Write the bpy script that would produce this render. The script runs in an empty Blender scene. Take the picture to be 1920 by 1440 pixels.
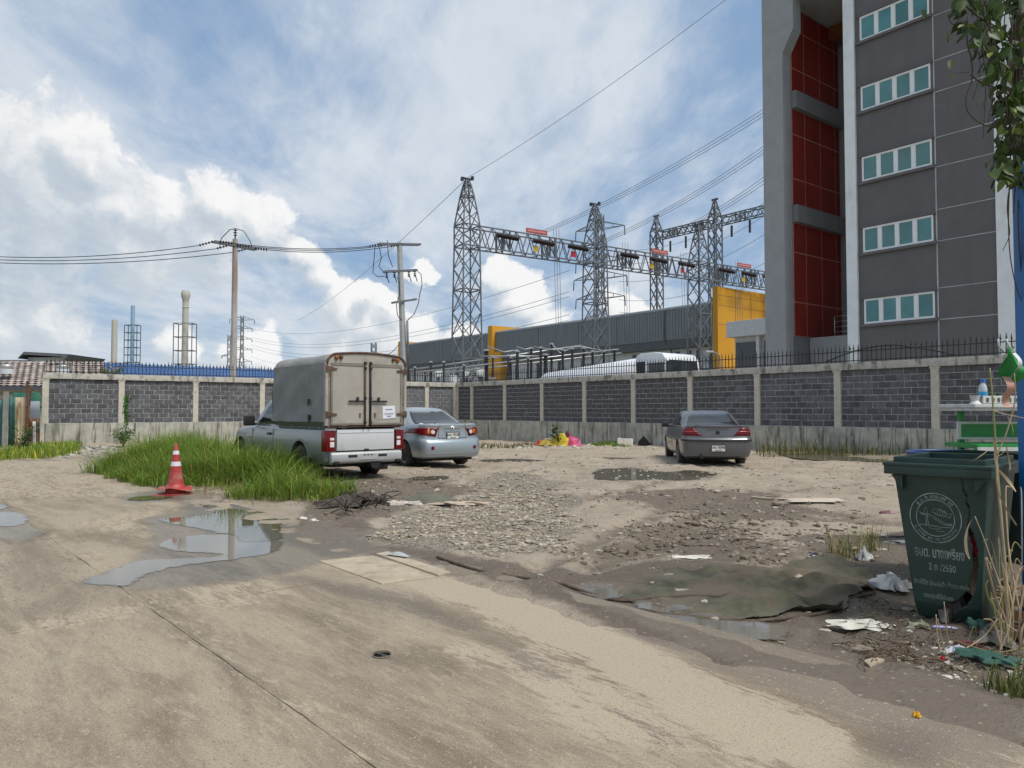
import bpy, bmesh, math, random
import numpy as np
from mathutils import Vector, Matrix, Euler

random.seed(11)
RNG = np.random.default_rng(5)
S = bpy.context.scene
COL = S.collection
rad = math.radians

# ------------------------------------------------------------------ camera
F, CH = 1400.0, 1.42                      # focal length in photo pixels, eye height
PITCH = math.atan(48 / 1400)
cam = bpy.data.cameras.new('camera')
cam.sensor_width = 36.0
cam.lens = 36.0 * F / 1920.0
cam.clip_start = 0.05
cam.clip_end = 6000
camo = bpy.data.objects.new('camera', cam)
COL.objects.link(camo)
camo.location = (0, 0, CH)
camo.rotation_euler = (math.pi / 2 + PITCH, 0, 0)
S.camera = camo


def ray(px, py):
    cx, cy = (px - 960) / F, (720 - py) / F
    return Vector((cx, math.cos(PITCH) - cy * math.sin(PITCH), math.sin(PITCH) + cy * math.cos(PITCH)))


def at(px, py, Y):
    r = ray(px, py)
    return Vector((0, 0, CH)) + r * (Y / r.y)


def gp(px, py, z=0.0):
    r = ray(px, py)
    return Vector((0, 0, CH)) + r * ((z - CH) / r.z)


# ------------------------------------------------------------------ light, sky, exposure
SUN_EL, SUN_AZ = rad(58), rad(128)        # azimuth from +Y clockwise (sun behind the viewer's right shoulder)
sd = Vector((math.sin(SUN_AZ) * math.cos(SUN_EL), math.cos(SUN_AZ) * math.cos(SUN_EL), math.sin(SUN_EL)))
sl = bpy.data.lights.new('sun', 'SUN')
sl.energy = 1.9
sl.angle = rad(20)
sl.color = (1.0, 0.95, 0.88)
so = bpy.data.objects.new('sun', sl)
COL.objects.link(so)
so.rotation_euler = (-sd).to_track_quat('-Z', 'Y').to_euler()
so.location = (20, -20, 40)

S.view_settings.view_transform = 'Standard'
S.view_settings.look = 'None'
S.view_settings.exposure = 0.85
S.view_settings.gamma = 1.0
S.cycles.use_denoising = True
S.cycles.max_bounces = 6
S.cycles.transparent_max_bounces = 12


class NT:
    """small node-tree helper"""
    def __init__(self, tree):
        self.t = tree
        self.x = 0

    def n(self, kind, **kw):
        nd = self.t.nodes.new(kind)
        for k, v in kw.items():
            setattr(nd, k, v)
        return nd

    def link(self, a, b):
        self.t.links.new(a, b)

    def put(self, sock, v):
        if isinstance(v, bpy.types.NodeSocket):
            self.link(v, sock)
        else:
            sock.default_value = v

    def math(self, op, a, b=0.0, c=None, clamp=False):
        nd = self.n('ShaderNodeMath', operation=op, use_clamp=clamp)
        self.put(nd.inputs[0], a)
        self.put(nd.inputs[1], b)
        if c is not None:
            self.put(nd.inputs[2], c)
        return nd.outputs[0]

    def vmath(self, op, a, b=(0, 0, 0), scale=None):
        nd = self.n('ShaderNodeVectorMath', operation=op)
        self.put(nd.inputs[0], a)
        if op != 'SCALE':
            self.put(nd.inputs[1], b)
        if scale is not None:
            self.put(nd.inputs['Scale'], scale)
        return nd.outputs['Value'] if op in ('LENGTH', 'DISTANCE', 'DOT_PRODUCT') else nd.outputs[0]

    def smooth(self, v, a, b, lo=0.0, hi=1.0):
        nd = self.n('ShaderNodeMapRange', interpolation_type='SMOOTHSTEP')
        self.put(nd.inputs[0], v)
        for i, q in enumerate((a, b, lo, hi)):
            self.put(nd.inputs[1 + i], q)
        return nd.outputs[0]

    def noise(self, vec, scale, detail=4.0, rough=0.55, dist=0.0, color=False):
        nd = self.n('ShaderNodeTexNoise')
        if vec is not None:
            self.put(nd.inputs['Vector'], vec)
        nd.inputs['Scale'].default_value = scale
        nd.inputs['Detail'].default_value = detail
        nd.inputs['Roughness'].default_value = rough
        nd.inputs['Distortion'].default_value = dist
        return nd.outputs['Color'] if color else nd.outputs['Fac']

    def mix(self, f, a, b, blend='MIX'):
        nd = self.n('ShaderNodeMix', data_type='RGBA', blend_type=blend)
        self.put(nd.inputs[0], f)
        for s, v in ((nd.inputs[6], a), (nd.inputs[7], b)):
            if isinstance(v, tuple) and len(v) == 3:
                v = (*v, 1)
            self.put(s, v)
        return nd.outputs[2]

    def mapping(self, vec, scale=(1, 1, 1), loc=(0, 0, 0), rot=(0, 0, 0)):
        nd = self.n('ShaderNodeMapping')
        self.put(nd.inputs['Vector'], vec)
        nd.inputs['Scale'].default_value = scale
        nd.inputs['Location'].default_value = loc
        nd.inputs['Rotation'].default_value = rot
        return nd.outputs[0]


def build_world():
    w = bpy.data.worlds.new('World')
    S.world = w
    w.use_nodes = True
    t = w.node_tree
    t.nodes.clear()
    g = NT(t)
    out = g.n('ShaderNodeOutputWorld')
    bg = g.n('ShaderNodeBackground')
    bg.inputs['Strength'].default_value = 0.1
    g.link(bg.outputs[0], out.inputs[0])
    sky = g.n('ShaderNodeTexSky', sky_type='NISHITA', sun_disc=False)
    sky.sun_elevation = SUN_EL
    sky.sun_rotation = SUN_AZ
    sky.air_density = 1.0
    sky.dust_density = 1.2
    sky.ozone_density = 1.6
    tc = g.n('ShaderNodeTexCoord')
    D = tc.outputs['Generated']
    sep = g.n('ShaderNodeSeparateXYZ')
    g.link(D, sep.inputs[0])
    x, y, z = sep.outputs
    zc = g.math('MAXIMUM', z, 0.0)
    # high thin cloud on a flat layer
    inv = g.math('DIVIDE', 1.0, g.math('ADD', zc, 0.10))
    cmb = g.n('ShaderNodeCombineXYZ')
    g.link(g.math('MULTIPLY', x, inv), cmb.inputs[0])
    g.link(g.math('MULTIPLY', y, inv), cmb.inputs[1])
    P = g.mapping(cmb.outputs[0], scale=(1.0, 0.42, 1.0), rot=(0, 0, rad(28)), loc=(3.3, 1.3, 0))
    c1 = g.noise(P, 1.15, 9, 0.60, 0.5)
    c2 = g.noise(P, 5.5, 6, 0.62, 0.3)
    cir = g.math('ADD', g.math('MULTIPLY', c1, 0.80), g.math('MULTIPLY', c2, 0.22))
    cirm = g.smooth(cir, 0.36, 0.62, 0.0, 0.92)
    # heaped clouds: a field of rounded lobes plus billow noise, shaded by its own slope towards the sun
    wn = g.noise(D, 8.0, 7, 0.62, 0.0, color=True)
    W = g.vmath('ADD', D, g.vmath('SCALE', g.vmath('SUBTRACT', wn, (0.5, 0.5, 0.5)), scale=0.085))
    lobes = [(60, 340, 150), (20, 470, 170), (150, 300, 90), (190, 400, 120), (300, 400, 85), (250, 480, 120), (420, 370, 66),
             (395, 440, 100), (500, 430, 78), (560, 475, 55), (590, 520, 45), (640, 590, 66), (700, 610, 62),
             (735, 575, 30), (690, 560, 30), (800, 510, 28), (770, 650, 70), (935, 510, 38), (965, 560, 55),
             (1000, 630, 70), (1170, 600, 55), (1230, 640, 60), (640, 670, 70), (470, 670, 55), (330, 650, 50), (100, 620, 70), (0, 630, 80), (870, 660, 60)]

    def field(vec):
        fld = None
        for (px, py, r) in lobes:
            c = ray(px, py).normalized()
            v = g.math('MULTIPLY_ADD', g.vmath('DISTANCE', vec, tuple(c)), -F / r, 1.0)
            fld = v if fld is None else g.math('SMOOTH_MAX', fld, v, 0.22)
        # the same kind of cloud all round the horizon
        dn = g.mapping(vec, scale=(1, 1, 2.2))
        sp2 = g.n('ShaderNodeSeparateXYZ')
        g.link(vec, sp2.inputs[0])
        zz2 = g.math('MAXIMUM', sp2.outputs[2], 0.0)
        fr = g.noise(dn, 4.2, 4, 0.55)
        fv = g.math('SUBTRACT', g.math('MULTIPLY', g.math('SUBTRACT', fr, 0.50), 5.0), g.math('MULTIPLY', zz2, 3.2))
        fv = g.math('SUBTRACT', fv, g.math('MULTIPLY', g.smooth(sp2.outputs[1], 0.55, 0.80), 0.9))
        fld = g.math('MAXIMUM', fld, fv)
        bl = g.noise(vec, 26.0, 6, 0.60)
        return g.math('MULTIPLY_ADD', g.math('SUBTRACT', bl, 0.5), 0.95, fld)
    dens = field(W)
    dens2 = field(g.vmath('ADD', W, (0.014, -0.003, 0.026)))
    slope = g.math('SUBTRACT', dens, dens2)
    lit = g.smooth(g.math('ADD', g.math('MULTIPLY', slope, 0.75), g.math('MULTIPLY', dens, -0.12)), -0.28, 0.42)
    soft = g.math('MULTIPLY_ADD', lit, -0.45, 0.62)
    cumm = g.smooth(dens, -0.06, soft)
    cumm = g.math('MULTIPLY', cumm, g.math('MULTIPLY_ADD', lit, 0.3, 0.7))
    cumcol = g.mix(lit, (2.95, 3.3, 3.6), (5.3, 5.28, 5.25))
    circol = g.mix(c2, (3.0, 3.45, 4.0), (4.5, 4.7, 4.95))
    skyc = g.mix(0.75, g.mix(1.0, sky.outputs[0], (0.6, 0.6, 0.6), 'MULTIPLY'), (1.50, 2.35, 3.6))
    base = g.mix(cirm, skyc, circol)
    hz = g.smooth(z, 0.0, 0.16, 0.72, 0.0)
    base = g.mix(hz, base, (3.6, 4.0, 4.4))
    col = g.mix(g.math('MULTIPLY', cumm, 0.95), base, cumcol)
    g.link(col, bg.inputs['Color'])


build_world()


# ------------------------------------------------------------------ materials
def mat(name, col, rough=0.7, metal=0.0, var=0.12, vscale=3.0, bump=0.0, bscale=40.0, rand=0.0, dirt=None, dscale=1.5,
        dlo=0.5, dhi=0.7, dstretch=(1, 1, 1), coat=0.0, spec=0.5, attr=None, trans=0.0):
    m = bpy.data.materials.new(name)
    m.use_nodes = True
    t = m.node_tree
    g = NT(t)
    b = t.nodes['Principled BSDF']
    pos = g.n('ShaderNodeNewGeometry').outputs['Position']
    c = tuple(col)
    n1 = g.noise(pos, vscale, 5, 0.6)
    dark = tuple(max(0, v * (1 - var)) for v in c)
    lite = tuple(min(1, v * (1 + var)) for v in c)
    colr = g.mix(g.smooth(n1, 0.3, 0.7), dark, lite)
    if attr:
        a = g.n('ShaderNodeAttribute', attribute_name=attr)
        colr = g.mix(1.0, colr, a.outputs['Color'], 'MULTIPLY')
    if rand:
        oi = g.n('ShaderNodeObjectInfo')
        k = g.math('ADD', 1 - rand, g.math('MULTIPLY', oi.outputs['Random'], 2 * rand))
        cc = g.n('ShaderNodeCombineColor')
        for i in range(3):
            g.link(k, cc.inputs[i])
        colr = g.mix(1.0, colr, cc.outputs[0], 'MULTIPLY')
    if dirt:
        dn = g.noise(g.mapping(pos, scale=dstretch), dscale, 7, 0.65)
        f = g.smooth(dn, dlo, dhi, 0.0, dirt[3] if len(dirt) > 3 else 1.0)
        colr = g.mix(f, colr, tuple(dirt[:3]))
    g.link(colr, b.inputs['Base Color'])
    b.inputs['Roughness'].default_value = rough
    b.inputs['Metallic'].default_value = metal
    b.inputs['Specular IOR Level'].default_value = spec
    if coat:
        b.inputs['Coat Weight'].default_value = coat
        b.inputs['Coat Roughness'].default_value = 0.06
    if trans:
        b.inputs['Transmission Weight'].default_value = trans
    if bump:
        bn = g.noise(pos, bscale, 5, 0.6)
        bp = g.n('ShaderNodeBump')
        bp.inputs['Strength'].default_value = bump
        bp.inputs['Distance'].default_value = 0.02
        g.link(bn, bp.inputs['Height'])
        g.link(bp.outputs[0], b.inputs['Normal'])
    return m


# ------------------------------------------------------------------ mesh helpers
class MB:
    """collects shapes; build() links them as one mesh object"""
    def __init__(self):
        self.v, self.f, self.mi, self.cur = [], [], [], 0
        self.M = Matrix()

    def add(self, vs, fs):
        o = len(self.v)
        M = self.M
        self.v += [tuple(M @ Vector(p)) for p in vs]
        self.f += [tuple(i + o for i in f) for f in fs]
        self.mi += [self.cur] * len(fs)
        return self

    def box(self, c, s, rz=0.0, rot=None):
        hx, hy, hz = s[0] / 2, s[1] / 2, s[2] / 2
        vs = [Vector((sx * hx, sy * hy, sz * hz)) for sz in (-1, 1) for sy in (-1, 1) for sx in (-1, 1)]
        q = Euler(rot) if rot else Euler((0, 0, rz))
        m = q.to_matrix()
        c = Vector(c)
        return self.add([m @ p + c for p in vs], [(0, 2, 3, 1), (4, 5, 7, 6), (0, 1, 5, 4), (2, 6, 7, 3), (0, 4, 6, 2), (1, 3, 7, 5)])

    def bb(self, x0, x1, y0, y1, z0, z1):
        return self.box(((x0 + x1) / 2, (y0 + y1) / 2, (z0 + z1) / 2), (abs(x1 - x0), abs(y1 - y0), abs(z1 - z0)))

    def bar(self, p, q, w, d=None):
        p, q = Vector(p), Vector(q)
        d = d or w
        a = (q - p)
        if a.length < 1e-6:
            return self
        a.normalize()
        up = Vector((0, 0, 1)) if abs(a.z) < 0.95 else Vector((1, 0, 0))
        s = a.cross(up).normalized()
        t = s.cross(a)
        vs = []
        for e in (p, q):
            for (i, j) in ((-1, -1), (1, -1), (1, 1), (-1, 1)):
                vs.append(e + s * (i * w / 2) + t * (j * d / 2))
        return self.add(vs, [(0, 3, 2, 1), (4, 5, 6, 7), (0, 1, 5, 4), (1, 2, 6, 5), (2, 3, 7, 6), (3, 0, 4, 7)])

    def tube(self, pts, r, n=6, caps=True):
        pts = [Vector(p) for p in pts]
        k = len(pts)
        rs = r if isinstance(r, (list, tuple)) else [r] * k
        vs, fs = [], []
        prev = None
        for i, p in enumerate(pts):
            a = (pts[min(i + 1, k - 1)] - pts[max(i - 1, 0)])
            a = a.normalized() if a.length > 1e-9 else Vector((0, 0, 1))
            if prev is None:
                up = Vector((0, 0, 1)) if abs(a.z) < 0.9 else Vector((1, 0, 0))
                s = a.cross(up).normalized()
            else:
                s = (prev - a * prev.dot(a))
                s = s.normalized() if s.length > 1e-6 else a.orthogonal().normalized()
            prev = s
            t = a.cross(s)
            for j in range(n):
                th = 2 * math.pi * j / n
                vs.append(p + (s * math.cos(th) + t * math.sin(th)) * rs[i])
        for i in range(k - 1):
            for j in range(n):
                a, b = i * n + j, i * n + (j + 1) % n
                fs.append((a, b, b + n, a + n))
        if caps:
            fs.append(tuple(range(n))[::-1])
            fs.append(tuple((k - 1) * n + j for j in range(n)))
        return self.add(vs, fs)

    def lathe(self, prof, n=20, axis='z', c=(0, 0, 0)):
        """prof: list of (r, h)"""
        vs, fs = [], []
        c = Vector(c)
        for (r, h) in prof:
            for j in range(n):
                th = 2 * math.pi * j / n
                a, b = r * math.cos(th), r * math.sin(th)
                p = (a, b, h) if axis == 'z' else ((h, a, b) if axis == 'x' else (b, h, a))
                vs.append(Vector(p) + c)
        k = len(prof)
        for i in range(k - 1):
            for j in range(n):
                a, b = i * n + j, i * n + (j + 1) % n
                fs.append((a, b, b + n, a + n))
        if prof[0][0] > 1e-4:
            fs.append(tuple(range(n))[::-1])
        if prof[-1][0] > 1e-4:
            fs.append(tuple((k - 1) * n + j for j in range(n)))
        return self.add(vs, fs)

    def prism(self, poly, y0, y1, plane='xz'):
        """extrude a polygon given in a plane along the third axis"""
        n = len(poly)
        def P(a, b, h):
            return {'xz': (a, h, b), 'xy': (a, b, h), 'yz': (h, a, b)}[plane]
        vs = [P(a, b, y0) for a, b in poly] + [P(a, b, y1) for a, b in poly]
        fs = [tuple(range(n)), tuple(range(n, 2 * n))[::-1]]
        fs += [(i, i + n, (i + 1) % n + n, (i + 1) % n) for i in range(n)]
        return self.add(vs, fs)

    def grid(self, nu, nv, fn):
        vs = [fn(i / (nu - 1), j / (nv - 1)) for j in range(nv) for i in range(nu)]
        fs = [(j * nu + i, j * nu + i + 1, (j + 1) * nu + i + 1, (j + 1) * nu + i) for j in range(nv - 1) for i in range(nu - 1)]
        return self.add(vs, fs)

    def mesh(self, name, mats, smooth=False, fix=True, bevel=0.0):
        me = bpy.data.meshes.new(name)
        me.from_pydata(self.v, [], self.f)
        mats = mats if isinstance(mats, (list, tuple)) else [mats]
        for m in mats:
            me.materials.append(m)
        if len(mats) > 1:
            me.polygons.foreach_set('material_index', self.mi)
        if fix or bevel:
            bm = bmesh.new()
            bm.from_mesh(me)
            if bevel:
                bmesh.ops.bevel(bm, geom=[e for e in bm.edges if len(e.link_faces) == 2 and e.calc_face_angle(0) > 0.6], offset=bevel,
                                segments=2, affect='EDGES', profile=0.6)
            bmesh.ops.recalc_face_normals(bm, faces=bm.faces)
            bm.to_mesh(me)
            bm.free()
        if smooth:
            me.polygons.foreach_set('use_smooth', [True] * len(me.polygons))
            if smooth is not True:
                me.set_sharp_from_angle(angle=rad(smooth))
        me.update()
        return me

    def build(self, name, mats, parent=None, smooth=False, loc=None, fix=True, bevel=0.0):
        o = bpy.data.objects.new(name, self.mesh(name, mats, smooth, fix, bevel))
        COL.objects.link(o)
        if parent:
            o.parent = parent
        if loc is not None:
            o.location = loc
        return o


def thing(name, label, cat, loc=(0, 0, 0), rz=0.0, group=None):
    o = bpy.data.objects.new(name, None)
    COL.objects.link(o)
    o.location = loc
    o.rotation_euler = (0, 0, rz)
    o.empty_display_size = 0.2
    o['label'] = label
    o['category'] = cat
    if group:
        o['group'] = group
    return o


def tag(o, label, cat, group=None):
    o['label'] = label
    o['category'] = cat
    if group:
        o['group'] = group
    return o


def structure(o):
    o['kind'] = 'structure'
    return o


def stuff(o, label=None, cat=None):
    o['kind'] = 'stuff'
    if label:
        o['label'] = label
    if cat:
        o['category'] = cat
    return o


def inst(me, name, parent, loc=(0, 0, 0), rot=(0, 0, 0), scale=(1, 1, 1)):
    o = bpy.data.objects.new(name, me)
    COL.objects.link(o)
    o.parent = parent
    o.location = loc
    o.rotation_euler = rot
    o.scale = scale
    return o


def text(body, size, m, parent, loc, rot=(math.pi / 2, 0, 0), name='lettering', extrude=0.0008, align='CENTER', sx=1.0, bold=0.0):
    cu = bpy.data.curves.new('t', 'FONT')
    cu.body = body
    cu.size = size
    cu.extrude = extrude
    cu.align_x = align
    cu.align_y = 'CENTER'
    cu.offset = bold
    cu.resolution_u = 3
    o = bpy.data.objects.new('t', cu)
    COL.objects.link(o)
    dg = bpy.context.evaluated_depsgraph_get()
    me = bpy.data.meshes.new_from_object(o.evaluated_get(dg))
    bpy.data.objects.remove(o)
    bpy.data.curves.remove(cu)
    me.materials.clear()
    me.materials.append(m)
    r = bpy.data.objects.new(name, me)
    COL.objects.link(r)
    r.parent = parent
    r.location = loc
    r.rotation_euler = rot
    r.scale = (sx, 1, 1)
    return r


# ------------------------------------------------------------------ numeric noise and masks
_perm = np.random.default_rng(3).random((256, 256))


def vnoise(x, y, s=0):
    x = np.asarray(x, float) + 37.7 * s + 1000.3
    y = np.asarray(y, float) + 91.3 * s + 1000.7
    xi, yi = np.floor(x).astype(int), np.floor(y).astype(int)
    fx, fy = x - xi, y - yi
    fx, fy = fx * fx * (3 - 2 * fx), fy * fy * (3 - 2 * fy)
    a, b = _perm[xi % 256, yi % 256], _perm[(xi + 1) % 256, yi % 256]
    c, d = _perm[xi % 256, (yi + 1) % 256], _perm[(xi + 1) % 256, (yi + 1) % 256]
    return (a * (1 - fx) + b * fx) * (1 - fy) + (c * (1 - fx) + d * fx) * fy


def fbm(x, y, octv=4, s=0):
    r, a, k, tot = 0, 1.0, 1.0, 0
    for i in range(octv):
        r = r + a * vnoise(x * k, y * k, s + i * 7)
        tot += a
        a *= 0.5
        k *= 2.03
    return r / tot


def sdist(poly, x, y):
    """signed distance to polygon (positive inside)"""
    x, y = np.asarray(x, float), np.asarray(y, float)
    d = np.full(x.shape, 1e9)
    ins = np.zeros(x.shape, bool)
    n = len(poly)
    for i in range(n):
        ax, ay = poly[i][0], poly[i][1]
        bx, by = poly[(i + 1) % n][0], poly[(i + 1) % n][1]
        dx, dy = bx - ax, by - ay
        t = np.clip(((x - ax) * dx + (y - ay) * dy) / (dx * dx + dy * dy + 1e-12), 0, 1)
        d = np.minimum(d, np.hypot(x - ax - t * dx, y - ay - t * dy))
        cond = ((ay > y) != (by > y)) & (x < (bx - ax) * (y - ay) / (by - ay + 1e-12) + ax)
        ins ^= cond
    return np.where(ins, d, -d)


def pdist(line, x, y):
    x, y = np.asarray(x, float), np.asarray(y, float)
    d = np.full(x.shape, 1e9)
    for i in range(len(line) - 1):
        ax, ay = line[i][0], line[i][1]
        dx, dy = line[i + 1][0] - ax, line[i + 1][1] - ay
        t = np.clip(((x - ax) * dx + (y - ay) * dy) / (dx * dx + dy * dy + 1e-12), 0, 1)
        d = np.minimum(d, np.hypot(x - ax - t * dx, y - ay - t * dy))
    return d


def sstep(a, b, v):
    t = np.clip((v - a) / (b - a), 0, 1)
    return t * t * (3 - 2 * t)


def GP(pts):
    return [tuple(gp(*p)[:2]) for p in pts]

# ================================================================== GROUND
UQ = (0.757, 0.653)                       # across the road, away from the viewer's left
US = (-0.653, 0.757)                      # along the road
WALL_A, WALL_C, WALL_R = (-19.25, 30.8), (-3.16, 42.6), (13.63, 20.7)


def qs(q, s):
    return (q * UQ[0] + s * US[0], q * UQ[1] + s * US[1])


_ctl = np.array([(0, 8, 0.), (-19.3, 30.8, 0.), (-3.2, 42.6, -0.22), (-8, 38, -0.12), (6.3, 30.8, -0.05), (13.6, 20.7, 0.12), (2, 34, -0.15), (6, 20, 0.),
                 (-3, 19, 0.), (-6, 16, 0.), (3, 12, 0.), (-10, 24, 0.), (10, 17, 0.03), (3, 5, 0.), (-12, 12, 0.), (14, 8, 0.03), (20, 14, 0.1)])


def base_z(x, y):
    x, y = np.asarray(x, float), np.asarray(y, float)
    num, den = 0, 0
    for cx, cy, cz in _ctl:
        w = 1.0 / ((x - cx) ** 2 + (y - cy) ** 2 + 1.5) ** 1.5
        num = num + w * cz
        den = den + w
    return num / den


def qedge(s):
    return np.interp(s, [-5, 0, 11, 14.5, 23.5, 30], [3.62, 3.55, 3.55, 3.95, 5.0, 5.6])


def road_side(x, y):
    """positive on the dirt side of the road edge"""
    q = x * UQ[0] + y * UQ[1]
    s = x * US[0] + y * US[1]
    return q - qedge(s) + (fbm(x * 1.1, y * 1.1, 4, 4) - 0.5) * 0.7


LOTPUD = [GP(p) for p in (
    [(1118, 884), (1140, 877), (1185, 875), (1195, 880), (1250, 884), (1300, 880), (1340, 890), (1295, 898), (1200, 896), (1125, 898)],
    [(905, 861), (960, 859), (1020, 862), (1000, 866), (915, 866)],
    [(1470, 852), (1560, 850), (1680, 852), (1690, 868), (1600, 866), (1500, 862)],
    [(1195, 1122), (1240, 1130), (1290, 1138), (1380, 1158), (1450, 1176), (1462, 1186), (1430, 1192), (1370, 1180), (1300, 1158), (1240, 1146)],
    [(1100, 1104), (1130, 1102), (1150, 1112), (1125, 1118)],
    [(1140, 858), (1185, 856), (1190, 859), (1150, 861)],
    [(770, 893), (830, 890), (840, 895), (780, 899)])]
RUTS = [GP(p) for p in (
    [(1690, 900), (1500, 920), (1330, 930), (1260, 955), (1150, 1000), (1060, 1050), (980, 1080)],
    [(1700, 985), (1500, 975), (1380, 975), (1280, 1000), (1190, 1035), (1110, 1070)],
    [(1240, 905), (1160, 920), (1080, 940), (900, 985), (700, 1020), (560, 1030)],
    [(1400, 1080), (1500, 1120), (1700, 1220), (1900, 1300)],
    [(1010, 880), (850, 905), (720, 935), (600, 975)])]


def gz(x, y):
    x, y = np.asarray(x, float), np.asarray(y, float)
    z = base_z(x, y)
    rs = road_side(x, y)
    lot = sstep(-0.10, 0.25, rs)
    d = np.hypot(x, y)
    rough = (fbm(x * 0.9, y * 0.9, 5, 1) - 0.5) * 0.11 + (fbm(x * 5, y * 5, 4, 2) - 0.5) * 0.035
    rdg = 1 - np.abs(2 * fbm(x * 1.7, y * 1.7, 4, 9) - 1)
    rough = rough + (rdg - 0.8) * 0.09
    amp = np.interp(rs, [0, 1.0, 3], [0.25, 0.8, 1.0])
    z = z + rough * amp
    for r in RUTS:
        dd = pdist(r, x + (fbm(x, y, 2, 5) - .5) * .3, y + (fbm(x, y, 2, 6) - .5) * .3)
        prof = -0.035 * np.exp(-(dd / 0.13) ** 2) + 0.022 * np.exp(-((dd - 0.27) / 0.1) ** 2)
        z = z + prof * (0.6 + 0.8 * fbm(x * 3, y * 3, 2, 8)) * sstep(0.0, 0.4, rs)
    for p in LOTPUD:
        sdv = sdist(p, x, y)
        k = sstep(-0.35, 0.05, sdv)
        z = z * (1 - k) + k * (base_z(x, y) - 0.045 + 0.03 * fbm(x * 3, y * 3, 3, 12)) + 0.0
    z = z * lot + (1 - lot) * (-0.007)
    # low bank of rubbish and soil near the bin and along the right
    bank = sstep(0, 1.1, sdist(GP([(1540, 1040), (1700, 1010), (1960, 980), (1990, 1330), (1850, 1250), (1700, 1180), (1600, 1130)]), x, y))
    z = z + bank * 0.05 * (0.6 + 0.8 * fbm(x * 2.5, y * 2.5, 3, 15))
    return z


def gz1(x, y):
    return float(gz(np.array([x]), np.array([y]))[0])


def mask_poly(px, x, y, soft=0.25, nz=0.5, sc=1.2, s=0):
    p = GP(px)
    return sstep(-soft, soft, sdist(p, x, y) + (fbm(x * sc, y * sc, 5, s + 20) - 0.5) * nz * 2)


def set_mask(me, rgb):
    at_ = me.color_attributes.new('mask', 'FLOAT_COLOR', 'POINT')
    a = np.ones((len(rgb), 4), np.float32)
    a[:, :3] = rgb
    at_.data.foreach_set('color', a.ravel())


def np_mesh(name, X, Y, Z, m):
    """grid mesh from 2-D arrays"""
    nv, nu = X.shape
    co = np.stack([X, Y, Z], -1).reshape(-1, 3)
    i = np.arange(nv * nu).reshape(nv, nu)
    f = np.stack([i[:-1, :-1], i[:-1, 1:], i[1:, 1:], i[1:, :-1]], -1).reshape(-1, 4)
    me = bpy.data.meshes.new(name)
    me.vertices.add(len(co))
    me.vertices.foreach_set('co', co.astype(np.float32).ravel())
    me.loops.add(f.size)
    me.loops.foreach_set('vertex_index', f.astype(np.int32).ravel())
    me.polygons.add(len(f))
    me.polygons.foreach_set('loop_start', (np.arange(len(f)) * 4).astype(np.int32))
    me.polygons.foreach_set('use_smooth', np.ones(len(f), bool))
    me.update(calc_edges=True)
    me.materials.append(m)
    return me


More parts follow.
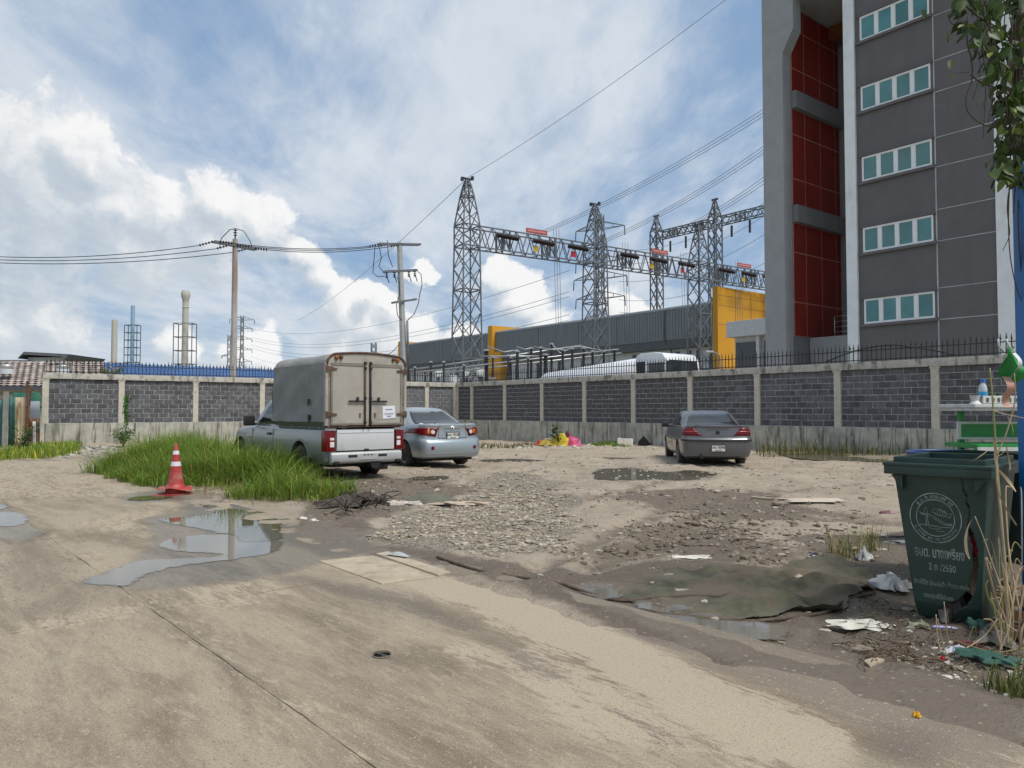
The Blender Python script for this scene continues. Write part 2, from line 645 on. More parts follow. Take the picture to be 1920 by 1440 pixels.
# ---- materials for soil and concrete
def soil_material():
    m = bpy.data.materials.new('soil')
    m.use_nodes = True
    g = NT(m.node_tree)
    b = m.node_tree.nodes['Principled BSDF']
    pos = g.n('ShaderNodeNewGeometry').outputs['Position']
    a = g.n('ShaderNodeAttribute', attribute_name='mask')
    sp = g.n('ShaderNodeSeparateColor')
    g.link(a.outputs['Color'], sp.inputs[0])
    mud, grav, wet = sp.outputs
    n1 = g.noise(pos, 0.9, 6, 0.6)
    n2 = g.noise(pos, 4.5, 7, 0.68, 0.4)
    n3 = g.noise(pos, 28, 5, 0.7)
    n4 = g.noise(pos, 90, 3, 0.6)
    c = g.mix(g.smooth(n1, 0.3, 0.7), (0.345, 0.285, 0.212), (0.46, 0.39, 0.30))
    c = g.mix(g.smooth(n2, 0.54, 0.74, 0, 0.65), c, (0.21, 0.162, 0.118))
    c = g.mix(g.smooth(n2, 0.46, 0.33, 0, 0.6), c, (0.50, 0.425, 0.33))
    mm = g.smooth(g.math('ADD', mud, g.math('MULTIPLY', g.math('SUBTRACT', n2, 0.5), 1.1)), 0.25, 0.75)
    mudc = g.mix(n2, (0.115, 0.092, 0.070), (0.215, 0.172, 0.130))
    c = g.mix(g.math('MULTIPLY', mm, 0.9), c, mudc)
    # light specks and small stones
    vo = g.n('ShaderNodeTexVoronoi')
    g.link(pos, vo.inputs['Vector'])
    vo.inputs['Scale'].default_value = 26
    sc_ = g.n('ShaderNodeSeparateColor')
    g.link(vo.outputs['Color'], sc_.inputs[0])
    speck = g.math('MULTIPLY', g.math('GREATER_THAN', sc_.outputs[0], 0.80), g.math('LESS_THAN', vo.outputs['Distance'], 0.30))
    c = g.mix(g.math('MULTIPLY', speck, 0.6), c, g.mix(sc_.outputs[1], (0.20, 0.17, 0.14), (0.52, 0.47, 0.40)))
    gr = g.smooth(g.math('ADD', grav, g.math('MULTIPLY', g.math('SUBTRACT', n2, 0.5), 0.8)), 0.3, 0.7)
    vo2 = g.n('ShaderNodeTexVoronoi')
    g.link(pos, vo2.inputs['Vector'])
    vo2.inputs['Scale'].default_value = 34
    s2 = g.n('ShaderNodeSeparateColor')
    g.link(vo2.outputs['Color'], s2.inputs[0])
    gc = g.mix(s2.outputs[0], (0.16, 0.135, 0.105), (0.46, 0.41, 0.33))
    c = g.mix(g.math('MULTIPLY', gr, 0.75), c, gc)
    dk = g.smooth(n3, 0.56, 0.72, 0, 0.6)
    c = g.mix(dk, c, (0.10, 0.08, 0.06))
    c = g.mix(g.math('MULTIPLY', wet, 0.5), c, g.mix(1.0, c, (0.45, 0.43, 0.40), 'MULTIPLY'))
    g.link(c, b.inputs['Base Color'])
    wr = g.smooth(g.math('ADD', wet, g.math('MULTIPLY', g.math('SUBTRACT', n2, 0.5), 0.7)), 0.35, 0.85)
    g.link(g.math('SUBTRACT', 0.92, g.math('MULTIPLY', wr, 0.66)), b.inputs['Roughness'])
    b.inputs['Specular IOR Level'].default_value = 0.35
    h = g.math('ADD', g.math('MULTIPLY', n2, 0.9), g.math('ADD', g.math('MULTIPLY', n3, 0.55), g.math('MULTIPLY', n4, 0.16)))
    h = g.math('ADD', h, g.math('MULTIPLY', g.math('MULTIPLY', gr, g.math('SUBTRACT', 0.5, vo2.outputs['Distance'])), 0.7))
    bp = g.n('ShaderNodeBump')
    bp.inputs['Distance'].default_value = 0.10
    g.link(g.math('SUBTRACT', 0.85, g.math('MULTIPLY', wr, 0.6)), bp.inputs['Strength'])
    g.link(h, bp.inputs['Height'])
    g.link(bp.outputs[0], b.inputs['Normal'])
    return m


def concrete_material():
    m = bpy.data.materials.new('road_concrete')
    m.use_nodes = True
    g = NT(m.node_tree)
    b = m.node_tree.nodes['Principled BSDF']
    pos = g.n('ShaderNodeNewGeometry').outputs['Position']
    a = g.n('ShaderNodeAttribute', attribute_name='mask')
    sp = g.n('ShaderNodeSeparateColor')
    g.link(a.outputs['Color'], sp.inputs[0])
    mud, dry, wet = sp.outputs
    al = g.mapping(pos, rot=(0, 0, -math.atan2(US[1], US[0])))           # x along the road
    st = g.mapping(al, scale=(0.55, 2.2, 1))
    n1 = g.noise(st, 0.9, 8, 0.66, 0.5)
    n2 = g.noise(st, 5.0, 7, 0.7, 0.6)
    n3 = g.noise(pos, 60, 4, 0.65)
    n4 = g.noise(pos, 260, 2, 0.6)
    c = g.mix(g.smooth(n1, 0.34, 0.62), (0.165, 0.130, 0.088), (0.33, 0.275, 0.195))
    c = g.mix(g.smooth(n2, 0.50, 0.68, 0, 0.55), c, (0.385, 0.325, 0.235))
    c = g.mix(g.smooth(n2, 0.45, 0.30, 0, 0.55), c, (0.185, 0.145, 0.108))
    n6 = g.noise(g.mapping(al, scale=(0.5, 2.0, 1)), 17, 6, 0.68, 0.4)
    jit = g.math('ADD', g.math('MULTIPLY', g.math('SUBTRACT', n2, 0.5), 1.4), g.math('MULTIPLY', g.math('SUBTRACT', n3, 0.5), 0.5))
    jit = g.math('ADD', jit, g.math('MULTIPLY', g.math('SUBTRACT', n6, 0.5), 1.3))
    c = g.mix(g.smooth(n6, 0.53, 0.68, 0, 0.5), c, (0.40, 0.34, 0.25))
    c = g.mix(g.smooth(n6, 0.47, 0.32, 0, 0.5), c, (0.175, 0.138, 0.098))
    dm = g.smooth(g.math('ADD', dry, jit), 0.38, 0.62)
    c = g.mix(g.math('MULTIPLY', dm, 0.92), c, g.mix(n3, (0.36, 0.30, 0.215), (0.43, 0.36, 0.262)))
    mm = g.smooth(g.math('ADD', mud, jit), 0.40, 0.65)
    c = g.mix(g.math('MULTIPLY', mm, 0.85), c, g.mix(n2, (0.135, 0.110, 0.088), (0.205, 0.168, 0.130)))
    # exposed aggregate
    vo = g.n('ShaderNodeTexVoronoi')
    g.link(pos, vo.inputs['Vector'])
    vo.inputs['Scale'].default_value = 48
    sc_ = g.n('ShaderNodeSeparateColor')
    g.link(vo.outputs['Color'], sc_.inputs[0])
    speck = g.math('MULTIPLY', g.math('GREATER_THAN', sc_.outputs[0], 0.74), g.math('LESS_THAN', vo.outputs['Distance'], 0.33))
    c = g.mix(g.math('MULTIPLY', speck, g.math('MULTIPLY', g.math('SUBTRACT', 1.0, dm), 0.75)), c, g.mix(sc_.outputs[1], (0.16, 0.13, 0.10), (0.44, 0.39, 0.31)))
    n5 = g.noise(pos, 130, 4, 0.7)
    c = g.mix(g.smooth(n3, 0.54, 0.66, 0, 0.6), c, (0.15, 0.12, 0.088))
    c = g.mix(g.smooth(n5, 0.53, 0.64, 0, 0.6), c, (0.16, 0.127, 0.094))
    c = g.mix(g.smooth(n5, 0.46, 0.36, 0, 0.5), c, (0.48, 0.42, 0.33))
    c = g.mix(g.math('MULTIPLY', wet, 0.75), c, g.mix(1.0, c, (0.50, 0.50, 0.50), 'MULTIPLY'))
    g.link(c, b.inputs['Base Color'])
    wr = g.smooth(g.math('ADD', wet, g.math('MULTIPLY', g.math('SUBTRACT', n2, 0.5), 0.5)), 0.35, 0.95)
    g.link(g.math('SUBTRACT', 0.88, g.math('MULTIPLY', wr, 0.62)), b.inputs['Roughness'])
    b.inputs['Specular IOR Level'].default_value = 0.35
    bp = g.n('ShaderNodeBump')
    bp.inputs['Strength'].default_value = 0.5
    bp.inputs['Distance'].default_value = 0.012
    h = g.math('ADD', g.math('MULTIPLY', n2, 0.6), g.math('ADD', g.math('MULTIPLY', n3, 0.6), g.math('MULTIPLY', n4, 0.25)))
    h = g.math('ADD', h, g.math('MULTIPLY', speck, 0.25))
    g.link(h, bp.inputs['Height'])
    g.link(bp.outputs[0], b.inputs['Normal'])
    return m


M_SOIL, M_ROAD = soil_material(), concrete_material()


def water_material(name, col, rough=0.02, full=1.0, ior=1.40):
    m = bpy.data.materials.new(name)
    m.use_nodes = True
    g = NT(m.node_tree)
    b = m.node_tree.nodes['Principled BSDF']
    out = [n for n in m.node_tree.nodes if n.type == 'OUTPUT_MATERIAL'][0]
    pos = g.n('ShaderNodeNewGeometry').outputs['Position']
    n = g.noise(pos, 1.5, 4, 0.6)
    g.link(g.mix(n, tuple(v * 0.7 for v in col), tuple(v * 1.3 for v in col)), b.inputs['Base Color'])
    b.inputs['Roughness'].default_value = rough
    b.inputs['IOR'].default_value = ior
    bp = g.n('ShaderNodeBump')
    bp.inputs['Strength'].default_value = 0.03
    bp.inputs['Distance'].default_value = 0.01
    g.link(g.noise(pos, 9, 2, 0.5), bp.inputs['Height'])
    g.link(bp.outputs[0], b.inputs['Normal'])
    # the film thins out to nothing at the rim
    a = g.n('ShaderNodeAttribute', attribute_name='depth')
    d = g.math('ADD', a.outputs['Fac'], g.math('MULTIPLY', g.math('SUBTRACT', g.noise(pos, 7, 6, 0.65), 0.5), 0.22))
    d = g.math('ADD', d, g.math('MULTIPLY', g.math('SUBTRACT', g.noise(pos, 45, 4, 0.65), 0.5), 0.05))
    tr = g.n('ShaderNodeBsdfTransparent')
    mx = g.n('ShaderNodeMixShader')
    g.link(g.smooth(d, 0.0, 0.05, 0.0, full), mx.inputs[0])
    g.link(tr.outputs[0], mx.inputs[1])
    g.link(b.outputs[0], mx.inputs[2])
    g.link(mx.outputs[0], out.inputs[0])
    return m


M_WATER = water_material('puddle_water', (0.100, 0.090, 0.055))
M_WATER2 = water_material('silty_water', (0.155, 0.135, 0.10), 0.05, 0.95, 1.8)

# ---- far ground, one sheet to the horizon
gm = MB()
gm.grid(15, 15, lambda u, v: ((u - 0.5) * 6000, (v - 0.5) * 6000, 0))
far = gm.build('ground', mat('far_soil', (0.17, 0.16, 0.10), 0.95, var=0.3, vscale=0.05), fix=False)
far.location = (0, 40, -0.6)
structure(far)

# ---- the dirt lot
xs = np.concatenate([np.arange(-46, -16, 0.5), np.arange(-16, -7, 0.16), np.arange(-7, 8, 0.055), np.arange(8, 16, 0.14), np.arange(16, 46, 0.5)])
ys = [-4.0]
while ys[-1] < 62:
    ys.append(ys[-1] + max(0.05, 0.0125 * ys[-1]))
ys = np.array(ys)
X, Y = np.meshgrid(xs, ys)
Z = gz(X, Y)
lot = bpy.data.objects.new('dirt_lot', np_mesh('dirt_lot', X, Y, Z, M_SOIL))
COL.objects.link(lot)
structure(lot)
xf, yf = X.ravel(), Y.ravel()
MUDP = [[(540, 1005), (740, 1050), (850, 1066), (1060, 1134), (1330, 1248), (1520, 1348), (1660, 1460), (1980, 1460), (1980, 1180), (1700, 1140), (1560, 1090), (1300, 1045),
         (1080, 1075), (900, 1050), (760, 1020), (640, 950), (590, 930)],
        [(1070, 1045), (1190, 985), (1300, 965), (1420, 1000), (1580, 1050), (1450, 1060), (1250, 1040), (1120, 1062)],
        [(600, 900), (700, 892), (860, 900), (900, 925), (780, 955), (640, 985), (580, 960)],
        [(1100, 935), (1230, 915), (1420, 925), (1560, 960), (1680, 975), (1400, 985), (1250, 960)],
        [(1480, 1010), (1700, 1000), (1960, 1000), (1960, 1300), (1700, 1190), (1560, 1120)]]
mud = np.zeros(xf.shape)
for i, p in enumerate(MUDP):
    mud = np.maximum(mud, mask_poly(p, xf, yf, 0.2 if i in (0, 4) else .5, 0.14 if i in (0, 4) else .5, 1.0, i) * (1.15 if i in (0, 4) else 1))
mud = np.maximum(mud * 0.85, 0.55 * np.clip(1 - pdist(GP([(1000, 930), (850, 915), (730, 905)]), xf, yf) / 1.0, 0, 1))
for r in RUTS:
    mud = np.maximum(mud, 0.6 * np.exp(-(pdist(r, xf, yf) / 0.22) ** 2))
GRAV = [[(690, 1010), (740, 975), (860, 935), (1000, 920), (1080, 935), (1090, 990), (1050, 1030), (930, 1050), (790, 1035)],
        [(860, 900), (960, 885), (1060, 905), (1040, 935), (900, 925)]]
grav = np.zeros(xf.shape)
for i, p in enumerate(GRAV):
    grav = np.maximum(grav, mask_poly(p, xf, yf, 0.4, 0.4, 1.3, 30 + i))
wet = np.zeros(xf.shape)
for p in LOTPUD:
    wet = np.maximum(wet, sstep(-0.45, 0.02, sdist(p, xf, yf)))
wet = np.maximum(wet, 0.75 * mask_poly([(560, 960), (640, 975), (760, 1030), (900, 1070), (820, 1075), (620, 1030), (540, 1000)], xf, yf, 0.2, 0.25, 1.6, 51))
wet = np.maximum(wet, 0.7 * mask_poly([(1000, 1085), (1250, 1118), (1450, 1180), (1620, 1230), (1920, 1350), (1920, 1450), (1680, 1450), (1400, 1270), (1100, 1145)], xf, yf, 0.15, 0.2, 1.6, 52))
set_mask(lot.data, np.stack([mud, grav, wet], -1))

# ---- road slabs (each slab its own piece)
road = bpy.data.objects.new('road', None)
COL.objects.link(road)
structure(road)
DRY = [[(596, 1052), (700, 1040), (830, 1074), (960, 1098), (1060, 1136), (1180, 1186), (1330, 1250), (1420, 1300), (1520, 1350), (1610, 1400), (1570, 1450),
        (1350, 1450), (1290, 1380), (1190, 1320), (1080, 1255), (960, 1185), (870, 1140), (760, 1100)],
       [(850, 1215), (960, 1192), (1060, 1240), (1150, 1290), (1250, 1350), (1340, 1410), (1150, 1380), (1000, 1290)],
       [(1770, 1375), (1930, 1395), (1930, 1450), (1840, 1430)],
       [(-100, 864), (180, 864), (290, 918), (250, 932), (-100, 938)],
       [(280, 1085), (420, 1075), (560, 1085), (600, 1110), (420, 1150), (300, 1140)],
       [(330, 990), (200, 1000), (110, 985), (250, 955), (330, 945)],
       [(90, 985), (330, 1120), (560, 1275), (780, 1440), (640, 1450), (480, 1310), (290, 1155), (60, 1005)],
       [(0, 1150), (300, 1125), (300, 1165), (0, 1200)]]
TRACK = [[(470, 1082), (560, 1076), (760, 1108), (860, 1150), (960, 1200), (1100, 1275), (1200, 1340), (1300, 1395), (1230, 1400), (1060, 1300), (900, 1215),
          (740, 1140), (600, 1110)],
         [(830, 1060), (1000, 1080), (1250, 1140), (1480, 1190), (1960, 1350), (1960, 1460), (1640, 1460), (1600, 1385), (1400, 1268), (1060, 1132)],
         [(-100, 1000), (80, 1010), (250, 1110), (180, 1160), (-100, 1190)]]
WETP = [[(140, 1100), (230, 1062), (285, 1020), (265, 975), (330, 960), (390, 935), (540, 945), (700, 1000), (690, 1035), (560, 1072), (470, 1088), (260, 1108)],
        [(-60, 935), (20, 950), (95, 1000), (40, 1020), (-60, 1010)], [(230, 925), (330, 920), (360, 938), (230, 945)],
        [(560, 1085), (720, 1110), (860, 1150), (980, 1210), (960, 1225), (820, 1165), (640, 1118)],
        [(1180, 1180), (1260, 1190), (1300, 1215), (1240, 1210)], [(700, 1230), (760, 1228), (800, 1238), (730, 1245)],
        [(1650, 1350), (1780, 1380), (1700, 1450), (1560, 1450)]]


def slab(q0, q1, s0, s1, step, gap=0.004, zoff=0.0):
    nq, ns = max(3, int((q1 - q0) / step)), max(3, int((s1 - s0) / step))
    q = np.linspace(q0 + gap / 2, q1 - gap / 2, nq)
    s = np.linspace(s0 + gap / 2, s1 - gap / 2, ns)
    Q, T = np.meshgrid(q, s)
    chip = lambda a, b, sd_: 0.05 * np.clip(fbm(a * 2.5, b * 2.5, 4, sd_) - 0.56, 0, 1)
    Q[:, 0] += chip(T[:, 0], T[:, 0] * 0, 60)
    Q[:, -1] -= chip(T[:, -1], T[:, -1] * 0, 61)
    T[0, :] += chip(Q[0, :], Q[0, :] * 0, 62)
    T[-1, :] -= chip(Q[-1, :], Q[-1, :] * 0, 63)
    # a skirt so the slab has thickness
    Q = np.pad(Q, 1, mode='edge')
    T = np.pad(T, 1, mode='edge')
    x = Q * UQ[0] + T * US[0]
    y = Q * UQ[1] + T * US[1]
    z = (fbm(x * 0.6, y * 0.6, 3, 40) - 0.5) * 0.004 + zoff
    z[0, :] = z[-1, :] = -0.12
    z[:, 0] = z[:, -1] = -0.12
    o = bpy.data.objects.new('slab', np_mesh('slab', x, y, z, M_ROAD))
    COL.objects.link(o)
    o.parent = road
    o.data.set_sharp_from_angle(angle=rad(40))
    x, y = x.ravel(), y.ravel()
    d = np.zeros(x.shape)
    for i, p in enumerate(DRY):
        d = np.maximum(d, mask_poly(p, x, y, 0.26, 0.14, 2.0, 70 + i) * (1 if i < 3 else 0.5))
    t = np.zeros(x.shape)
    for i, p in enumerate(TRACK):
        t = np.maximum(t, mask_poly(p, x, y, 0.26, 0.14, 2.0, 80 + i) * (0.75 if i < 2 else 0.45))
    w = np.zeros(x.shape)
    for i, p in enumerate(WETP):
        w = np.maximum(w, mask_poly(p, x, y, 0.10, 0.10, 2.5, 90 + i) * (0.85 if i < 3 else 0.55))
    w = np.maximum(w, 0)
    d = d * (1 - w)
    # edge of the road carries soil
    rs = road_side(x, y)
    t = np.maximum(t, 0.8 * sstep(-0.35, 0.05, rs) * (1 - 0.8 * d))
    set_mask(o.data, np.stack([t, d, w], -1))
    return o


Q0, Q1, Q2 = 1.56, 4.4, -2.2
for (s0, s1, st, qe, zo) in ((-5, 5.7, 0.05, 4.2, 0.0), (5.7, 11.9, 0.07, 4.2, 0.001), (11.9, 13.4, 0.1, 4.6, -0.001), (13.4, 19.5, 0.14, 5.4, 0.0), (19.5, 27, 0.2, 6.4, 0.001)):
    slab(Q0, qe, s0, s1, st, zoff=zo)
    slab(Q2, Q0, s0, s1, st, zoff=zo + 0.001)
    slab(-8.5, Q2, s0, s1, st * 2, zoff=zo)


# ---- puddles
def chaikin(p, k=2):
    for _ in range(k):
        q = []
        for i in range(len(p)):
            a, b = p[i], p[(i + 1) % len(p)]
            q += [(a[0] * .75 + b[0] * .25, a[1] * .75 + b[1] * .25), (a[0] * .25 + b[0] * .75, a[1] * .25 + b[1] * .75)]
        p = q
    return p


def puddle(poly, z, m, grow=0.0, nz=0.05):
    p = chaikin(poly, 2)
    a = np.array(p)
    lo, hi = a.min(0) - grow - .15, a.max(0) + grow + .15
    st = max(0.03, (hi - lo).max() / 90)
    X, Y = np.meshgrid(np.arange(lo[0], hi[0], st), np.arange(lo[1], hi[1], st))
    sd_ = sdist(p, X, Y) + grow
    ok = sd_ > -0.12
    idx = -np.ones(X.shape, int)
    idx[ok] = np.arange(ok.sum())
    q = np.stack([idx[:-1, :-1], idx[:-1, 1:], idx[1:, 1:], idx[1:, :-1]], -1).reshape(-1, 4)
    q = q[q.min(1) >= 0]
    me = bpy.data.meshes.new('puddle')
    me.from_pydata(np.stack([X[ok], Y[ok], np.full(ok.sum(), z)], -1).tolist(), [], q.tolist())
    at_ = me.attributes.new('depth', 'FLOAT', 'POINT')
    at_.data.foreach_set('value', sd_[ok].astype(np.float32))
    me.materials.append(m)
    o = bpy.data.objects.new('puddle', me)
    COL.objects.link(o)
    return structure(o)


for i, p in enumerate(LOTPUD):
    c = np.mean(np.array(p), 0)
    puddle(p, float(base_z(c[0:1], c[1:2])[0]) - (0.022 if i not in (3, 4, 7) else 0.010), M_WATER2, 0.22 if i < 3 else 0.1)
puddle(GP([(362, 944), (398, 945), (445, 957), (505, 961), (530, 984), (522, 1000), (536, 1010), (500, 1017), (450, 1018), (440, 1004), (405, 999), (370, 991),
           (285, 977), (330, 971), (400, 965), (405, 957)]), 0.0060, M_WATER, 0.02)
puddle(GP([(288, 1021), (330, 1008), (400, 1002), (470, 1005), (535, 1012), (525, 1034), (470, 1046), (400, 1054), (330, 1062), (264, 1081), (248, 1099), (205, 1100), (145, 1093),
           (178, 1081), (213, 1072), (238, 1054), (300, 1049), (390, 1046), (425, 1042), (395, 1037), (330, 1036)]), 0.0052, M_WATER2, 0.02)
puddle(GP([(-40, 938), (8, 942), (22, 950), (0, 958), (-40, 958)]), 0.0052, M_WATER2)
puddle(GP([(-40, 962), (40, 960), (60, 975), (30, 990), (-40, 985)]), 0.0052, M_WATER2, 0.02)
puddle(GP([(232, 934), (290, 928), (335, 932), (300, 938), (240, 940)]), 0.0052, M_WATER)


# ---- loose stones
def stones(name, pts, sizes, m, label, cat, squash=0.55):
    ico = [Vector(v) for v in ((0, 0, 1), (.89, 0, .45), (.28, .85, .45), (-.72, .53, .45), (-.72, -.53, .45), (.28, -.85, .45), (.72, .53, -.45), (-.28, .85, -.45),
                               (-.89, 0, -.45), (-.28, -.85, -.45), (.72, -.53, -.45), (0, 0, -1))]
    ft = [(0, 1, 2), (0, 2, 3), (0, 3, 4), (0, 4, 5), (0, 5, 1), (1, 6, 2), (2, 7, 3), (3, 8, 4), (4, 9, 5), (5, 10, 1), (6, 7, 2), (7, 8, 3), (8, 9, 4), (9, 10, 5),
          (10, 6, 1), (11, 7, 6), (11, 8, 7), (11, 9, 8), (11, 10, 9), (11, 6, 10)]
    I = np.array([tuple(v) for v in ico])
    n = len(pts)
    pts = np.asarray(pts)
    sz = np.asarray(sizes)
    jit = RNG.uniform(0.65, 1.25, (n, 12, 1))
    V = I[None] * jit
    V = V * np.stack([sz * RNG.uniform(.8, 1.5, n), sz, sz * squash * RNG.uniform(.6, 1.2, n)], -1)[:, None, :]
    th = RNG.uniform(0, 6.28, n)
    c, s = np.cos(th)[:, None], np.sin(th)[:, None]
    V = np.stack([V[..., 0] * c - V[..., 1] * s, V[..., 0] * s + V[..., 1] * c, V[..., 2]], -1)
    zz = gz(pts[:, 0], pts[:, 1]) if pts.shape[1] == 2 else pts[:, 2]
    V[..., 0] += pts[:, 0:1]
    V[..., 1] += pts[:, 1:2]
    V[..., 2] += (zz + sz * 0.12)[:, None]
    me = bpy.data.meshes.new(name)
    fi = (np.array(ft)[None] + (np.arange(n) * 12)[:, None, None]).reshape(-1, 3)
    me.from_pydata(V.reshape(-1, 3).tolist(), [], fi.tolist())
    a = me.color_attributes.new('tint', 'FLOAT_COLOR', 'POINT')
    k = RNG.uniform(0.55, 1.2, n)
    w = RNG.uniform(-0.06, 0.06, n)
    cc = np.stack([k * (1 + w), k, k * (1 - w), np.ones(n)], -1)
    a.data.foreach_set('color', np.repeat(cc, 12, 0).astype(np.float32).ravel())
    me.materials.append(m)
    o = bpy.data.objects.new(name, me)
    COL.objects.link(o)
    return stuff(o, label, cat)


def scatter(px, n, s=0):
    """n random ground points inside a polygon traced on the ground"""
    p = GP(px)
    a = np.array(p)
    lo, hi = a.min(0), a.max(0)
    out = []
    while len(out) < n:
        q = RNG.uniform(lo, hi, (n * 2, 2))
        q = q[sdist(p, q[:, 0], q[:, 1]) + (fbm(q[:, 0] * 1.5, q[:, 1] * 1.5, 3, 33 + s) - 0.5) * 1.2 > 0]
        out += q.tolist()
    return np.array(out[:n])


M_STONE = mat('crushed_stone', (0.34, 0.292, 0.222), 0.9, var=0.2, vscale=30, attr='tint')
g1 = np.concatenate([scatter(GRAV[0], 5200, 1), scatter(GRAV[1], 900, 2)])
stones('gravel', g1, RNG.gamma(3.0, 0.0045, len(g1)) + 0.005, M_STONE, 'patch of loose crushed stone in the middle of the dirt lot', 'gravel')
g2 = scatter([(620, 880), (900, 850), (1650, 870), (1700, 1000), (1900, 1330), (1500, 1195), (1200, 1110), (900, 1060), (600, 970)], 1900, 3)
stones('pebbles', g2, RNG.gamma(2.0, 0.008, len(g2)) + 0.006, M_STONE, 'small pebbles and clods strewn over the whole dirt lot', 'pebbles')
g3 = np.concatenate([scatter([(1640, 1180), (1760, 1190), (1920, 1230), (1960, 1380), (1840, 1300), (1700, 1240)], 240, 4)])
stones('shell_pebbles', g3, RNG.gamma(2.0, 0.0032, len(g3)) + 0.003, mat('pale_pebble', (0.50, 0.465, 0.39), 0.8, attr='tint', var=0.1),
       'pale pebbles and shells in the dark soil in front of the bin', 'pebbles')
g4 = scatter([(880, 832), (1000, 826), (1250, 832), (1240, 842), (1000, 838), (890, 842)], 260, 5)
stones('rubble', g4, RNG.gamma(2.0, 0.018, len(g4)) + 0.010, mat('pale_rubble', (0.42, 0.385, 0.32), 0.9, attr='tint'),
       'line of pale rubble along the foot of the block wall', 'rubble', 0.7)
g5 = scatter([(95, 850), (150, 835), (270, 838), (280, 848), (170, 858), (90, 860)], 240, 6)
stones('broken_concrete', g5, RNG.gamma(2.0, 0.024, len(g5)) + 0.012, mat('rubble_concrete', (0.36, 0.34, 0.29), 0.9, attr='tint'),
       'heap of broken concrete and white rubble left of the grass', 'rubble', 0.6)

M_CLOD = mat('soil_clod', (0.20, 0.162, 0.12), 0.95, var=.3, vscale=20, bump=.6, bscale=60, attr='tint')
g6 = np.concatenate([scatter(MUDP[1], 600, 21), scatter(MUDP[3], 320, 22), scatter([(1250, 960), (1650, 985), (1640, 1060), (1400, 1050), (1280, 1010)], 500, 23),
                     scatter([(600, 905), (760, 895), (900, 915), (760, 960), (620, 985)], 500, 24)])
stones('soil_clods', g6, RNG.gamma(1.5, 0.009, len(g6)) + 0.005, M_CLOD, 'churned dark soil clods in the muddy parts of the lot', 'soil', .7)

# ================================================================== BOUNDARY WALLS
M_BLOCK = mat('cinder_block', (0.098, 0.101, 0.107), 0.9, var=0.25, vscale=7, bump=0.5, bscale=60, rand=0.28, dirt=(0.21, 0.215, 0.225, 0.55), dscale=3.0, dlo=0.55, dhi=0.75)
M_MORTAR = mat('mortar', (0.36, 0.36, 0.36), 0.95, var=0.2, vscale=12, bump=0.4)
M_CONC = mat('wall_concrete', (0.42, 0.40, 0.35), 0.9, var=0.12, vscale=4, bump=0.25, bscale=30, dirt=(0.075, 0.075, 0.06, 0.8), dscale=1.5, dlo=0.48, dhi=0.66,
             dstretch=(2.5, 2.5, 1.2))
M_BASE = mat('plinth_concrete', (0.39, 0.38, 0.325), 0.92, var=0.2, vscale=2.5, bump=0.3, bscale=25, dirt=(0.085, 0.08, 0.062, 0.9), dscale=2.3, dlo=0.49, dhi=0.66,
             dstretch=(3.0, 3.0, 0.28))
M_POST = mat('post_concrete', (0.50, 0.47, 0.39), 0.9, var=0.1, vscale=5, bump=0.2, dirt=(0.14, 0.13, 0.11, 0.7), dscale=2.0, dlo=0.58, dhi=0.75)
M_IRON = mat('black_iron', (0.018, 0.018, 0.02), 0.55, var=0.3, vscale=8)

ZB, BRH = 0.86, 0.205
ROWS = 9
ZT = ZB + ROWS * BRH
_bricks = {}


def brick_mesh(kind):
    if kind not in _bricks:
        mb = MB()
        r = random.Random(kind)
        x, z = 0.188, 0.0905
        e = lambda: r.uniform(-0.004, 0.004)
        c = 0.010
        vs = []
        for (y, k) in ((0.03, 0.0), (-0.008, 0.0), (-0.016, c)):
            for (sx, sz) in ((-1, -1), (1, -1), (1, 1), (-1, 1)):
                vs.append((sx * (x - k) + e(), y + (e() if y < 0 else 0), sz * (z - k) + e()))
        fs = [(8, 9, 10, 11)]
        for a in (0, 4):
            fs += [(a + i, a + (i + 1) % 4, a + 4 + (i + 1) % 4, a + 4 + i) for i in range(4)]
        mb.add(vs, fs)
        _bricks[kind] = mb.mesh('brick', M_BLOCK)
    return _bricks[kind]


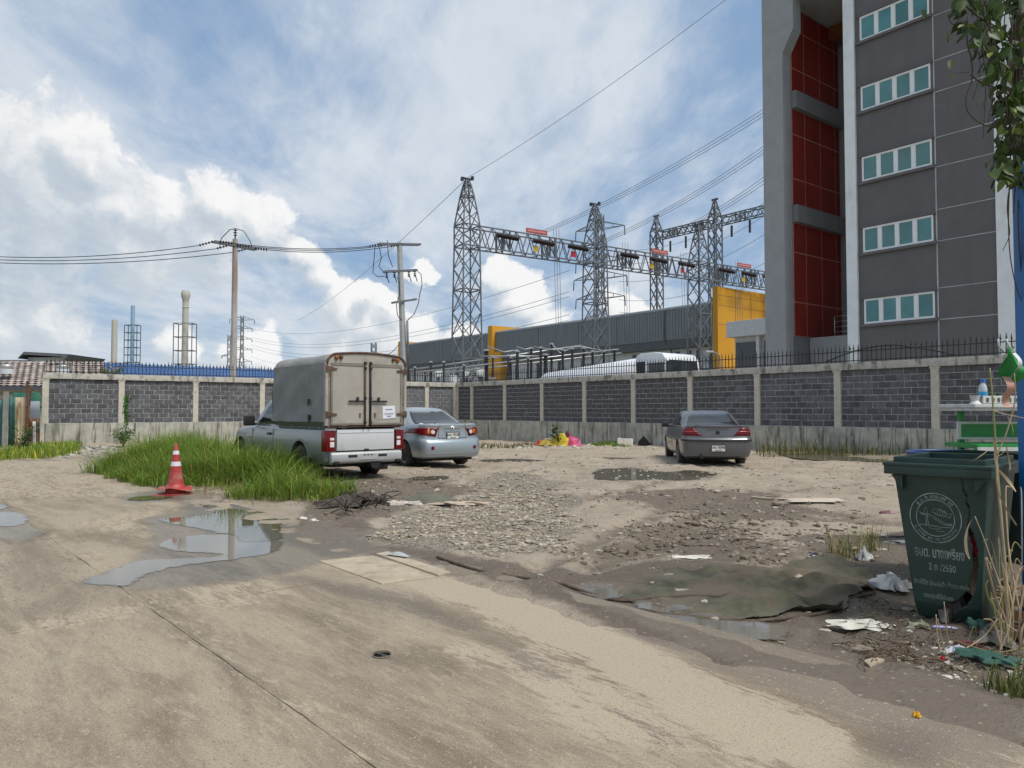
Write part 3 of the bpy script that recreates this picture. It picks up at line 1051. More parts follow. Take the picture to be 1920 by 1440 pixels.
def block_wall(P0, P1, posts, length, label, near):
    ang = math.atan2(P1[1] - P0[1], P1[0] - P0[0])
    t = thing('block_wall', label, 'wall', (P0[0], P0[1], 0), ang)
    rr = random.Random(len(posts))
    # plinth panels
    u = posts[0]
    while u < length:
        w = min(rr.choice((1.25, 1.4, 1.55)), length - u)
        MB().bb(u + 0.006, u + w - 0.006, -0.11, 0.10, -0.7, ZB - 0.012 + rr.uniform(-.006, .006)).build('plinth_panel', M_BASE, t, bevel=0.008)
        u += w
    MB().bb(posts[0], length, -0.095, 0.08, -0.7, ZB - 0.03).build('plinth_core', mat('joint', (0.09, 0.085, 0.075), 0.95), t)
    MB().bb(posts[0], length, -0.001, 0.06, ZB - 0.02, ZT + 0.02).build('mortar_bed', M_MORTAR, t)
    # posts and coping
    for i, p in enumerate(posts):
        w = 0.23
        mb = MB().bb(p - w / 2, p + w / 2, -0.075, 0.09, ZB - 0.02, ZT + 0.012)
        mb.bb(p - w / 2 - 0.03, p + w / 2 + 0.03, -0.085, 0.0, ZT - 0.07, ZT + 0.008)
        mb.build('post', M_POST, t, bevel=0.008)
    for i in range(len(posts)):
        a = posts[i]
        b = posts[i + 1] if i + 1 < len(posts) else length
        if b - a > 0.1:
            mb = MB()
            n = max(4, int((b - a) / 0.12))
            # uneven cast coping
            def prof(u_, v_, a=a, b=b):
                x = a - 0.115 + (b - a) * u_
                k = int(round(v_ * 5))
                pts = [(-0.05, ZT - 0.004), (-0.105, ZT + 0.0), (-0.105, ZT + 0.19), (-0.09, ZT + 0.235), (0.10, ZT + 0.235), (0.10, ZT)]
                y, z = pts[k]
                if k in (0, 1):
                    z += 0.022 * (float(vnoise(np.array([x * 5]), np.array([k * 0.0]), 3)[0]) - 0.5)
                return (x, y, z)
            mb.grid(n, 6, prof)
            mb.build('coping', M_CONC, t, smooth=35)
    # blocks
    cells = []
    P = list(posts) + ([length] if length - posts[-1] > 0.3 else [])
    for a, b in zip(P[:-1], P[1:]):
        x0, x1 = a + 0.118, b - 0.118
        for row in range(ROWS):
            x = x0 - (0.2 if (row % 2) else 0.0) + rr.uniform(-0.02, 0.02)
            while x < x1 - 0.04:
                s, e = max(x, x0), min(x + 0.398, x1)
                if e - s > 0.06:
                    cells.append((s, e, row))
                x += 0.398
    def depth(c):
        um = (c[0] + c[1]) / 2
        return math.hypot(P0[0] + um * math.cos(ang), P0[1] + um * math.sin(ang))
    cells.sort(key=lambda c: depth(c))
    rest = MB()
    for k, (s, e, row) in enumerate(cells):
        cx, cz = (s + e) / 2, ZB + (row + 0.5) * BRH + rr.uniform(-.003, .003)
        sc = (e - s - 0.022) / 0.376
        dy = rr.uniform(-0.004, 0.004)
        if k < 300:
            inst(brick_mesh(rr.randrange(6)), 'brick', t, (cx, dy, cz), (0, 0, rr.uniform(-.004, .004)), (sc, 1, 1))
        else:
            me = brick_mesh(rr.randrange(6))
            rest.add([(v.co.x * sc + cx, v.co.y + dy, v.co.z + cz) for v in me.vertices], [tuple(p.vertices) for p in me.polygons])
    if rest.v:
        o = rest.build('bricks', M_BLOCK, t)
        stuff(o)
    return t, ang


postsL = [-0.0, 2.81, 5.86, 8.9, 11.93, 14.96, 17.98, 19.83]
postsR = [1.6 + 3.028 * i for i in range(0, 10)]
LL, LR = 19.95, 31.5
wallL, angL = block_wall(WALL_A, WALL_C, postsL, LL, 'grey block wall with cream posts behind the pickup truck', None)
wallR, angR = block_wall(WALL_C, WALL_R, [0.12] + postsR, LR, 'long grey block wall with cream posts behind the dark sedan', None)


def spiked_fence(P0, ang, u0, u1, label, step):
    t = thing('spiked_fence', label, 'fence', (P0[0], P0[1], ZT + 0.235), ang)
    for z in (0.06, 0.36):
        MB().bb(u0, u1, -0.012, 0.012, z - 0.014, z + 0.014).build('rail', M_IRON, t)
    pk = MB()
    pk.bb(-0.012, 0.012, -0.010, 0.010, 0, 0.46)
    pk.lathe([(0.021, 0.44), (0.022, 0.47), (0.003, 0.60)], 4)
    pk.bar((0, -.01, 0.40), (0.035, -.01, 0.47), 0.010)
    pk.lathe([(0.001, 0.17), (0.016, 0.19), (0.016, 0.21), (0.001, 0.23)], 5)
    me = pk.mesh('picket', M_IRON)
    n = int((u1 - u0) / step)
    rr = random.Random(9)
    for i in range(min(n, 298)):
        inst(me, 'picket', t, (u0 + 0.03 + i * step, 0.0, 0), (0, rr.uniform(-.03, .03), 0), (1, 1, rr.uniform(.95, 1.05)))
    return t


spiked_fence(WALL_A, angL, 0.0, 19.8, 'black spiked iron fence along the wall top in front of the blue roof', 0.150)
spiked_fence(WALL_C, angR, 0.05, 31.3, 'black spiked iron fence along the wall top in front of the substation', 0.150)

# loose black cable lying over the right fence
cb = MB()
def wallpt(P0, ang, u, y, z):
    return Vector((P0[0] + u * math.cos(ang) - y * math.sin(ang), P0[1] + u * math.sin(ang) + y * math.cos(ang), z))
cb.tube([wallpt(WALL_C, angR, 22.4 + 4.0 * k / 12, -0.06, ZT + 0.30 + 0.42 * math.sin(math.pi * k / 12) * (1 if k < 8 else .9)) for k in range(13)], 0.022, 6)
tag(cb.build('cable', mat('black_rubber', (0.02, 0.02, 0.02), 0.6), smooth=True), 'black cable arching over the spiked fence in front of the office tower', 'cable')

# ================================================================== OFFICE TOWER (right)
def frame_uv(px, Y, VPL=-120):
    """origin on the ray at px with depth Y; u runs right and nearer, v runs deeper"""
    p = at(px, 768, Y)
    d = Vector(((VPL - 960) / F, 1.0, 0)).normalized()
    u = -d
    return p, math.atan2(u.y, u.x)


M_GREY = mat('charcoal_render', (0.130, 0.127, 0.131), 0.85, var=0.06, vscale=1.2, bump=0.15, bscale=80, dirt=(0.105, 0.10, 0.098, 0.45), dscale=0.9, dlo=.48, dhi=.75, dstretch=(2.2, 2.2, .12))
M_PALE = mat('pale_grey_render', (0.30, 0.312, 0.32), 0.85, var=0.06, vscale=1.5, bump=0.1, bscale=60, dirt=(0.29, 0.30, 0.30, 0.6), dscale=0.8, dlo=.55, dhi=.7)
M_MIDG = mat('mid_grey_render', (0.185, 0.195, 0.20), 0.85, var=0.06, vscale=1.5, bump=0.1)
M_WHITE = mat('white_render', (0.74, 0.78, 0.79), 0.75, var=0.05, vscale=2, dirt=(0.42, 0.43, 0.42, 0.5), dscale=0.8, dlo=.55, dhi=.75, dstretch=(1, 1, .4))
M_RED = mat('red_panel', (0.20, 0.014, 0.006), 0.55, var=0.15, vscale=0.7)
M_REDL = mat('panel_joint', (0.42, 0.20, 0.16), 0.6)
M_FRAME = mat('white_frame', (0.75, 0.78, 0.78), 0.4, var=0.03)
M_DARK = mat('dark_interior', (0.03, 0.032, 0.035), 0.8)
M_STEEL = mat('steel_rail', (0.35, 0.36, 0.36), 0.35, 0.8, var=0.05)
M_ORANGE = mat('varnished_beam', (0.20, 0.065, 0.012), 0.6, var=0.3, vscale=2)


def glass(name, col, rough=0.06, spec=0.8):
    m = mat(name, col, rough, 0.0, var=0.18, vscale=0.5, spec=spec)
    return m


M_TEAL = mat('teal_glass', (0.050, 0.185, 0.19), 0.08, var=.25, vscale=.6, spec=.8, rand=.22)
M_TINT = glass('tinted_glass', (0.02, 0.024, 0.028), 0.05)

p0, ang0 = frame_uv(1612, 34.7)
tower = thing('office_tower', 'tall charcoal and white office tower with red panels and teal windows', 'building', (p0.x, p0.y, -0.6), ang0)
ZO = -0.6                                 # local z of world zero is +0.6


def U(px):
    """distance along the facade for a photo column"""
    r = ray(px, 500)
    d = Vector((math.cos(ang0), math.sin(ang0)))
    # p0 + s d = t r
    det = d.x * (-r.y) + r.x * d.y
    return ((-p0.x) * (-r.y) - (-r.x) * (-p0.y)) / det


def ZF(px, py):
    """height above ground of a photo point on the facade plane"""
    s = U(px)
    q = Vector((p0.x + s * math.cos(ang0), p0.y + s * math.sin(ang0)))
    return at(px, py, q.y).z - ZO


HT = 26.0
uL, uR = 0.0, U(1905)                     # facade between the two white pilasters
uW0 = U(1590)
uWr0, uWr1 = U(1871), U(1906)
u12 = U(1758)
depth = 14.0
MB().bb(0.06, uWr0 - 0.01, 0.0, depth, 0, HT).build('wall', M_GREY, tower)
MB().bb(uW0, 0.055, -0.14, depth, 0, HT + 0.4).build('pilaster', M_WHITE, tower)
MB().bb(uWr0, uWr1, -0.10, depth, 0, HT + 0.4).build('pilaster', M_WHITE, tower)
MB().bb(uWr1, uWr1 + 2.2, 0.55, depth, 0, HT).build('side_wall', M_PALE, tower)
# joints: white lines on the blank bay
M_JOINT = mat('pale_joint', (0.42, 0.43, 0.43), 0.8, var=.2, vscale=1)
MB().bb(u12 - 0.025, u12 + 0.025, -0.018, 0.02, 0, HT).build('joint_strip', M_JOINT, tower)
for py in (108, 176, 236, 292, 350, 432, 494, 588, 660):
    pass
fl = [ZF(1760, y) for y in (30, 114, 173, 258, 313, 393, 452, 540, 599)]
for z in fl:
    MB().bb(u12 + 0.035, uWr0 - 0.012, -0.010, 0.02, z - 0.016, z + 0.016).build('joint_strip', M_JOINT, tower)
for z in (fl[0] + (fl[0] - fl[2]), fl[1] + (fl[1] - fl[3])):
    MB().bb(u12 + 0.035, uWr0 - 0.012, -0.010, 0.02, z - 0.016, z + 0.016).build('joint_strip', M_JOINT, tower)
# windows: one row of four lights per storey
sills = [ZF(1612, y) for y in (609, 474, 349, 218, 82)]
H = (sills[4] - sills[0]) / 4
wz = [sills[0] + H * i for i in range(-1, 7)]
ua, ub = U(1620), U(1752)
tops = ZF(1616, 562) - sills[0]
for z in wz:
    if z < 0 or z + 2 > HT:
        continue
    w = MB().bb(ua - 0.1, ub + 0.1, 0.02, 0.10, z, z + tops + 0.06).build('window', M_DARK, tower)
    MB().bb(ua - 0.16, ub + 0.14, -0.13, 0.06, z - 0.13, z).build('sill', M_GREY, w, bevel=0.01)
    MB().bb(ua - 0.14, ub + 0.12, -0.10, 0.06, z + tops + 0.02, z + tops + 0.09).build('hood', M_GREY, w)
    fr = MB()
    z0, z1 = z + 0.01, z + tops
    fr.bb(ua, ub, -0.05, 0.04, z0, z0 + 0.06).bb(ua, ub, -0.05, 0.04, z1 - 0.06, z1)
    n = 4
    bw = (ub - ua) / n
    for k in range(n + 1):
        x = ua + bw * k
        ww = 0.05 if k in (0, n) else 0.075
        fr.bb(max(ua, x - ww), min(ub, x + ww), -0.048, 0.04, z0 + 0.055, z1 - 0.055)
    fr.build('window_frame', M_FRAME, w)
    for k in range(n):
        x0, x1 = ua + bw * k + (0.05 if k == 0 else .075), ua + bw * (k + 1) - (.05 if k == n - 1 else .075)
        MB().bb(x0, x1, -0.015, 0.012, z0 + 0.06, z1 - 0.06).build('pane', M_TEAL, w)
        e = MB()
        for (a, b, c, d) in ((x0, x0 + .028, z0 + .06, z1 - .06), (x1 - .028, x1, z0 + .06, z1 - .06), (x0 + .028, x1 - .028, z0 + .06, z0 + .09), (x0 + .028, x1 - .028, z1 - .09, z1 - .06)):
            e.bb(a, b, -0.032, 0.0, c, d)
        e.build('casement', M_FRAME, w)
# stair bay on the left: a fin wall, red lining, beams and rear column
uF0, uF1 = U(1441), U(1479)
zc = ZF(1479, 78)                          # start of the haunch
fin = [(uF0, 0), (uF1, 0), (uF1, zc - 0.7), (uF1 + 0.62, zc + 0.35), (uF1 + 0.62, zc + 2.0), (uF0, zc + 2.0)]
MB().prism(fin, -0.35, 0.35).build('fin_wall', M_PALE, tower)
MB().bb(uF0, uF1, 0.36, 6.2, 0, zc + 2.0).build('return_wall', M_MIDG, tower)
MB().prism([(uF0, zc + 2.0), (uW0 - 0.01, zc + 2.0), (uW0 - 0.01, zc + 3.4), (uF0, zc + 3.4)], -0.35, depth).build('head_beam', M_PALE, tower)
zr0 = ZF(1491, 628)
zb1, zb2 = ZF(1491, 396), ZF(1491, 180)
D5 = 5.0
gapz = [(zr0, zb1 - 0.45), (zb1 + 0.45, zb2 - 0.45), (zb2 + 0.45, zc + 1.95)]
for (a, b) in gapz:
    rows_ = 3
    hs = [a, a + (b - a) * 0.30, a + (b - a) * 0.74, b] if a == zr0 else [a, a + (b - a) * .28, a + (b - a) * .74, b]
    ds = [0.40, 1.55, 3.05, 4.55, D5]
    for i in range(3):
        for j in range(4):
            MB().bb(uF1 + 0.002, uF1 + 0.042, ds[j] + 0.028, ds[j + 1] - 0.028, hs[i] + 0.028, hs[i + 1] - 0.028).build('cladding_panel', M_RED, tower)
    MB().bb(uF1, uF1 + 0.035, 0.38, D5, a, b).build('joint_backing', M_REDL, tower)
for z in (zb1, zb2):
    MB().bb(uF1 + 0.001, uF1 + 0.30, 0.36, D5 + 0.5, z - 0.44, z + 0.44).build('beam', M_MIDG, tower, bevel=0.01)
MB().bb(uF1 + 0.002, uF1 + 0.55, D5 + 0.02, D5 + 0.75, 0, zc + 1.2).build('rear_column', M_MIDG, tower)
MB().prism([(uF1 + 0.55, zc - 1.5), (uF1 + 1.6, zc - 0.2), (uF1 + 1.6, zc + 1.2), (uF1 + 0.55, zc + 1.2)], D5 + 0.05, D5 + 0.72).build('haunch', M_MIDG, tower)
MB().bb(uF1 + 0.06, uW0 - 0.01, D5 - 1.0, D5 - 0.55, zc + 1.3, zc + 1.95).build('timber_beam', M_ORANGE, tower)
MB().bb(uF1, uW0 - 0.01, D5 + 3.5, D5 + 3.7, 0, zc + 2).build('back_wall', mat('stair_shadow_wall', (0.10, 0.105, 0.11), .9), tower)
# landings: solid floors with an upstand
MB().bb(uF1 + 0.06, uW0 - 0.01, 2.0, D5 + 3.4, zr0 - 0.5, zr0 - 0.06).build('landing', M_MIDG, tower)
MB().bb(uF1 + 0.06, uW0 - 0.01, 1.75, 1.99, zr0 - 1.5, zr0 - 0.03).build('upstand', M_PALE, tower)
for zz in (zb1 + 0.2, zb2 + 0.2):
    MB().bb(uF1 + 0.56, uW0 - 0.01, D5 + 0.1, D5 + 3.4, zz - 0.4, zz).build('landing', M_MIDG, tower)
def railing(x0, x1, y, z, n):
    r = MB()
    for k in range(n + 1):
        x = x0 + (x1 - x0) * k / n
        r.tube([(x, y, z), (x, y, z + 1.0)], 0.028, 6)
    for h in (0.22, 0.48, 0.74, 1.0):
        r.tube([(x0, y, z + h), (x1, y, z + h)], 0.022, 6)
    return r
railing(uF1 + 1.35, uF1 + 2.35, 1.87, zr0 - 0.04, 1).build('railing', M_STEEL, tower, smooth=True)
railing(uF1 + 2.45, uW0 - 0.05, 1.87, zr0 - 0.04, 1).build('railing', M_STEEL, tower, smooth=True)
railing(uF1 + 0.8, uW0 - 0.05, D5 + 0.2, zb1 + 0.21, 1).build('railing', M_STEEL, tower, smooth=True)
# low block under the landing
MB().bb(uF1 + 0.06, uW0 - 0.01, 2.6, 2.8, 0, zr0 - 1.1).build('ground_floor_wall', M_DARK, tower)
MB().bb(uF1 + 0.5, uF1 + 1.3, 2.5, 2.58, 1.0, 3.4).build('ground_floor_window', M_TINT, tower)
cam_ = thing('security_camera', 'white security camera on the white pilaster above the fence', 'camera', tuple(at(1603, 655, 34.2)), ang0)
cm = MB()
cm.box((0, -0.25, 0), (0.12, 0.34, 0.11)).build('housing', M_FRAME, cam_, bevel=0.02)
MB().lathe([(0.001, -0.44), (0.05, -0.44), (0.05, -0.40)], 10, 'y').build('lens', M_TINT, cam_)
MB().tube([(0, -0.15, -0.04), (0, -0.05, -0.16), (0, 0.35, -0.16)], 0.025).build('bracket', M_FRAME, cam_)

# ================================================================== LONG SHED with yellow fins
M_CLAD = mat('grey_cladding', (0.20, 0.220, 0.232), 0.55, 0.2, var=0.04, vscale=0.5)
M_SOFF = mat('soffit_grey', (0.10, 0.11, 0.115), 0.8)
M_SHW = mat('shed_white', (0.55, 0.58, 0.60), 0.8, var=0.05)
M_YEL = mat('yellow_panel', (0.60, 0.290, 0.012), 0.6, var=0.06, vscale=0.3)
M_SEAM = mat('panel_seam', (0.055, 0.055, 0.05), 0.8)

sp, sang = frame_uv(1345, 68.0)
shed = thing('warehouse_shed', 'long grey metal warehouse with yellow fin walls behind the substation', 'building', (sp.x, sp.y, -0.6), sang)


def SU(px):
    r = ray(px, 600)
    d = Vector((math.cos(sang), math.sin(sang)))
    det = d.x * (-r.y) + r.x * d.y
    return ((-sp.x) * (-r.y) - (-r.x) * (-sp.y)) / det


def SZ(px, py):
    s = SU(px)
    return at(px, py, sp.y + s * math.sin(sang)).z + 0.6


s0 = SU(757)
zt = SZ(1240, 583)
zb_ = SZ(1240, 639)
zs_ = SZ(1240, 655)
# ribbed upper cladding: sheets with small standing ribs
edges = [s0, SU(830), SU(925), SU(1010), SU(1085), SU(1157), SU(1245), -0.02]
for a, b in zip(edges[:-1], edges[1:]):
    mb = MB()
    n = max(2, int((b - a) / 0.35))
    poly = []
    for k in range(n):
        x = a + 0.03 + (b - a - 0.06) * k / n
        w = (b - a - 0.06) / n
        poly += [(x, 0.0), (x + w * .72, 0.0), (x + w * .78, -0.05), (x + w * .94, -0.05)]
    poly += [(b - 0.03, 0.0), (b - 0.03, 0.25), (a + 0.03, 0.25)]
    mb.prism(poly, zb_, zt, 'xy')
    mb.build('cladding_sheet', M_CLAD, shed)
MB().bb(s0, -0.03, 0.10, 0.26, zb_ + 0.02, zt - 0.05).build('seam_backing', M_SEAM, shed)
# rounded eaves and roof
rf = MB()
prof = [(0.27, zt - 0.02), (-0.06, zt - 0.02), (-0.03, zt + 0.16), (0.12, zt + 0.28), (0.6, zt + 0.36), (18, zt + 1.2), (18, zt + 1.0), (0.3, zt + 0.1)]
rf.prism(prof, s0, -0.02, 'yz')
rf.build('roof', mat('roof_sheet', (0.24, 0.26, 0.27), 0.5, 0.3), shed)
MB().bb(s0, -0.03, 0.03, 0.9, zs_, zb_ - 0.005).build('soffit_band', M_SOFF, shed)
MB().bb(s0, -0.03, 0.75, 16, 0, zs_ - 0.01).build('lower_wall', M_SHW, shed)
for px in (790, 850, 960, 1000, 1040, 1083, 1180, 1215, 1262, 1283, 1300, 1325):
    s = SU(px)
    MB().bb(s - 0.18, s + 0.18, 0.62, 0.745, 0, zs_ - 0.3).build('wall_column', M_SOFF, shed)
for (a, b) in ((1090, 1175), (1195, 1255), (1010, 1036)):
    MB().bb(SU(a), SU(b), 0.66, 0.742, 0, zs_ - 0.9).build('shutter', mat('shutter_white', (0.63, 0.66, 0.68), .6), shed)
MB().tube([(SU(1246), -0.12, zt), (SU(1246), -0.12, zb_), (SU(1246) + .5, 0.4, zs_ - .2), (SU(1246) + .5, 0.55, 0.1)], 0.08, 6).build('downpipe', M_SOFF, shed)
# yellow fin walls across the shed
def fin_wall(sx, top, t, d1, w=None):
    mb = MB().bb(sx - t, sx, -0.55, d1, 0, top)
    o = mb.build('fin_wall', M_YEL, shed)
    return o
zy = SZ(1345, 539)
f1 = fin_wall(0.55, zy, 0.55, 20, None)
for k in range(1, 9):
    MB().bb(0.552, 0.562, -0.3 + k * 2.4 - 0.02, -0.3 + k * 2.4 + 0.02, 0, zy).build('panel_seam', M_SEAM, f1)
for zz in (0.74, 0.87, 0.94):
    MB().bb(0.552, 0.558, -0.5, 20, zy * zz - 0.012, zy * zz + 0.012).build('panel_seam', M_SEAM, f1)
f2 = fin_wall(SU(929), SZ(922, 612), 0.9, 20)
MB().bb(SU(929), SU(942), -0.4, 0.7, 0, SZ(935, 660)).build('yellow_return', M_YEL, shed)
f3 = fin_wall(SU(757), SZ(752, 641), 0.7, 20)
# white office in front of the end wall
of = thing('site_office', 'low white office with dark windows in front of the yellow wall', 'building', tuple(at(1363, 768, 62.0).xy) + (-0.6,), sang)
def OZ(px, py, Y=62.0):
    return at(px, py, Y).z + 0.6
z1, z0 = OZ(1363, 604), OZ(1363, 633)
MB().bb(0, 9, 0.0, 6, z0, z1).build('fascia', M_SHW, of, bevel=0.02)
MB().bb(0.35, 9, 0.7, 6, 0, z0 - 0.005).build('wall', M_SHW, of)
for (a, b) in ((0.5, 2.35), (3.2, 5.2), (5.6, 7.4)):
    w = MB().bb(a, b, 0.58, 0.68, 0.8, z0 - 0.45).build('window', M_TINT, of)
    MB().bb(a + 0.55, a + 0.62, 0.55, 0.58, 0.8, z0 - 0.9).build('window_mullion', M_SOFF, w)
MB().bb(2.65, 2.95, 0.25, 0.69, 0, z0 - 0.01).build('column', M_SHW, of)

# ================================================================== HOUSES on the left
M_TILE = mat('roof_tile', (0.30, 0.25, 0.22), 0.85, var=0.25, vscale=2, rand=0.25)
def tiled_house():
    P = at(-30, 768, 42.0)
    t = thing('tiled_house', 'low house with weathered brown tile roof behind the left wall', 'house', (P.x - 14, P.y, -0.5), rad(4))
    MB().bb(0, 19.2, 0, 8, 0, 3.1).build('wall', mat('house_cream', (0.50, 0.49, 0.44), 0.9, dirt=(.2, .2, .16, .6)), t)
    for k, z in enumerate((1.9, 2.35, 2.75)):
        MB().bb(-0.1, 19.3, -0.12, -0.005, z, z + 0.10).build('ledge', mat('ledge_grey', (0.33, 0.33, 0.31), .9), t)
    MB().bb(-0.4, 19.6, -0.75, -0.55, 3.05, 3.25).build('gutter', mat('gutter_dark', (0.06, 0.065, 0.08), .6), t)
    # slope with courses of tiles
    sl = MB().add([(-0.4, -0.6, 3.2), (19.6, -0.6, 3.2), (19.6, 4, 4.9), (-0.4, 4, 4.9), (-0.4, 8.5, 3.2), (19.6, 8.5, 3.2)], [(0, 1, 2, 3), (3, 2, 5, 4), (0, 3, 4), (1, 5, 2)]).build('roof', M_SOFF, t)
    tm = MB()
    tm.grid(5, 2, lambda u, v: (u * 0.38 - .19, -0.02 + v * 0.46, 0.055 * math.sin(u * math.pi) + 0.05 * (1 - v)))
    me = tm.mesh('tile', M_TILE, smooth=True)
    ang = math.atan2(1.7, 4.6)
    cnt = 0
    ml = MB()
    for r in range(12):
        for c in range(51):
            x, d = -0.2 + c * 0.38 + (0.19 if r % 2 else 0), r * 0.40
            y, z = -0.62 + d * math.cos(ang), 3.23 + d * math.sin(ang)
            if 27 <= c < 51 and cnt < 290:
                inst(me, 'tile', sl, (x, y, z), (ang, 0, random.uniform(-.03, .03)))
                cnt += 1
            else:
                m4 = Matrix.Translation((x, y, z)) @ Euler((ang, 0, 0)).to_matrix().to_4x4()
                ml.M = m4
                ml.add([tuple(v.co) for v in me.vertices], [tuple(p.vertices) for p in me.polygons])
    ml.M = Matrix()
    stuff(ml.build('tiles', M_TILE, sl, smooth=True, fix=False))
    for (px, py) in ((13, 690), (118, 690)):
        q = at(px, py, 43.5)
        vt = thing('roof_vent', 'white round roof vent on the tile roof, ' + ('far left edge' if px < 50 else 'behind the spiked fence'), 'vent', (q.x, q.y, q.z - 0.35))
        MB().lathe([(0.33, 0), (0.33, 0.30)], 12).build('vent_base', M_SHW, vt)
        MB().lathe([(0.20, 0.30), (0.30, 0.38), (0.30, 0.5), (0.16, 0.58), (0.001, 0.6)], 12).build('vent_cap', mat('vent_metal', (0.5, 0.5, 0.48), .4, .6), vt, smooth=True)
    return t
tiled_house()

q = at(60, 768, 75.0)
hs = thing('white_house', 'modern white house with flat dark overhanging roofs, far left', 'house', (q.x, q.y, -0.6), rad(3))
MB().bb(-0.5, 3.2, 0, 6, 0, at(60, 668, 75).z + 0.5).build('upper_wall', M_SHW, hs)
MB().bb(-12, -0.51, 0.3, 6, 0, at(60, 680, 75).z + 0.4).build('side_wall', M_SHW, hs)
zz = at(60, 664, 75).z + 0.6
MB().prism([(-1.0, zz - 0.5), (-0.4, zz + 0.18), (4.0, zz - 0.05), (3.5, zz - 0.65), (3.3, zz - .3), (-0.5, zz - 0.1)], -0.9, 6.5).build('roof', mat('house_roof', (0.12, 0.125, 0.135), .8), hs)
zz = at(60, 676, 75).z + 0.6
MB().bb(-13, -0.2, -0.8, 6.5, zz - 0.42, zz).build('lower_roof', mat('house_roof_low', (0.17, 0.175, 0.185), .8), hs)

M_BLUE = mat('blue_sheet', (0.045, 0.115, 0.27), 0.55, 0.1, var=0.12, vscale=0.7, dirt=(0.10, 0.16, 0.29, 0.7), dscale=1.3)
q0, q1 = at(220, 768, 44.0), at(560, 768, 52.0)
bl = thing('blue_roofed_shed', 'shed with bright blue corrugated roof behind the left spiked fence', 'shed', (q0.x, q0.y, -0.6), math.atan2(q1.y - q0.y, q1.x - q0.x))
L = (q1 - q0).length
zl, zr = at(220, 676, 44).z + 0.6, at(560, 690, 52).z + 0.6
edge = 0.0
def bsheet(u, v):
    x = L * u
    zt_ = zl + (zr - zl) * u
    return (x, v * 3.2 - 0.2, (2.4 + (zt_ - 2.4) * v) + 0.05 * math.sin(x * 26) )
for k in range(10):
    a, b = k / 10, (k + 1) / 10
    MB().grid(40, 3, lambda u, v: bsheet(a + (b - a) * u * 0.998, v)).build('roof_sheet', M_BLUE, bl, smooth=True, fix=False)
MB().bb(0.1, L, 0.3, 2.9, 0, 2.45).build('wall', M_CONC, bl)

# ================================================================== SUBSTATION
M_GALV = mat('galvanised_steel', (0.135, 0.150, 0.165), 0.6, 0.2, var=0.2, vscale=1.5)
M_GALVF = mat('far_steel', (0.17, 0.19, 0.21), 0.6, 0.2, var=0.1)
M_BROWN = mat('brown_porcelain', (0.035, 0.020, 0.020), 0.35, var=0.2)
M_BLACKI = mat('black_insulator', (0.020, 0.020, 0.025), 0.4, var=0.2)
M_WIRE = mat('aluminium_wire', (0.13, 0.145, 0.16), 0.55, 0.3)
M_CABLE = mat('black_cable', (0.025, 0.027, 0.03), 0.6)
M_ALU = mat('aluminium_tube', (0.42, 0.44, 0.45), 0.4, 0.6)


def lattice(t, levels, w, m, half=True):
    """levels: (z, half side) from base up; parts: four legs, a cross brace on each face of each panel, ring struts"""
    for (sx, sy) in ((-1, -1), (1, -1), (1, 1), (-1, 1)):
        mb = MB()
        for (z0, h0), (z1, h1) in zip(levels[:-1], levels[1:]):
            mb.bar((sx * h0, sy * h0, z0), (sx * h1, sy * h1, z1), w * 1.5)
        mb.build('leg', m, t)
    cs = ((-1, -1), (1, -1), (1, 1), (-1, 1))
    for (z0, h0), (z1, h1) in zip(levels[:-1], levels[1:]):
        for k in range(4):
            a, b = cs[k], cs[(k + 1) % 4]
            mb = MB()
            mb.bar((a[0] * h0, a[1] * h0, z0), (b[0] * h1, b[1] * h1, z1), w)
            mb.bar((b[0] * h0, b[1] * h0, z0), (a[0] * h1, a[1] * h1, z1), w)
            mb.build('brace', m, t)


def rings(t, zs, w, m):
    for (z, h) in zs:
        mb = MB()
        cs = ((-1, -1), (1, -1), (1, 1), (-1, 1))
        for k in range(4):
            a, b = cs[k], cs[(k + 1) % 4]
            mb.bar((a[0] * h, a[1] * h, z), (b[0] * h, b[1] * h, z), w)
        mb.build('ring_strut', m, t)


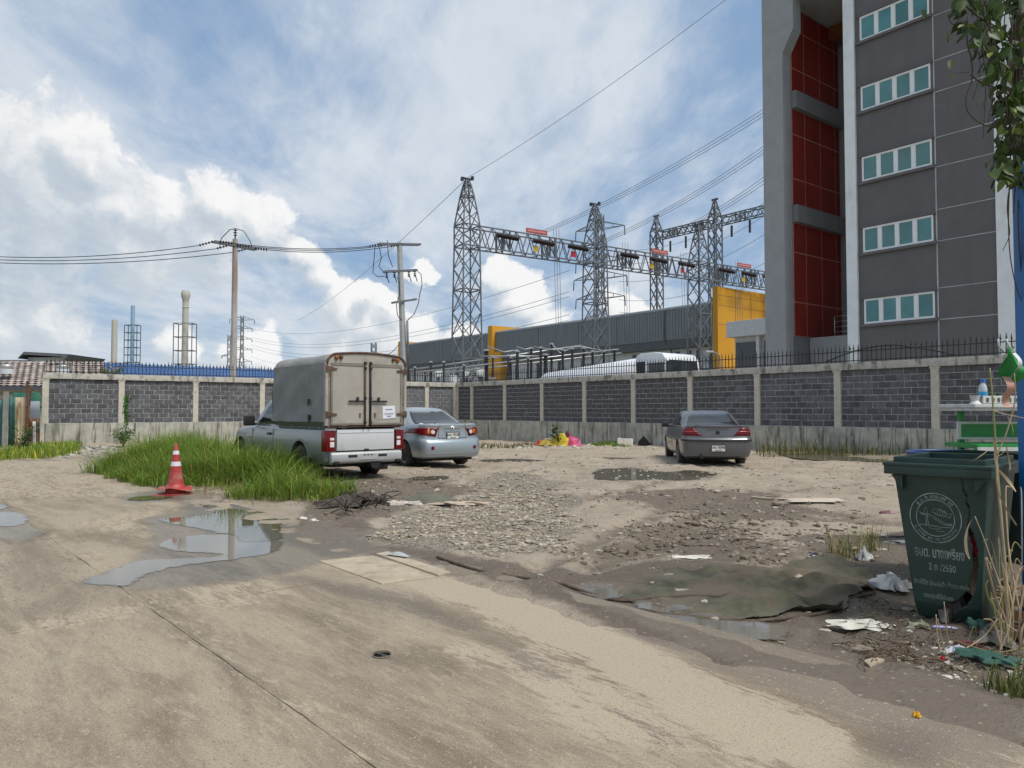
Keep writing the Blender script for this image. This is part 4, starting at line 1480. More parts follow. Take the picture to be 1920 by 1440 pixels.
GV = Vector(((3050 - 960) / F, 1.0, 0)).normalized()
gang = math.atan2(GV.y, GV.x)
GD = {875: 52.0}
for px in (1117, 1313, 1462):
    GD[px] = 52.0 * (3050 - 875) / (3050 - px)
zBT, zBB = at(875, 424, 52).z, at(875, 463, 52).z
tops = {875: at(875, 334, 52).z}
gt = {}
names = {875: 'tall lattice gantry tower at the left end, its top carrying one thin wire', 1117: 'second lattice gantry tower, standing in front of a far pylon',
         1313: 'third lattice gantry tower, just left of the yellow wall', 1462: 'last lattice gantry tower, mostly hidden behind the office tower'}
for px, Y in GD.items():
    q = at(px, 768, Y)
    t = thing('gantry_tower', names[px], 'tower', (q.x, q.y, -0.6), gang, 'gantry towers of the near substation frame')
    gt[px] = q
    zb, zt_, zp = zBB + 0.6, zBT + 0.6, tops[875] + 0.6
    lv = []
    n = 8
    for i in range(n + 1):
        f = (i / n) ** 0.9
        lv.append((zb * f, 0.86 + (0.66 - 0.86) * f))
    lv += [((zb + zt_) / 2, 0.66), (zt_, 0.66)]
    hp = zp - zt_
    lv += [(zt_ + hp * 0.30, 0.52), (zt_ + hp * 0.62, 0.36), (zt_ + hp * 0.86, 0.20), (zp - 0.1, 0.07)]
    lattice(t, lv, 0.052, M_GALV)
    rings(t, [(zb, 0.66), (zt_, 0.66), (zt_ + hp * 0.62, 0.36), (zt_ + hp * .86, .2), (lv[3][0], lv[3][1]), (lv[6][0], lv[6][1])], 0.08, M_GALV)
    MB().box((0, 0, zp - 0.05), (0.75, 0.12, 0.12)).box((-0.4, 0, zp - 0.12), (0.16, 0.2, 0.26)).box((0.42, 0, zp + 0.06), (0.16, 0.2, 0.26)).build('peak_fitting', M_BLACKI, t)


def truss(t, a, b, hw, h, n, m, w=0.055):
    """box truss along local x from a to b, top at z=0"""
    for (y, z) in ((-hw, 0), (hw, 0), (-hw, -h), (hw, -h)):
        MB().bar((a, y, z), (b, y, z), w * 1.6).build('chord', m, t)
    st = (b - a) / n
    for k in range(n):
        x0, x1 = a + st * k, a + st * (k + 1)
        xm = (x0 + x1) / 2
        for y in (-hw, hw):
            MB().bar((x0, y, 0), (xm, y, -h), w).bar((xm, y, -h), (x1, y, 0), w).build('web_brace', m, t)
        MB().bar((x0, -hw, 0), (x1, hw, 0), w * .8).bar((x0, -hw, -h), (x0, hw, -h), w * .8).build('lateral_brace', m, t)
        if k % 4 == 2:
            mb = MB()
            for x in (x0, xm):
                for y in (-hw, hw):
                    mb.bar((x, y, 0), (x, y, -h), w * 2.2)
                mb.bar((x, -hw, -h), (x, hw, 0), w * 1.3)
            mb.build('hanger_frame', m, t)


pxs = [875, 1117, 1313, 1462]
lab = ['lattice beam between the first and second gantry towers', 'lattice beam between the second and third gantry towers', 'lattice beam running from the third gantry tower behind the office tower']
for i in range(3):
    A, B = gt[pxs[i]], gt[pxs[i + 1]]
    L = (B - A).length
    t = thing('gantry_beam', lab[i], 'beam', (A.x, A.y, zBT), gang, 'beams of the near substation frame')
    truss(t, 0.70, L - 0.70, 0.5, zBT - zBB, 10, M_GALV)
    # red name boards on the beam
    u = {0: 0.40, 1: 0.47, 2: 0.40}[i]
    sb = thing('line_sign', ['red line sign on the leftmost gantry beam', 'red line sign on the middle gantry beam', 'red line sign on the beam beside the office tower'][i], 'sign', tuple(A + GV * (L * u)), gang, 'red line signs on the gantry')
    sb.location.z = zBT + 0.08
    MB().bb(0, 1.9, -0.58, -0.53, 0, 0.34).build('board', mat('sign_red', (0.36, 0.06, 0.055), .6), sb)
    MB().bb(0.1, 1.8, -0.59, -0.582, 0.10, 0.24).build('lettering_band', mat('sign_letters', (0.5, 0.20, 0.18), .6), sb)
    for k, (cx, col) in enumerate(((0.47, (0.55, .36, .03)), (0.77, (.5, .02, .03)))):
        pl = MB().box((0, 0, 0), (0.42, 0.05, 0.42)).box((0, -0.03, 0), (0.16, 0.02, 0.16)).build('phase_plate', [mat('phase_%d' % k, col, .6)], bevel=0.01)
        pl.location = A + GV * (L * cx) + Vector((GV.y, -GV.x, 0)) * 0.62
        pl.location.z = zBB + 0.42
        pl.rotation_euler = (0, 0, gang)
        tag(pl, '%s phase plate on the %s gantry beam' % (('yellow', 'red')[k], ('leftmost', 'middle', 'right')[i]), 'sign', 'phase plates on the gantry')
    # brown strain insulator strings slung in front of the beam
    for k, cx in enumerate((0.25, 0.52, 0.80)):
        o = MB()
        prof = []
        n = 16
        for j in range(n):
            x = -0.95 + 1.9 * j / n
            prof += [(0.06, x), (0.155, x + 0.03), (0.155, x + 0.07), (0.06, x + 0.10)]
        o.lathe(prof, 10, 'x')
        ob = o.build('strain_insulator', M_BROWN, smooth=40)
        ob.location = A + GV * (L * cx) + Vector((GV.y, -GV.x, 0)) * 0.78
        ob.location.z = zBB + (zBT - zBB) * 0.62
        ob.rotation_euler = (0, rad(2), gang)
        tag(ob, '%s brown insulator string on the %s gantry beam' % (('left', 'middle', 'right')[k], ('leftmost', 'middle', 'right')[i]), 'insulator', 'brown strain insulators')

# far gantry
ft = {}
fl_ = {1233: 'slim far gantry tower between the second and third near towers', 1344: 'slim far gantry tower rising above the yellow wall'}
FE = 100.0
for px, tp, bd in ((1233, 405, 437), (1344, 374, 410)):
    Y = FE * (1233 + 120) / (px + 120)
    q = at(px, 768, Y)
    ft[px] = (q, at(px, bd, Y).z, Y)
    t = thing('gantry_tower', fl_[px], 'tower', (q.x, q.y, -0.6), ang0, 'far gantry towers')
    zb, zp = at(px, bd, Y).z + 0.6, at(px, tp, Y).z + 0.6
    lv = [(zb * i / 14, 0.60) for i in range(15)] + [(zb + (zp - zb) * .35, .42), (zb + (zp - zb) * .7, .22), (zp, .06)]
    lattice(t, lv, 0.09, M_GALV)
    MB().box((0, 0, zp), (0.9, 0.2, 0.2)).build('peak_fitting', M_BLACKI, t)
qa, za, _ = ft[1233]
qb, zb2_, _ = ft[1344]
ud = Vector((math.cos(ang0), math.sin(ang0), 0))
t = thing('gantry_beam', 'far lattice beam between the slim towers', 'beam', (qa.x, qa.y, za), ang0, 'far gantry beams')
t.rotation_euler = (0, -math.atan2(zb2_ - za, (qb - qa).length), ang0)
truss(t, 0.6, (qb - qa).length - 0.6, 0.45, 0.95, 8, M_GALV, 0.075)
t = thing('gantry_beam', 'far lattice beam running right to the office tower', 'beam', (qb.x, qb.y, zb2_), ang0, 'far gantry beams')
truss(t, 0.6, 13.0, 0.45, 0.95, 9, M_GALV, 0.075)
for k, (px, y0, y1, Y) in enumerate(((1257, 452, 472, 98), (1286, 443, 465, 96), (1372, 423, 444, 90), (1406, 413, 436, 88))):
    o = MB().tube([at(px, y0, Y), at(px, y1, Y)], 0.14, 7).build('hanging_insulator', M_BLACKI)
    tag(o, ['first', 'second', 'third', 'fourth'][k] + ' insulator from the left hanging from the far beam', 'insulator', 'hanging insulators of the far gantry')


# pylons
def pylon(px, Y, topy, basew, arms, label, w, m, rz):
    q = at(px, 768, Y)
    t = thing('pylon', label, 'pylon', (q.x, q.y, -0.6), rz)
    zp = at(px, topy, Y).z + 0.6
    n = 11
    lv = [(zp * i / n, basew / 2 * (1 - 0.78 * min(1, (i / n) / 0.62)) if i / n < .62 else basew / 2 * 0.22) for i in range(n + 1)]
    lattice(t, lv, w, m)
    hb = basew / 2 * 0.22
    for (py, half) in arms:
        z = at(px, py, Y).z + 0.6
        for s in (-1, 1):
            mb = MB()
            for y in (-hb, hb):
                mb.bar((s * hb, y, z), (s * half, 0, z + 0.15), w).bar((s * hb, y, z + half * .28), (s * half, 0, z + .15), w)
            mb.bar((s * half * .55, -hb * .5, z + 0.05), (s * half * .55, 0, z + half * .16), w)
            a = mb.build('cross_arm', m, t)
            MB().tube([(s * half, 0, z + .1), (s * half * 1.02, 0, z - half * .34)], w * .9, 5).build('insulator', M_BLACKI, a)
    return t


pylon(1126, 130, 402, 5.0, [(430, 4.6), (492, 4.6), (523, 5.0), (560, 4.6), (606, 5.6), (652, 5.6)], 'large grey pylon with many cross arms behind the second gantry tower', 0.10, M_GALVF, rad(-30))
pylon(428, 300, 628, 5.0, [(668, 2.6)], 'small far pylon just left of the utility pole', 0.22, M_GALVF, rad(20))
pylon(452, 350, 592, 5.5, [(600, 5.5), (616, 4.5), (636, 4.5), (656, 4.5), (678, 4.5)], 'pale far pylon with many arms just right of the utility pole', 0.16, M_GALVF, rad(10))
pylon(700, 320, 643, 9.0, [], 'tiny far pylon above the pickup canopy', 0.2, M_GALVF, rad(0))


# wires
def wire(p, q, sag, r, label, m=M_WIRE, n=18, group='power lines'):
    p, q = Vector(p), Vector(q)
    pts = []
    for i in range(n + 1):
        f = i / n
        v = p.lerp(q, f)
        v.z -= 4 * sag * f * (1 - f)
        pts.append(v)
    o = MB().tube(pts, r, 5).build('power_line', m, smooth=True, fix=False)
    return tag(o, label, 'wire', group)


Atop = at(877, 333, 52)
wire(at(1385, -20, 40), Atop, 0.4, 0.014, 'thin shield wire running from the top right down to the tallest gantry tower')
wire(Atop, at(560, 600, 140), 1.0, 0.02, 'thin shield wire sloping down left from the tallest gantry tower')
ordn = ['first', 'second', 'third', 'fourth', 'fifth', 'sixth', 'seventh', 'eighth', 'ninth', 'tenth', 'eleventh', 'twelfth', 'thirteenth', 'fourteenth', 'fifteenth', 'sixteenth']
bund = [((1470, 179), (1000, 440), 'upper'), ((1470, 246), (1118, 455), 'middle'), ((1470, 303), (1215, 452), 'lower')]
for (a, b, nm) in bund:
    for k in range(3):
        wire(at(a[0], a[1] + k * 7, 47 + k * .2), at(b[0], b[1] + k * 3, 57.5), 0.55, 0.016, '%s wire of the %s bundle sweeping from behind the office tower' % (('top', 'middle', 'bottom')[k], nm))
for k, (y0, y1) in enumerate(((616, 507), (632, 547), (637, 556), (646, 590), (652, 600), (668, 640))):
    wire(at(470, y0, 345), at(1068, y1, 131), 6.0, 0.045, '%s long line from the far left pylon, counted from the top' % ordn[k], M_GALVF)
for k, (y0, y1) in enumerate(((495, 470), (528, 505), (562, 561), (470, 445), (585, 590))):
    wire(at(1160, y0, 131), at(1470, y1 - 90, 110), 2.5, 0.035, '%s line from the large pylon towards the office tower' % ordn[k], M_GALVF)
for i, (px, y0, y1, Y) in enumerate(((1043, 430, 655, 56.5), (1172, 455, 640, 60), (1281, 474, 640, 63), (1384, 490, 640, 66))):
    for k in range(3):
        wire(at(px - 5 + 5 * k, y0, Y), at(px + 1 + 4.5 * k, y1, Y - 1.5), 0, 0.018, '%s dropper of the %s set of three hanging from the gantry' % (('left', 'middle', 'right')[k], ordn[i]), n=6)

# switchyard apparatus: post insulators on pedestals
ap = [(778, 690, .07), (808, 680, .08), (832, 680, .08), (870, 686, .07), (912, 658, .16), (924, 670, .08), (953, 668, .08), (957, 672, .10), (970, 660, .11), (990, 672, .08), (996, 654, .10), (1014, 653, .10), (1023, 666, .15),
      (1034, 646, .10), (1055, 657, .10), (1073, 655, .10), (1094, 654, .10), (1111, 660, .09), (1132, 660, .09), (1152, 657, .10)]
for i, (px, py, r) in enumerate(ap):
    Y = 49.0 + 0.9 * math.sin(i * 2.1)
    q = at(px, py, Y)
    h = 2.1 if r > .085 else 1.3
    t = thing('post_insulator', '%s black post insulator from the left behind the spiked fence' % (ordn[i] if i < 16 else ['fourth last', 'third last', 'second last', 'very last'][i - 16]) if i < 16 else
              '%s black post insulator, left of the white tanker cab' % ['fourth last', 'third last', 'second last', 'very last'][i - 16], 'insulator', (q.x, q.y, -0.6), 0, 'post insulators of the switchyard')
    zt_ = q.z + 0.6
    prof = []
    n = 14
    for j in range(n):
        z = zt_ - h + h * j / n
        prof += [(r * .72, z), (r, z + h / n * .3), (r, z + h / n * .5), (r * .72, z + h / n * .8)]
    MB().lathe(prof, 10).build('insulator', M_BLACKI, t, smooth=40)
    MB().lathe([(r * 1.5, zt_), (r * 1.5, zt_ + .06), (r * .8, zt_ + .10)], 10).build('cap', M_ALU, t)
    MB().bb(-.12, .12, -.12, .12, 0, zt_ - h - .1).box((0, 0, zt_ - h - .05), (.5, .4, .1)).build('pedestal', M_ALU if i % 3 else M_GALV, t)
bars = [((765, 694), (1090, 648), 50), ((765, 700), (1160, 655), 49.6), ((770, 706), (1165, 662), 50.8), ((905, 668), (1010, 668), 49)]
for i, (a, b, Y) in enumerate(bars):
    o = MB().tube([at(a[0], a[1], Y), at((a[0] + b[0]) / 2, (a[1] + b[1]) / 2, Y), at(b[0], b[1], Y)], 0.055, 7).build('bus_bar', M_ALU, smooth=True)
    tag(o, ['upper', 'middle', 'lower', 'short level'][i] + ' silver bus bar running above the post insulators', 'bus bar', 'bus bars of the switchyard')
jl = [((914, 649), (945, 660), (972, 656)), ((968, 650), (985, 655), (998, 652)), ((1000, 650), (1030, 655), (1055, 655)), ((1056, 653), (1090, 650), (1130, 657)), ((1034, 644), (1050, 662), (1073, 652))]
for i, pts in enumerate(jl):
    o = MB().tube([at(px, py, 49) for (px, py) in pts], 0.035, 6).build('jumper', M_ALU, smooth=True)
    tag(o, '%s sagging grey jumper cable from the left among the insulators' % ordn[i], 'cable', 'jumpers of the switchyard')
bx = [(822, 694, .5), (875, 694, .55), (900, 690, .6), (852, 704, .7)]
for i, (px, py, s) in enumerate(bx):
    q = at(px, py, 51.5)
    t = thing('switch_cabinet', '%s pale control box from the left at the foot of the first gantry tower' % ordn[i], 'cabinet', (q.x, q.y, -0.6), 0.3, 'control boxes of the switchyard')
    MB().bb(-s / 2, s / 2, -.2, .2, q.z + .6 - s, q.z + .6).build('box', M_SHW, t, bevel=.03)
    MB().bb(-.08, .08, -.08, .08, 0, q.z + .6 - s).build('stand', M_GALV, t)
    MB().bb(-s * .3, s * .3, -.215, -.2, q.z + .6 - s * .8, q.z + .6 - s * .2).build('door', M_FRAME, t)

# ---- white tanker truck inside the yard
TP = Vector((7.1, 34.0, 0))
tk = thing('tanker_truck', 'white tanker truck behind the spiked fence, its cab beside the yellow wall', 'truck', (TP.x, TP.y, 0.75), ang0)
M_TRK = mat('truck_white', (0.72, 0.74, 0.75), 0.35, var=0.04, coat=.3)
zr = at(1250, 658, 34).z - 0.75
cabp = [(-2.0, 0.6), (0.0, 0.6), (0.02, zr - 1.35), (-0.10, zr - 0.35), (-0.32, zr - 0.08), (-0.8, zr), (-1.7, zr - 0.02), (-2.0, zr - 0.2)]
MB().prism(cabp, 0.0, 2.35).build('cab', M_TRK, tk, bevel=0.06, smooth=40)
ws = MB()
ws.add([(0.045, 0.12, zr - 1.35), (0.045, 2.23, zr - 1.35), (-0.075, 2.18, zr - 0.38), (-0.075, 0.17, zr - 0.38)], [(0, 1, 2, 3)])
ws.build('windscreen', M_TINT, tk)
w1 = MB().bb(-1.15, -0.22, -0.02, 0.02, zr - 1.3, zr - 0.5).build('side_window', M_TINT, tk)
MB().bb(-1.9, -1.4, -0.02, 0.02, zr - 1.3, zr - 0.42).build('side_grille', M_DARK, tk)
MB().box((0.15, -0.12, zr - 0.75), (0.12, 0.2, 0.6)).build('mirror', M_DARK, tk, bevel=.03)
tn = MB()
for_prof = []
n = 16
vs, fs = [], []
secs = [(-2.5, zr - 0.15, 1.1), (-2.6, zr - 0.10, 1.15), (-5.5, zr - 0.28, 1.15), (-9.5, zr - 0.55, 1.12), (-9.8, zr - 0.8, .9)]
for (x, zt_, r) in secs:
    for j in range(n):
        th = 2 * math.pi * j / n
        vs.append((x, 1.17 + r * math.cos(th), zt_ - r + r * math.sin(th)))
for i in range(len(secs) - 1):
    for j in range(n):
        a, b = i * n + j, i * n + (j + 1) % n
        fs.append((a, b, b + n, a + n))
fs += [tuple(range(n)), tuple(range(4 * n, 5 * n))]
tn.add(vs, fs)
tn.build('tank', M_TRK, tk, smooth=50)
MB().bb(-9.6, -0.2, 0.4, 1.95, 0.45, 0.75).build('chassis', M_DARK, tk)
for x in (-0.9, -6.8, -8.2):
    for y in (0.12, 2.1):
        MB().lathe([(.2, y - .13), (.46, y - .13), (.5, y - .08), (.5, y + .08), (.46, y + .13), (.2, y + .13)], 16, 'y', (x, 0, .5)).build('wheel', M_DARK, tk, smooth=40)

lp = thing('street_lamp', 'curved white lamp arm beside the yellow wall behind the fence', 'lamp', tuple(at(1350, 768, 40).xy) + (-0.6,))
b0 = at(1352, 768, 40)
pts = [Vector((0, 0, 0))] + [Vector((at(px, py, 40).x - b0.x, 0, at(px, py, 40).z + .6)) for px, py in ((1353, 690), (1351, 668), (1345, 662), (1338, 660))]
MB().tube(pts, 0.04, 7).build('lamp_post', M_ALU, lp, smooth=True)
MB().box(pts[-1] + Vector((-.15, 0, .02)), (.4, .16, .1)).build('lamp_head', M_FRAME, lp, bevel=.03)

# ================================================================== UTILITY POLES
M_POLE = mat('pole_concrete', (0.40, 0.38, 0.35), 0.9, var=0.1, vscale=3, dirt=(0.27, 0.20, 0.15, 0.8), dscale=.9, dlo=.5, dhi=.62, dstretch=(1, 1, .3))
M_POLE2 = mat('pole_concrete_grey', (0.36, 0.37, 0.37), 0.9, var=0.1, vscale=3, dirt=(0.25, 0.25, 0.24, 0.7), dscale=1.2, dstretch=(1, 1, .3))


def discs(p, q, n, r, mb):
    p, q = Vector(p), Vector(q)
    d = (q - p).normalized()
    L = (q - p).length
    mb.tube([p, q], r * .25, 6)
    for k in range(n):
        a = p + d * (L * (k + .3) / n)
        mb.tube([a, a + d * (L / n * .18), a + d * (L / n * .45)], [r * .4, r, r * .5], 9)


P1, P2 = at(437, 768, 40), at(757, 768, 43)
z1, z2 = at(437, 452, 40).z, at(749, 455, 43).z
u1 = thing('utility_pole', 'brown stained concrete utility pole left of the pickup canopy', 'pole', (P1.x, P1.y, -0.6))
MB().tube([(0, 0, 0), (0, 0, z1 + .7)], [.20, .145], 8).build('shaft', M_POLE, u1, smooth=30)
cd = Vector((.62, .78, 0))
ca = MB()
for s in (-.11, .11):
    o_ = Vector((-cd.y, cd.x, 0)) * s
    ca.bar(cd * -1.25 + o_ + Vector((0, 0, z1 + .35)), cd * 1.25 + o_ + Vector((0, 0, z1 + .35)), .10, .12)
ca.build('cross_arm', M_GALV, u1)
pin = MB()
pin.tube([(0, 0, z1 + .6), (0, 0, z1 + .85)], .04, 6)
discs((0, 0, z1 + .85), (0, 0, z1 + 1.25), 3, .12, pin)
pin.build('pin_insulator', M_BLACKI, u1, smooth=40)
ends = []
for k in (-1.1, -.1, 1.0):
    for sgn in (-1, 1):
        mb = MB()
        a = cd * k + Vector((sgn * .15, 0, z1 + .38))
        b = a + Vector((sgn * .75, -.05, -.10 if sgn > 0 else -.22))
        discs(a, b, 5, .085, mb)
        mb.build('strain_insulator', M_BLACKI, u1, smooth=40)
        ends.append((k, sgn, Vector(u1.location) + b))
lo = MB()
lo.tube([(-.85, 0, z1 + .2), (-.75, 0, z1 + .75), (-.3, 0, z1 + 1.22), (0, 0, z1 + 1.28), (.45, 0, z1 + 1.15), (.8, 0, z1 + .6), (.9, 0, z1 + .3)], .022, 6)
lo.build('jumper_loop', M_CABLE, u1, smooth=True)

u2 = thing('utility_pole', 'leaning grey utility pole with three cross arms right of the pickup canopy', 'pole', (at(763, 768, 43).x, P2.y, -0.6))
lean = at(749, 450, 43).x - u2.location.x
ztop = z2 + .6
px_ = lambda z: lean * z / ztop
MB().tube([(0, 0, 0), (px_(ztop), 0, ztop)], [.22, .15], 8).build('shaft', M_POLE2, u2, smooth=30)
cd2 = Vector((.80, .60, 0))
arms2 = [(ztop - .10, 1.35, .0), (ztop - 1.65, 1.05, .0), (ztop - 3.4, .75, .15)]
for (z, h, off) in arms2:
    mb = MB()
    for s in (-.12, .12):
        o_ = Vector((-cd2.y, cd2.x, 0)) * s + Vector((px_(z) + off, 0, z))
        mb.bar(cd2 * -h + o_ + Vector((0, 0, -.16)), cd2 * h + o_ + Vector((0, 0, .16)), .09, .11)
    mb.build('cross_arm', M_GALV, u2)
e2 = []
for k in (-1.0, -.45, .35):
    mb = MB()
    a = cd2 * k + Vector((px_(ztop) - .1, 0, ztop - .08 + k * .12))
    b = a + Vector((-.75, -.05, -.16))
    discs(a, b, 5, .085, mb)
    mb.build('strain_insulator', M_BLACKI, u2, smooth=40)
    e2.append(Vector(u2.location) + b)
for k in (-.9, -.4, .55, .95):
    z = ztop - 1.68 + k * .15
    mb = MB()
    a = cd2 * k + Vector((px_(z), 0, z))
    discs(a, a + Vector((0, 0, -.35)), 3, .10, mb)
    mb.bar(a + Vector((0, 0, -.15)), a + Vector((.14, 0, -.62)), .05)
    mb.build('fuse_cutout', M_BLACKI, u2, smooth=40)
cb_ = MB()
P = lambda px, py: Vector((at(px, py, 43).x - u2.location.x, -.15, at(px, py, 43).z + .6))
for pts in ([(704, 462), (702, 490), (700, 512), (708, 519), (722, 519)], [(712, 464), (716, 485), (711, 500), (722, 514)], [(727, 452), (729, 480), (737, 502)],
            [(778, 505), (790, 515), (792, 535), (787, 555), (785, 570), (777, 590), (764, 602)], [(745, 521), (750, 530), (749, 555), (744, 572), (746, 592), (753, 601)]):
    cb_.tube([P(*p) for p in pts], .024, 6)
cb_.build('jumper_cable', M_CABLE, u2, smooth=True)
MB().tube([P(764, 602), P(765, 640), P(767, 715)], .07, 7).build('cable_duct', M_GALV, u2, smooth=True)
rt = [e for e in ends if e[1] > 0]
lf = [e for e in ends if e[1] < 0]
for i in range(3):
    wire(rt[i][2], e2[i], .22, .022, '%s thick black cable from the front between the two utility poles' % ordn[i], M_CABLE)
    wire(lf[i][2], at(-60, 478 + i * 6, 43 - i), .35, .022, '%s thick black cable from the top running left off the brown pole' % ordn[i], M_CABLE)
wire(at(726, 665, 42), at(748, 645, 43), .1, .02, 'short stay wire beside the leaning pole above the canopy', M_CABLE)

# ================================================================== CHIMNEYS
M_CHW = mat('chimney_cream', (0.45, 0.44, 0.38), 0.8, var=0.06)
M_CHB = mat('chimney_blue', (0.25, 0.40, 0.55), 0.6, var=0.06)
for (px, topy, Y, r, m, kind, lb) in ((212, 600, 95, .34, M_CHW, 0, 'plain cream chimney rising behind the left wall'), (246, 573, 120, .30, M_CHB, 1, 'slim pale blue chimney in a scaffold frame'),
                                      (345, 545, 110, .42, M_CHW, 2, 'tall cream chimney with a bulbous cap in a steel frame')):
    q = at(px, 768, Y)
    z = at(px, topy, Y).z + .6
    t = thing('chimney', lb, 'chimney', (q.x, q.y, -.6))
    if kind < 2:
        MB().lathe([(r * 1.15, 0), (r, z), (r * .8, z), (r * .8, z - .5)], 16).build('stack', m, t, smooth=40)
        MB().lathe([(r * 1.06, z * .55), (r * 1.12, z * .56), (r * 1.06, z * .57)], 16).build('collar', m, t)
    else:
        MB().lathe([(r * 1.2, 0), (r, z - 1.6)], 16).build('stack', m, t, smooth=40)
        MB().lathe([(r, z - 1.7), (r * 1.15, z - 1.3), (r * 1.5, z - .85), (r * 1.5, z - .4), (r * 1.2, z), (r, z)], 16).build('cap', m, t, smooth=40)
        MB().lathe([(r * 1.0, z - 2.6), (r * 1.2, z - 2.5), (r, z - 2.4)], 16).build('collar', m, t)
    if kind:
        fz = at(px, 610 if kind == 1 else 607, Y).z + .6
        h = 1.0 if kind == 1 else 1.35
        fm = M_GALV
        for (sx, sy) in ((-1, -1), (1, -1), (1, 1), (-1, 1)):
            MB().bar((sx * h, sy * h * .6, 0), (sx * h, sy * h * .6, fz), .10).build('frame_post', fm, t)
        for k in range(4 if kind == 2 else 6):
            zz = fz - k * (2.0 if kind == 2 else 1.2)
            mb = MB()
            for (a, b) in (((-1, -1), (1, -1)), ((1, -1), (1, 1)), ((1, 1), (-1, 1)), ((-1, 1), (-1, -1))):
                mb.bar((a[0] * h, a[1] * h * .6, zz), (b[0] * h, b[1] * h * .6, zz), .10)
            mb.build('frame_ring', fm, t)

# ================================================================== VEHICLES
NR, NC, NS = 6, 5, 16
KK = NR + NC + NS + NC + NR


class Shell:
    """body made of stacked plan outlines; u runs round from the rear centre, v up through the levels"""
    def __init__(self, levels, zb, zt, wp=None):
        self.L = levels
        self.zb, self.zt, self.wp = zb, zt, wp or (lambda y: 1.0)
        self.G = [self.half(l) for l in levels]

    def half(self, l):
        t, w, yr, yf, rr, rf, br, bf = l
        pts = []
        k = (w - rr) / w
        yb = yr + br * k * k
        for i in range(NR):
            x = (w - rr) * i / (NR - 1)
            pts.append((x, yr + br * (x / w) ** 2))
        for i in range(1, NC + 1):
            a = math.pi / 2 * i / (NC + 1)
            pts.append((w - rr + rr * math.sin(a), yb + rr - rr * math.cos(a)))
        kf = (w - rf) / w
        yfb = yf - bf * kf * kf
        y0, y1 = yb + rr, yfb - rf
        for i in range(NS):
            pts.append((w, y0 + (y1 - y0) * i / (NS - 1)))
        for i in range(1, NC + 1):
            a = math.pi / 2 * i / (NC + 1)
            pts.append((w - rf + rf * math.cos(a), y1 + rf * math.sin(a)))
        for i in range(NR):
            x = (w - rf) * (1 - i / (NR - 1))
            pts.append((x, yf - bf * (x / w) ** 2))
        out = []
        for (x, y) in pts:
            zb, zt = self.zb(y), self.zt(y)
            out.append(Vector((x * self.wp(y), y, zb + (zt - zb) * t)))
        return out

    def ev(self, u, v):
        s = -1 if u < 0 else 1
        u = min(abs(u), KK - 1)
        i, j = min(int(u), KK - 2), min(max(int(v), 0), len(self.G) - 2)
        a, b = u - i, v - j
        G = self.G
        p = (G[j][i] * (1 - a) + G[j][i + 1] * a) * (1 - b) + (G[j + 1][i] * (1 - a) + G[j + 1][i + 1] * a) * b
        return Vector((p.x * s, p.y, p.z))

    def nrm(self, u, v):
        e = 0.05
        du = self.ev(u + e, v) - self.ev(u - e, v)
        dv = self.ev(u, v + e) - self.ev(u, v - e)
        n = du.cross(dv)
        n = n.normalized() if n.length > 1e-9 else Vector((0, -1, 0))
        p = self.ev(u, v)
        yc = (self.L[0][2] + self.L[0][3]) / 2
        if n.dot(Vector((p.x, (p.y - yc) * .35, 0.05))) < 0:
            n = -n
        return n

    def body(self, crown=0.0, bottom=True):
        mb = MB()
        n = len(self.G)
        vs, idx = [], {}
        for j in range(n):
            for i in range(KK):
                p = self.G[j][i]
                idx[j, i, 1] = len(vs)
                vs.append(tuple(p))
                if i in (0, KK - 1):
                    idx[j, i, -1] = idx[j, i, 1]
                else:
                    idx[j, i, -1] = len(vs)
                    vs.append((-p.x, p.y, p.z))
        fs = []
        for j in range(n - 1):
            for i in range(KK - 1):
                for s in (1, -1):
                    fs.append((idx[j, i, s], idx[j, i + 1, s], idx[j + 1, i + 1, s], idx[j + 1, i, s]))
        i0, i1 = NR + NC - 1, KK - NR - NC
        for j, cr in ((n - 1, crown), (0, 0.0)):
            if j == 0 and not bottom:
                continue
            c = {}
            for i in range(i0, i1 + 1):
                p = self.G[j][i]
                c[i] = len(vs)
                vs.append((0, p.y, p.z + cr))
            for s in (1, -1):
                for i in range(i0, i1):
                    fs.append((idx[j, i, s], idx[j, i + 1, s], c[i + 1], c[i]))
                for i in range(0, i0):
                    fs.append((idx[j, i, s], idx[j, i + 1, s], c[i0]))
                for i in range(i1, KK - 1):
                    fs.append((idx[j, i, s], idx[j, i + 1, s], c[i1]))
        mb.add(vs, fs)
        return mb

    def patch(self, c, nu=8, nv=6, off=0.006, back=0.02):
        """c: four (u,v) corners in order; a thin shell lying on the surface"""
        mb = MB()
        pts, bk = [], []
        for j in range(nv):
            for i in range(nu):
                a, b = i / (nu - 1), j / (nv - 1)
                u = (c[0][0] * (1 - a) + c[1][0] * a) * (1 - b) + (c[3][0] * (1 - a) + c[2][0] * a) * b
                v = (c[0][1] * (1 - a) + c[1][1] * a) * (1 - b) + (c[3][1] * (1 - a) + c[2][1] * a) * b
                p, n = self.ev(u, v), self.nrm(u, v)
                pts.append(p + n * off)
                bk.append(p - n * back)
        N = nu * nv
        fs = []
        for j in range(nv - 1):
            for i in range(nu - 1):
                q = (j * nu + i, j * nu + i + 1, (j + 1) * nu + i + 1, (j + 1) * nu + i)
                fs.append(q)
        ring = [i for i in range(nu)] + [j * nu + nu - 1 for j in range(1, nv)] + [(nv - 1) * nu + i for i in range(nu - 2, -1, -1)] + [j * nu for j in range(nv - 2, 0, -1)]
        for k in range(len(ring)):
            a, b = ring[k], ring[(k + 1) % len(ring)]
            fs.append((a, b, b + N, a + N))
        mb.add(pts + bk, fs)
        return mb


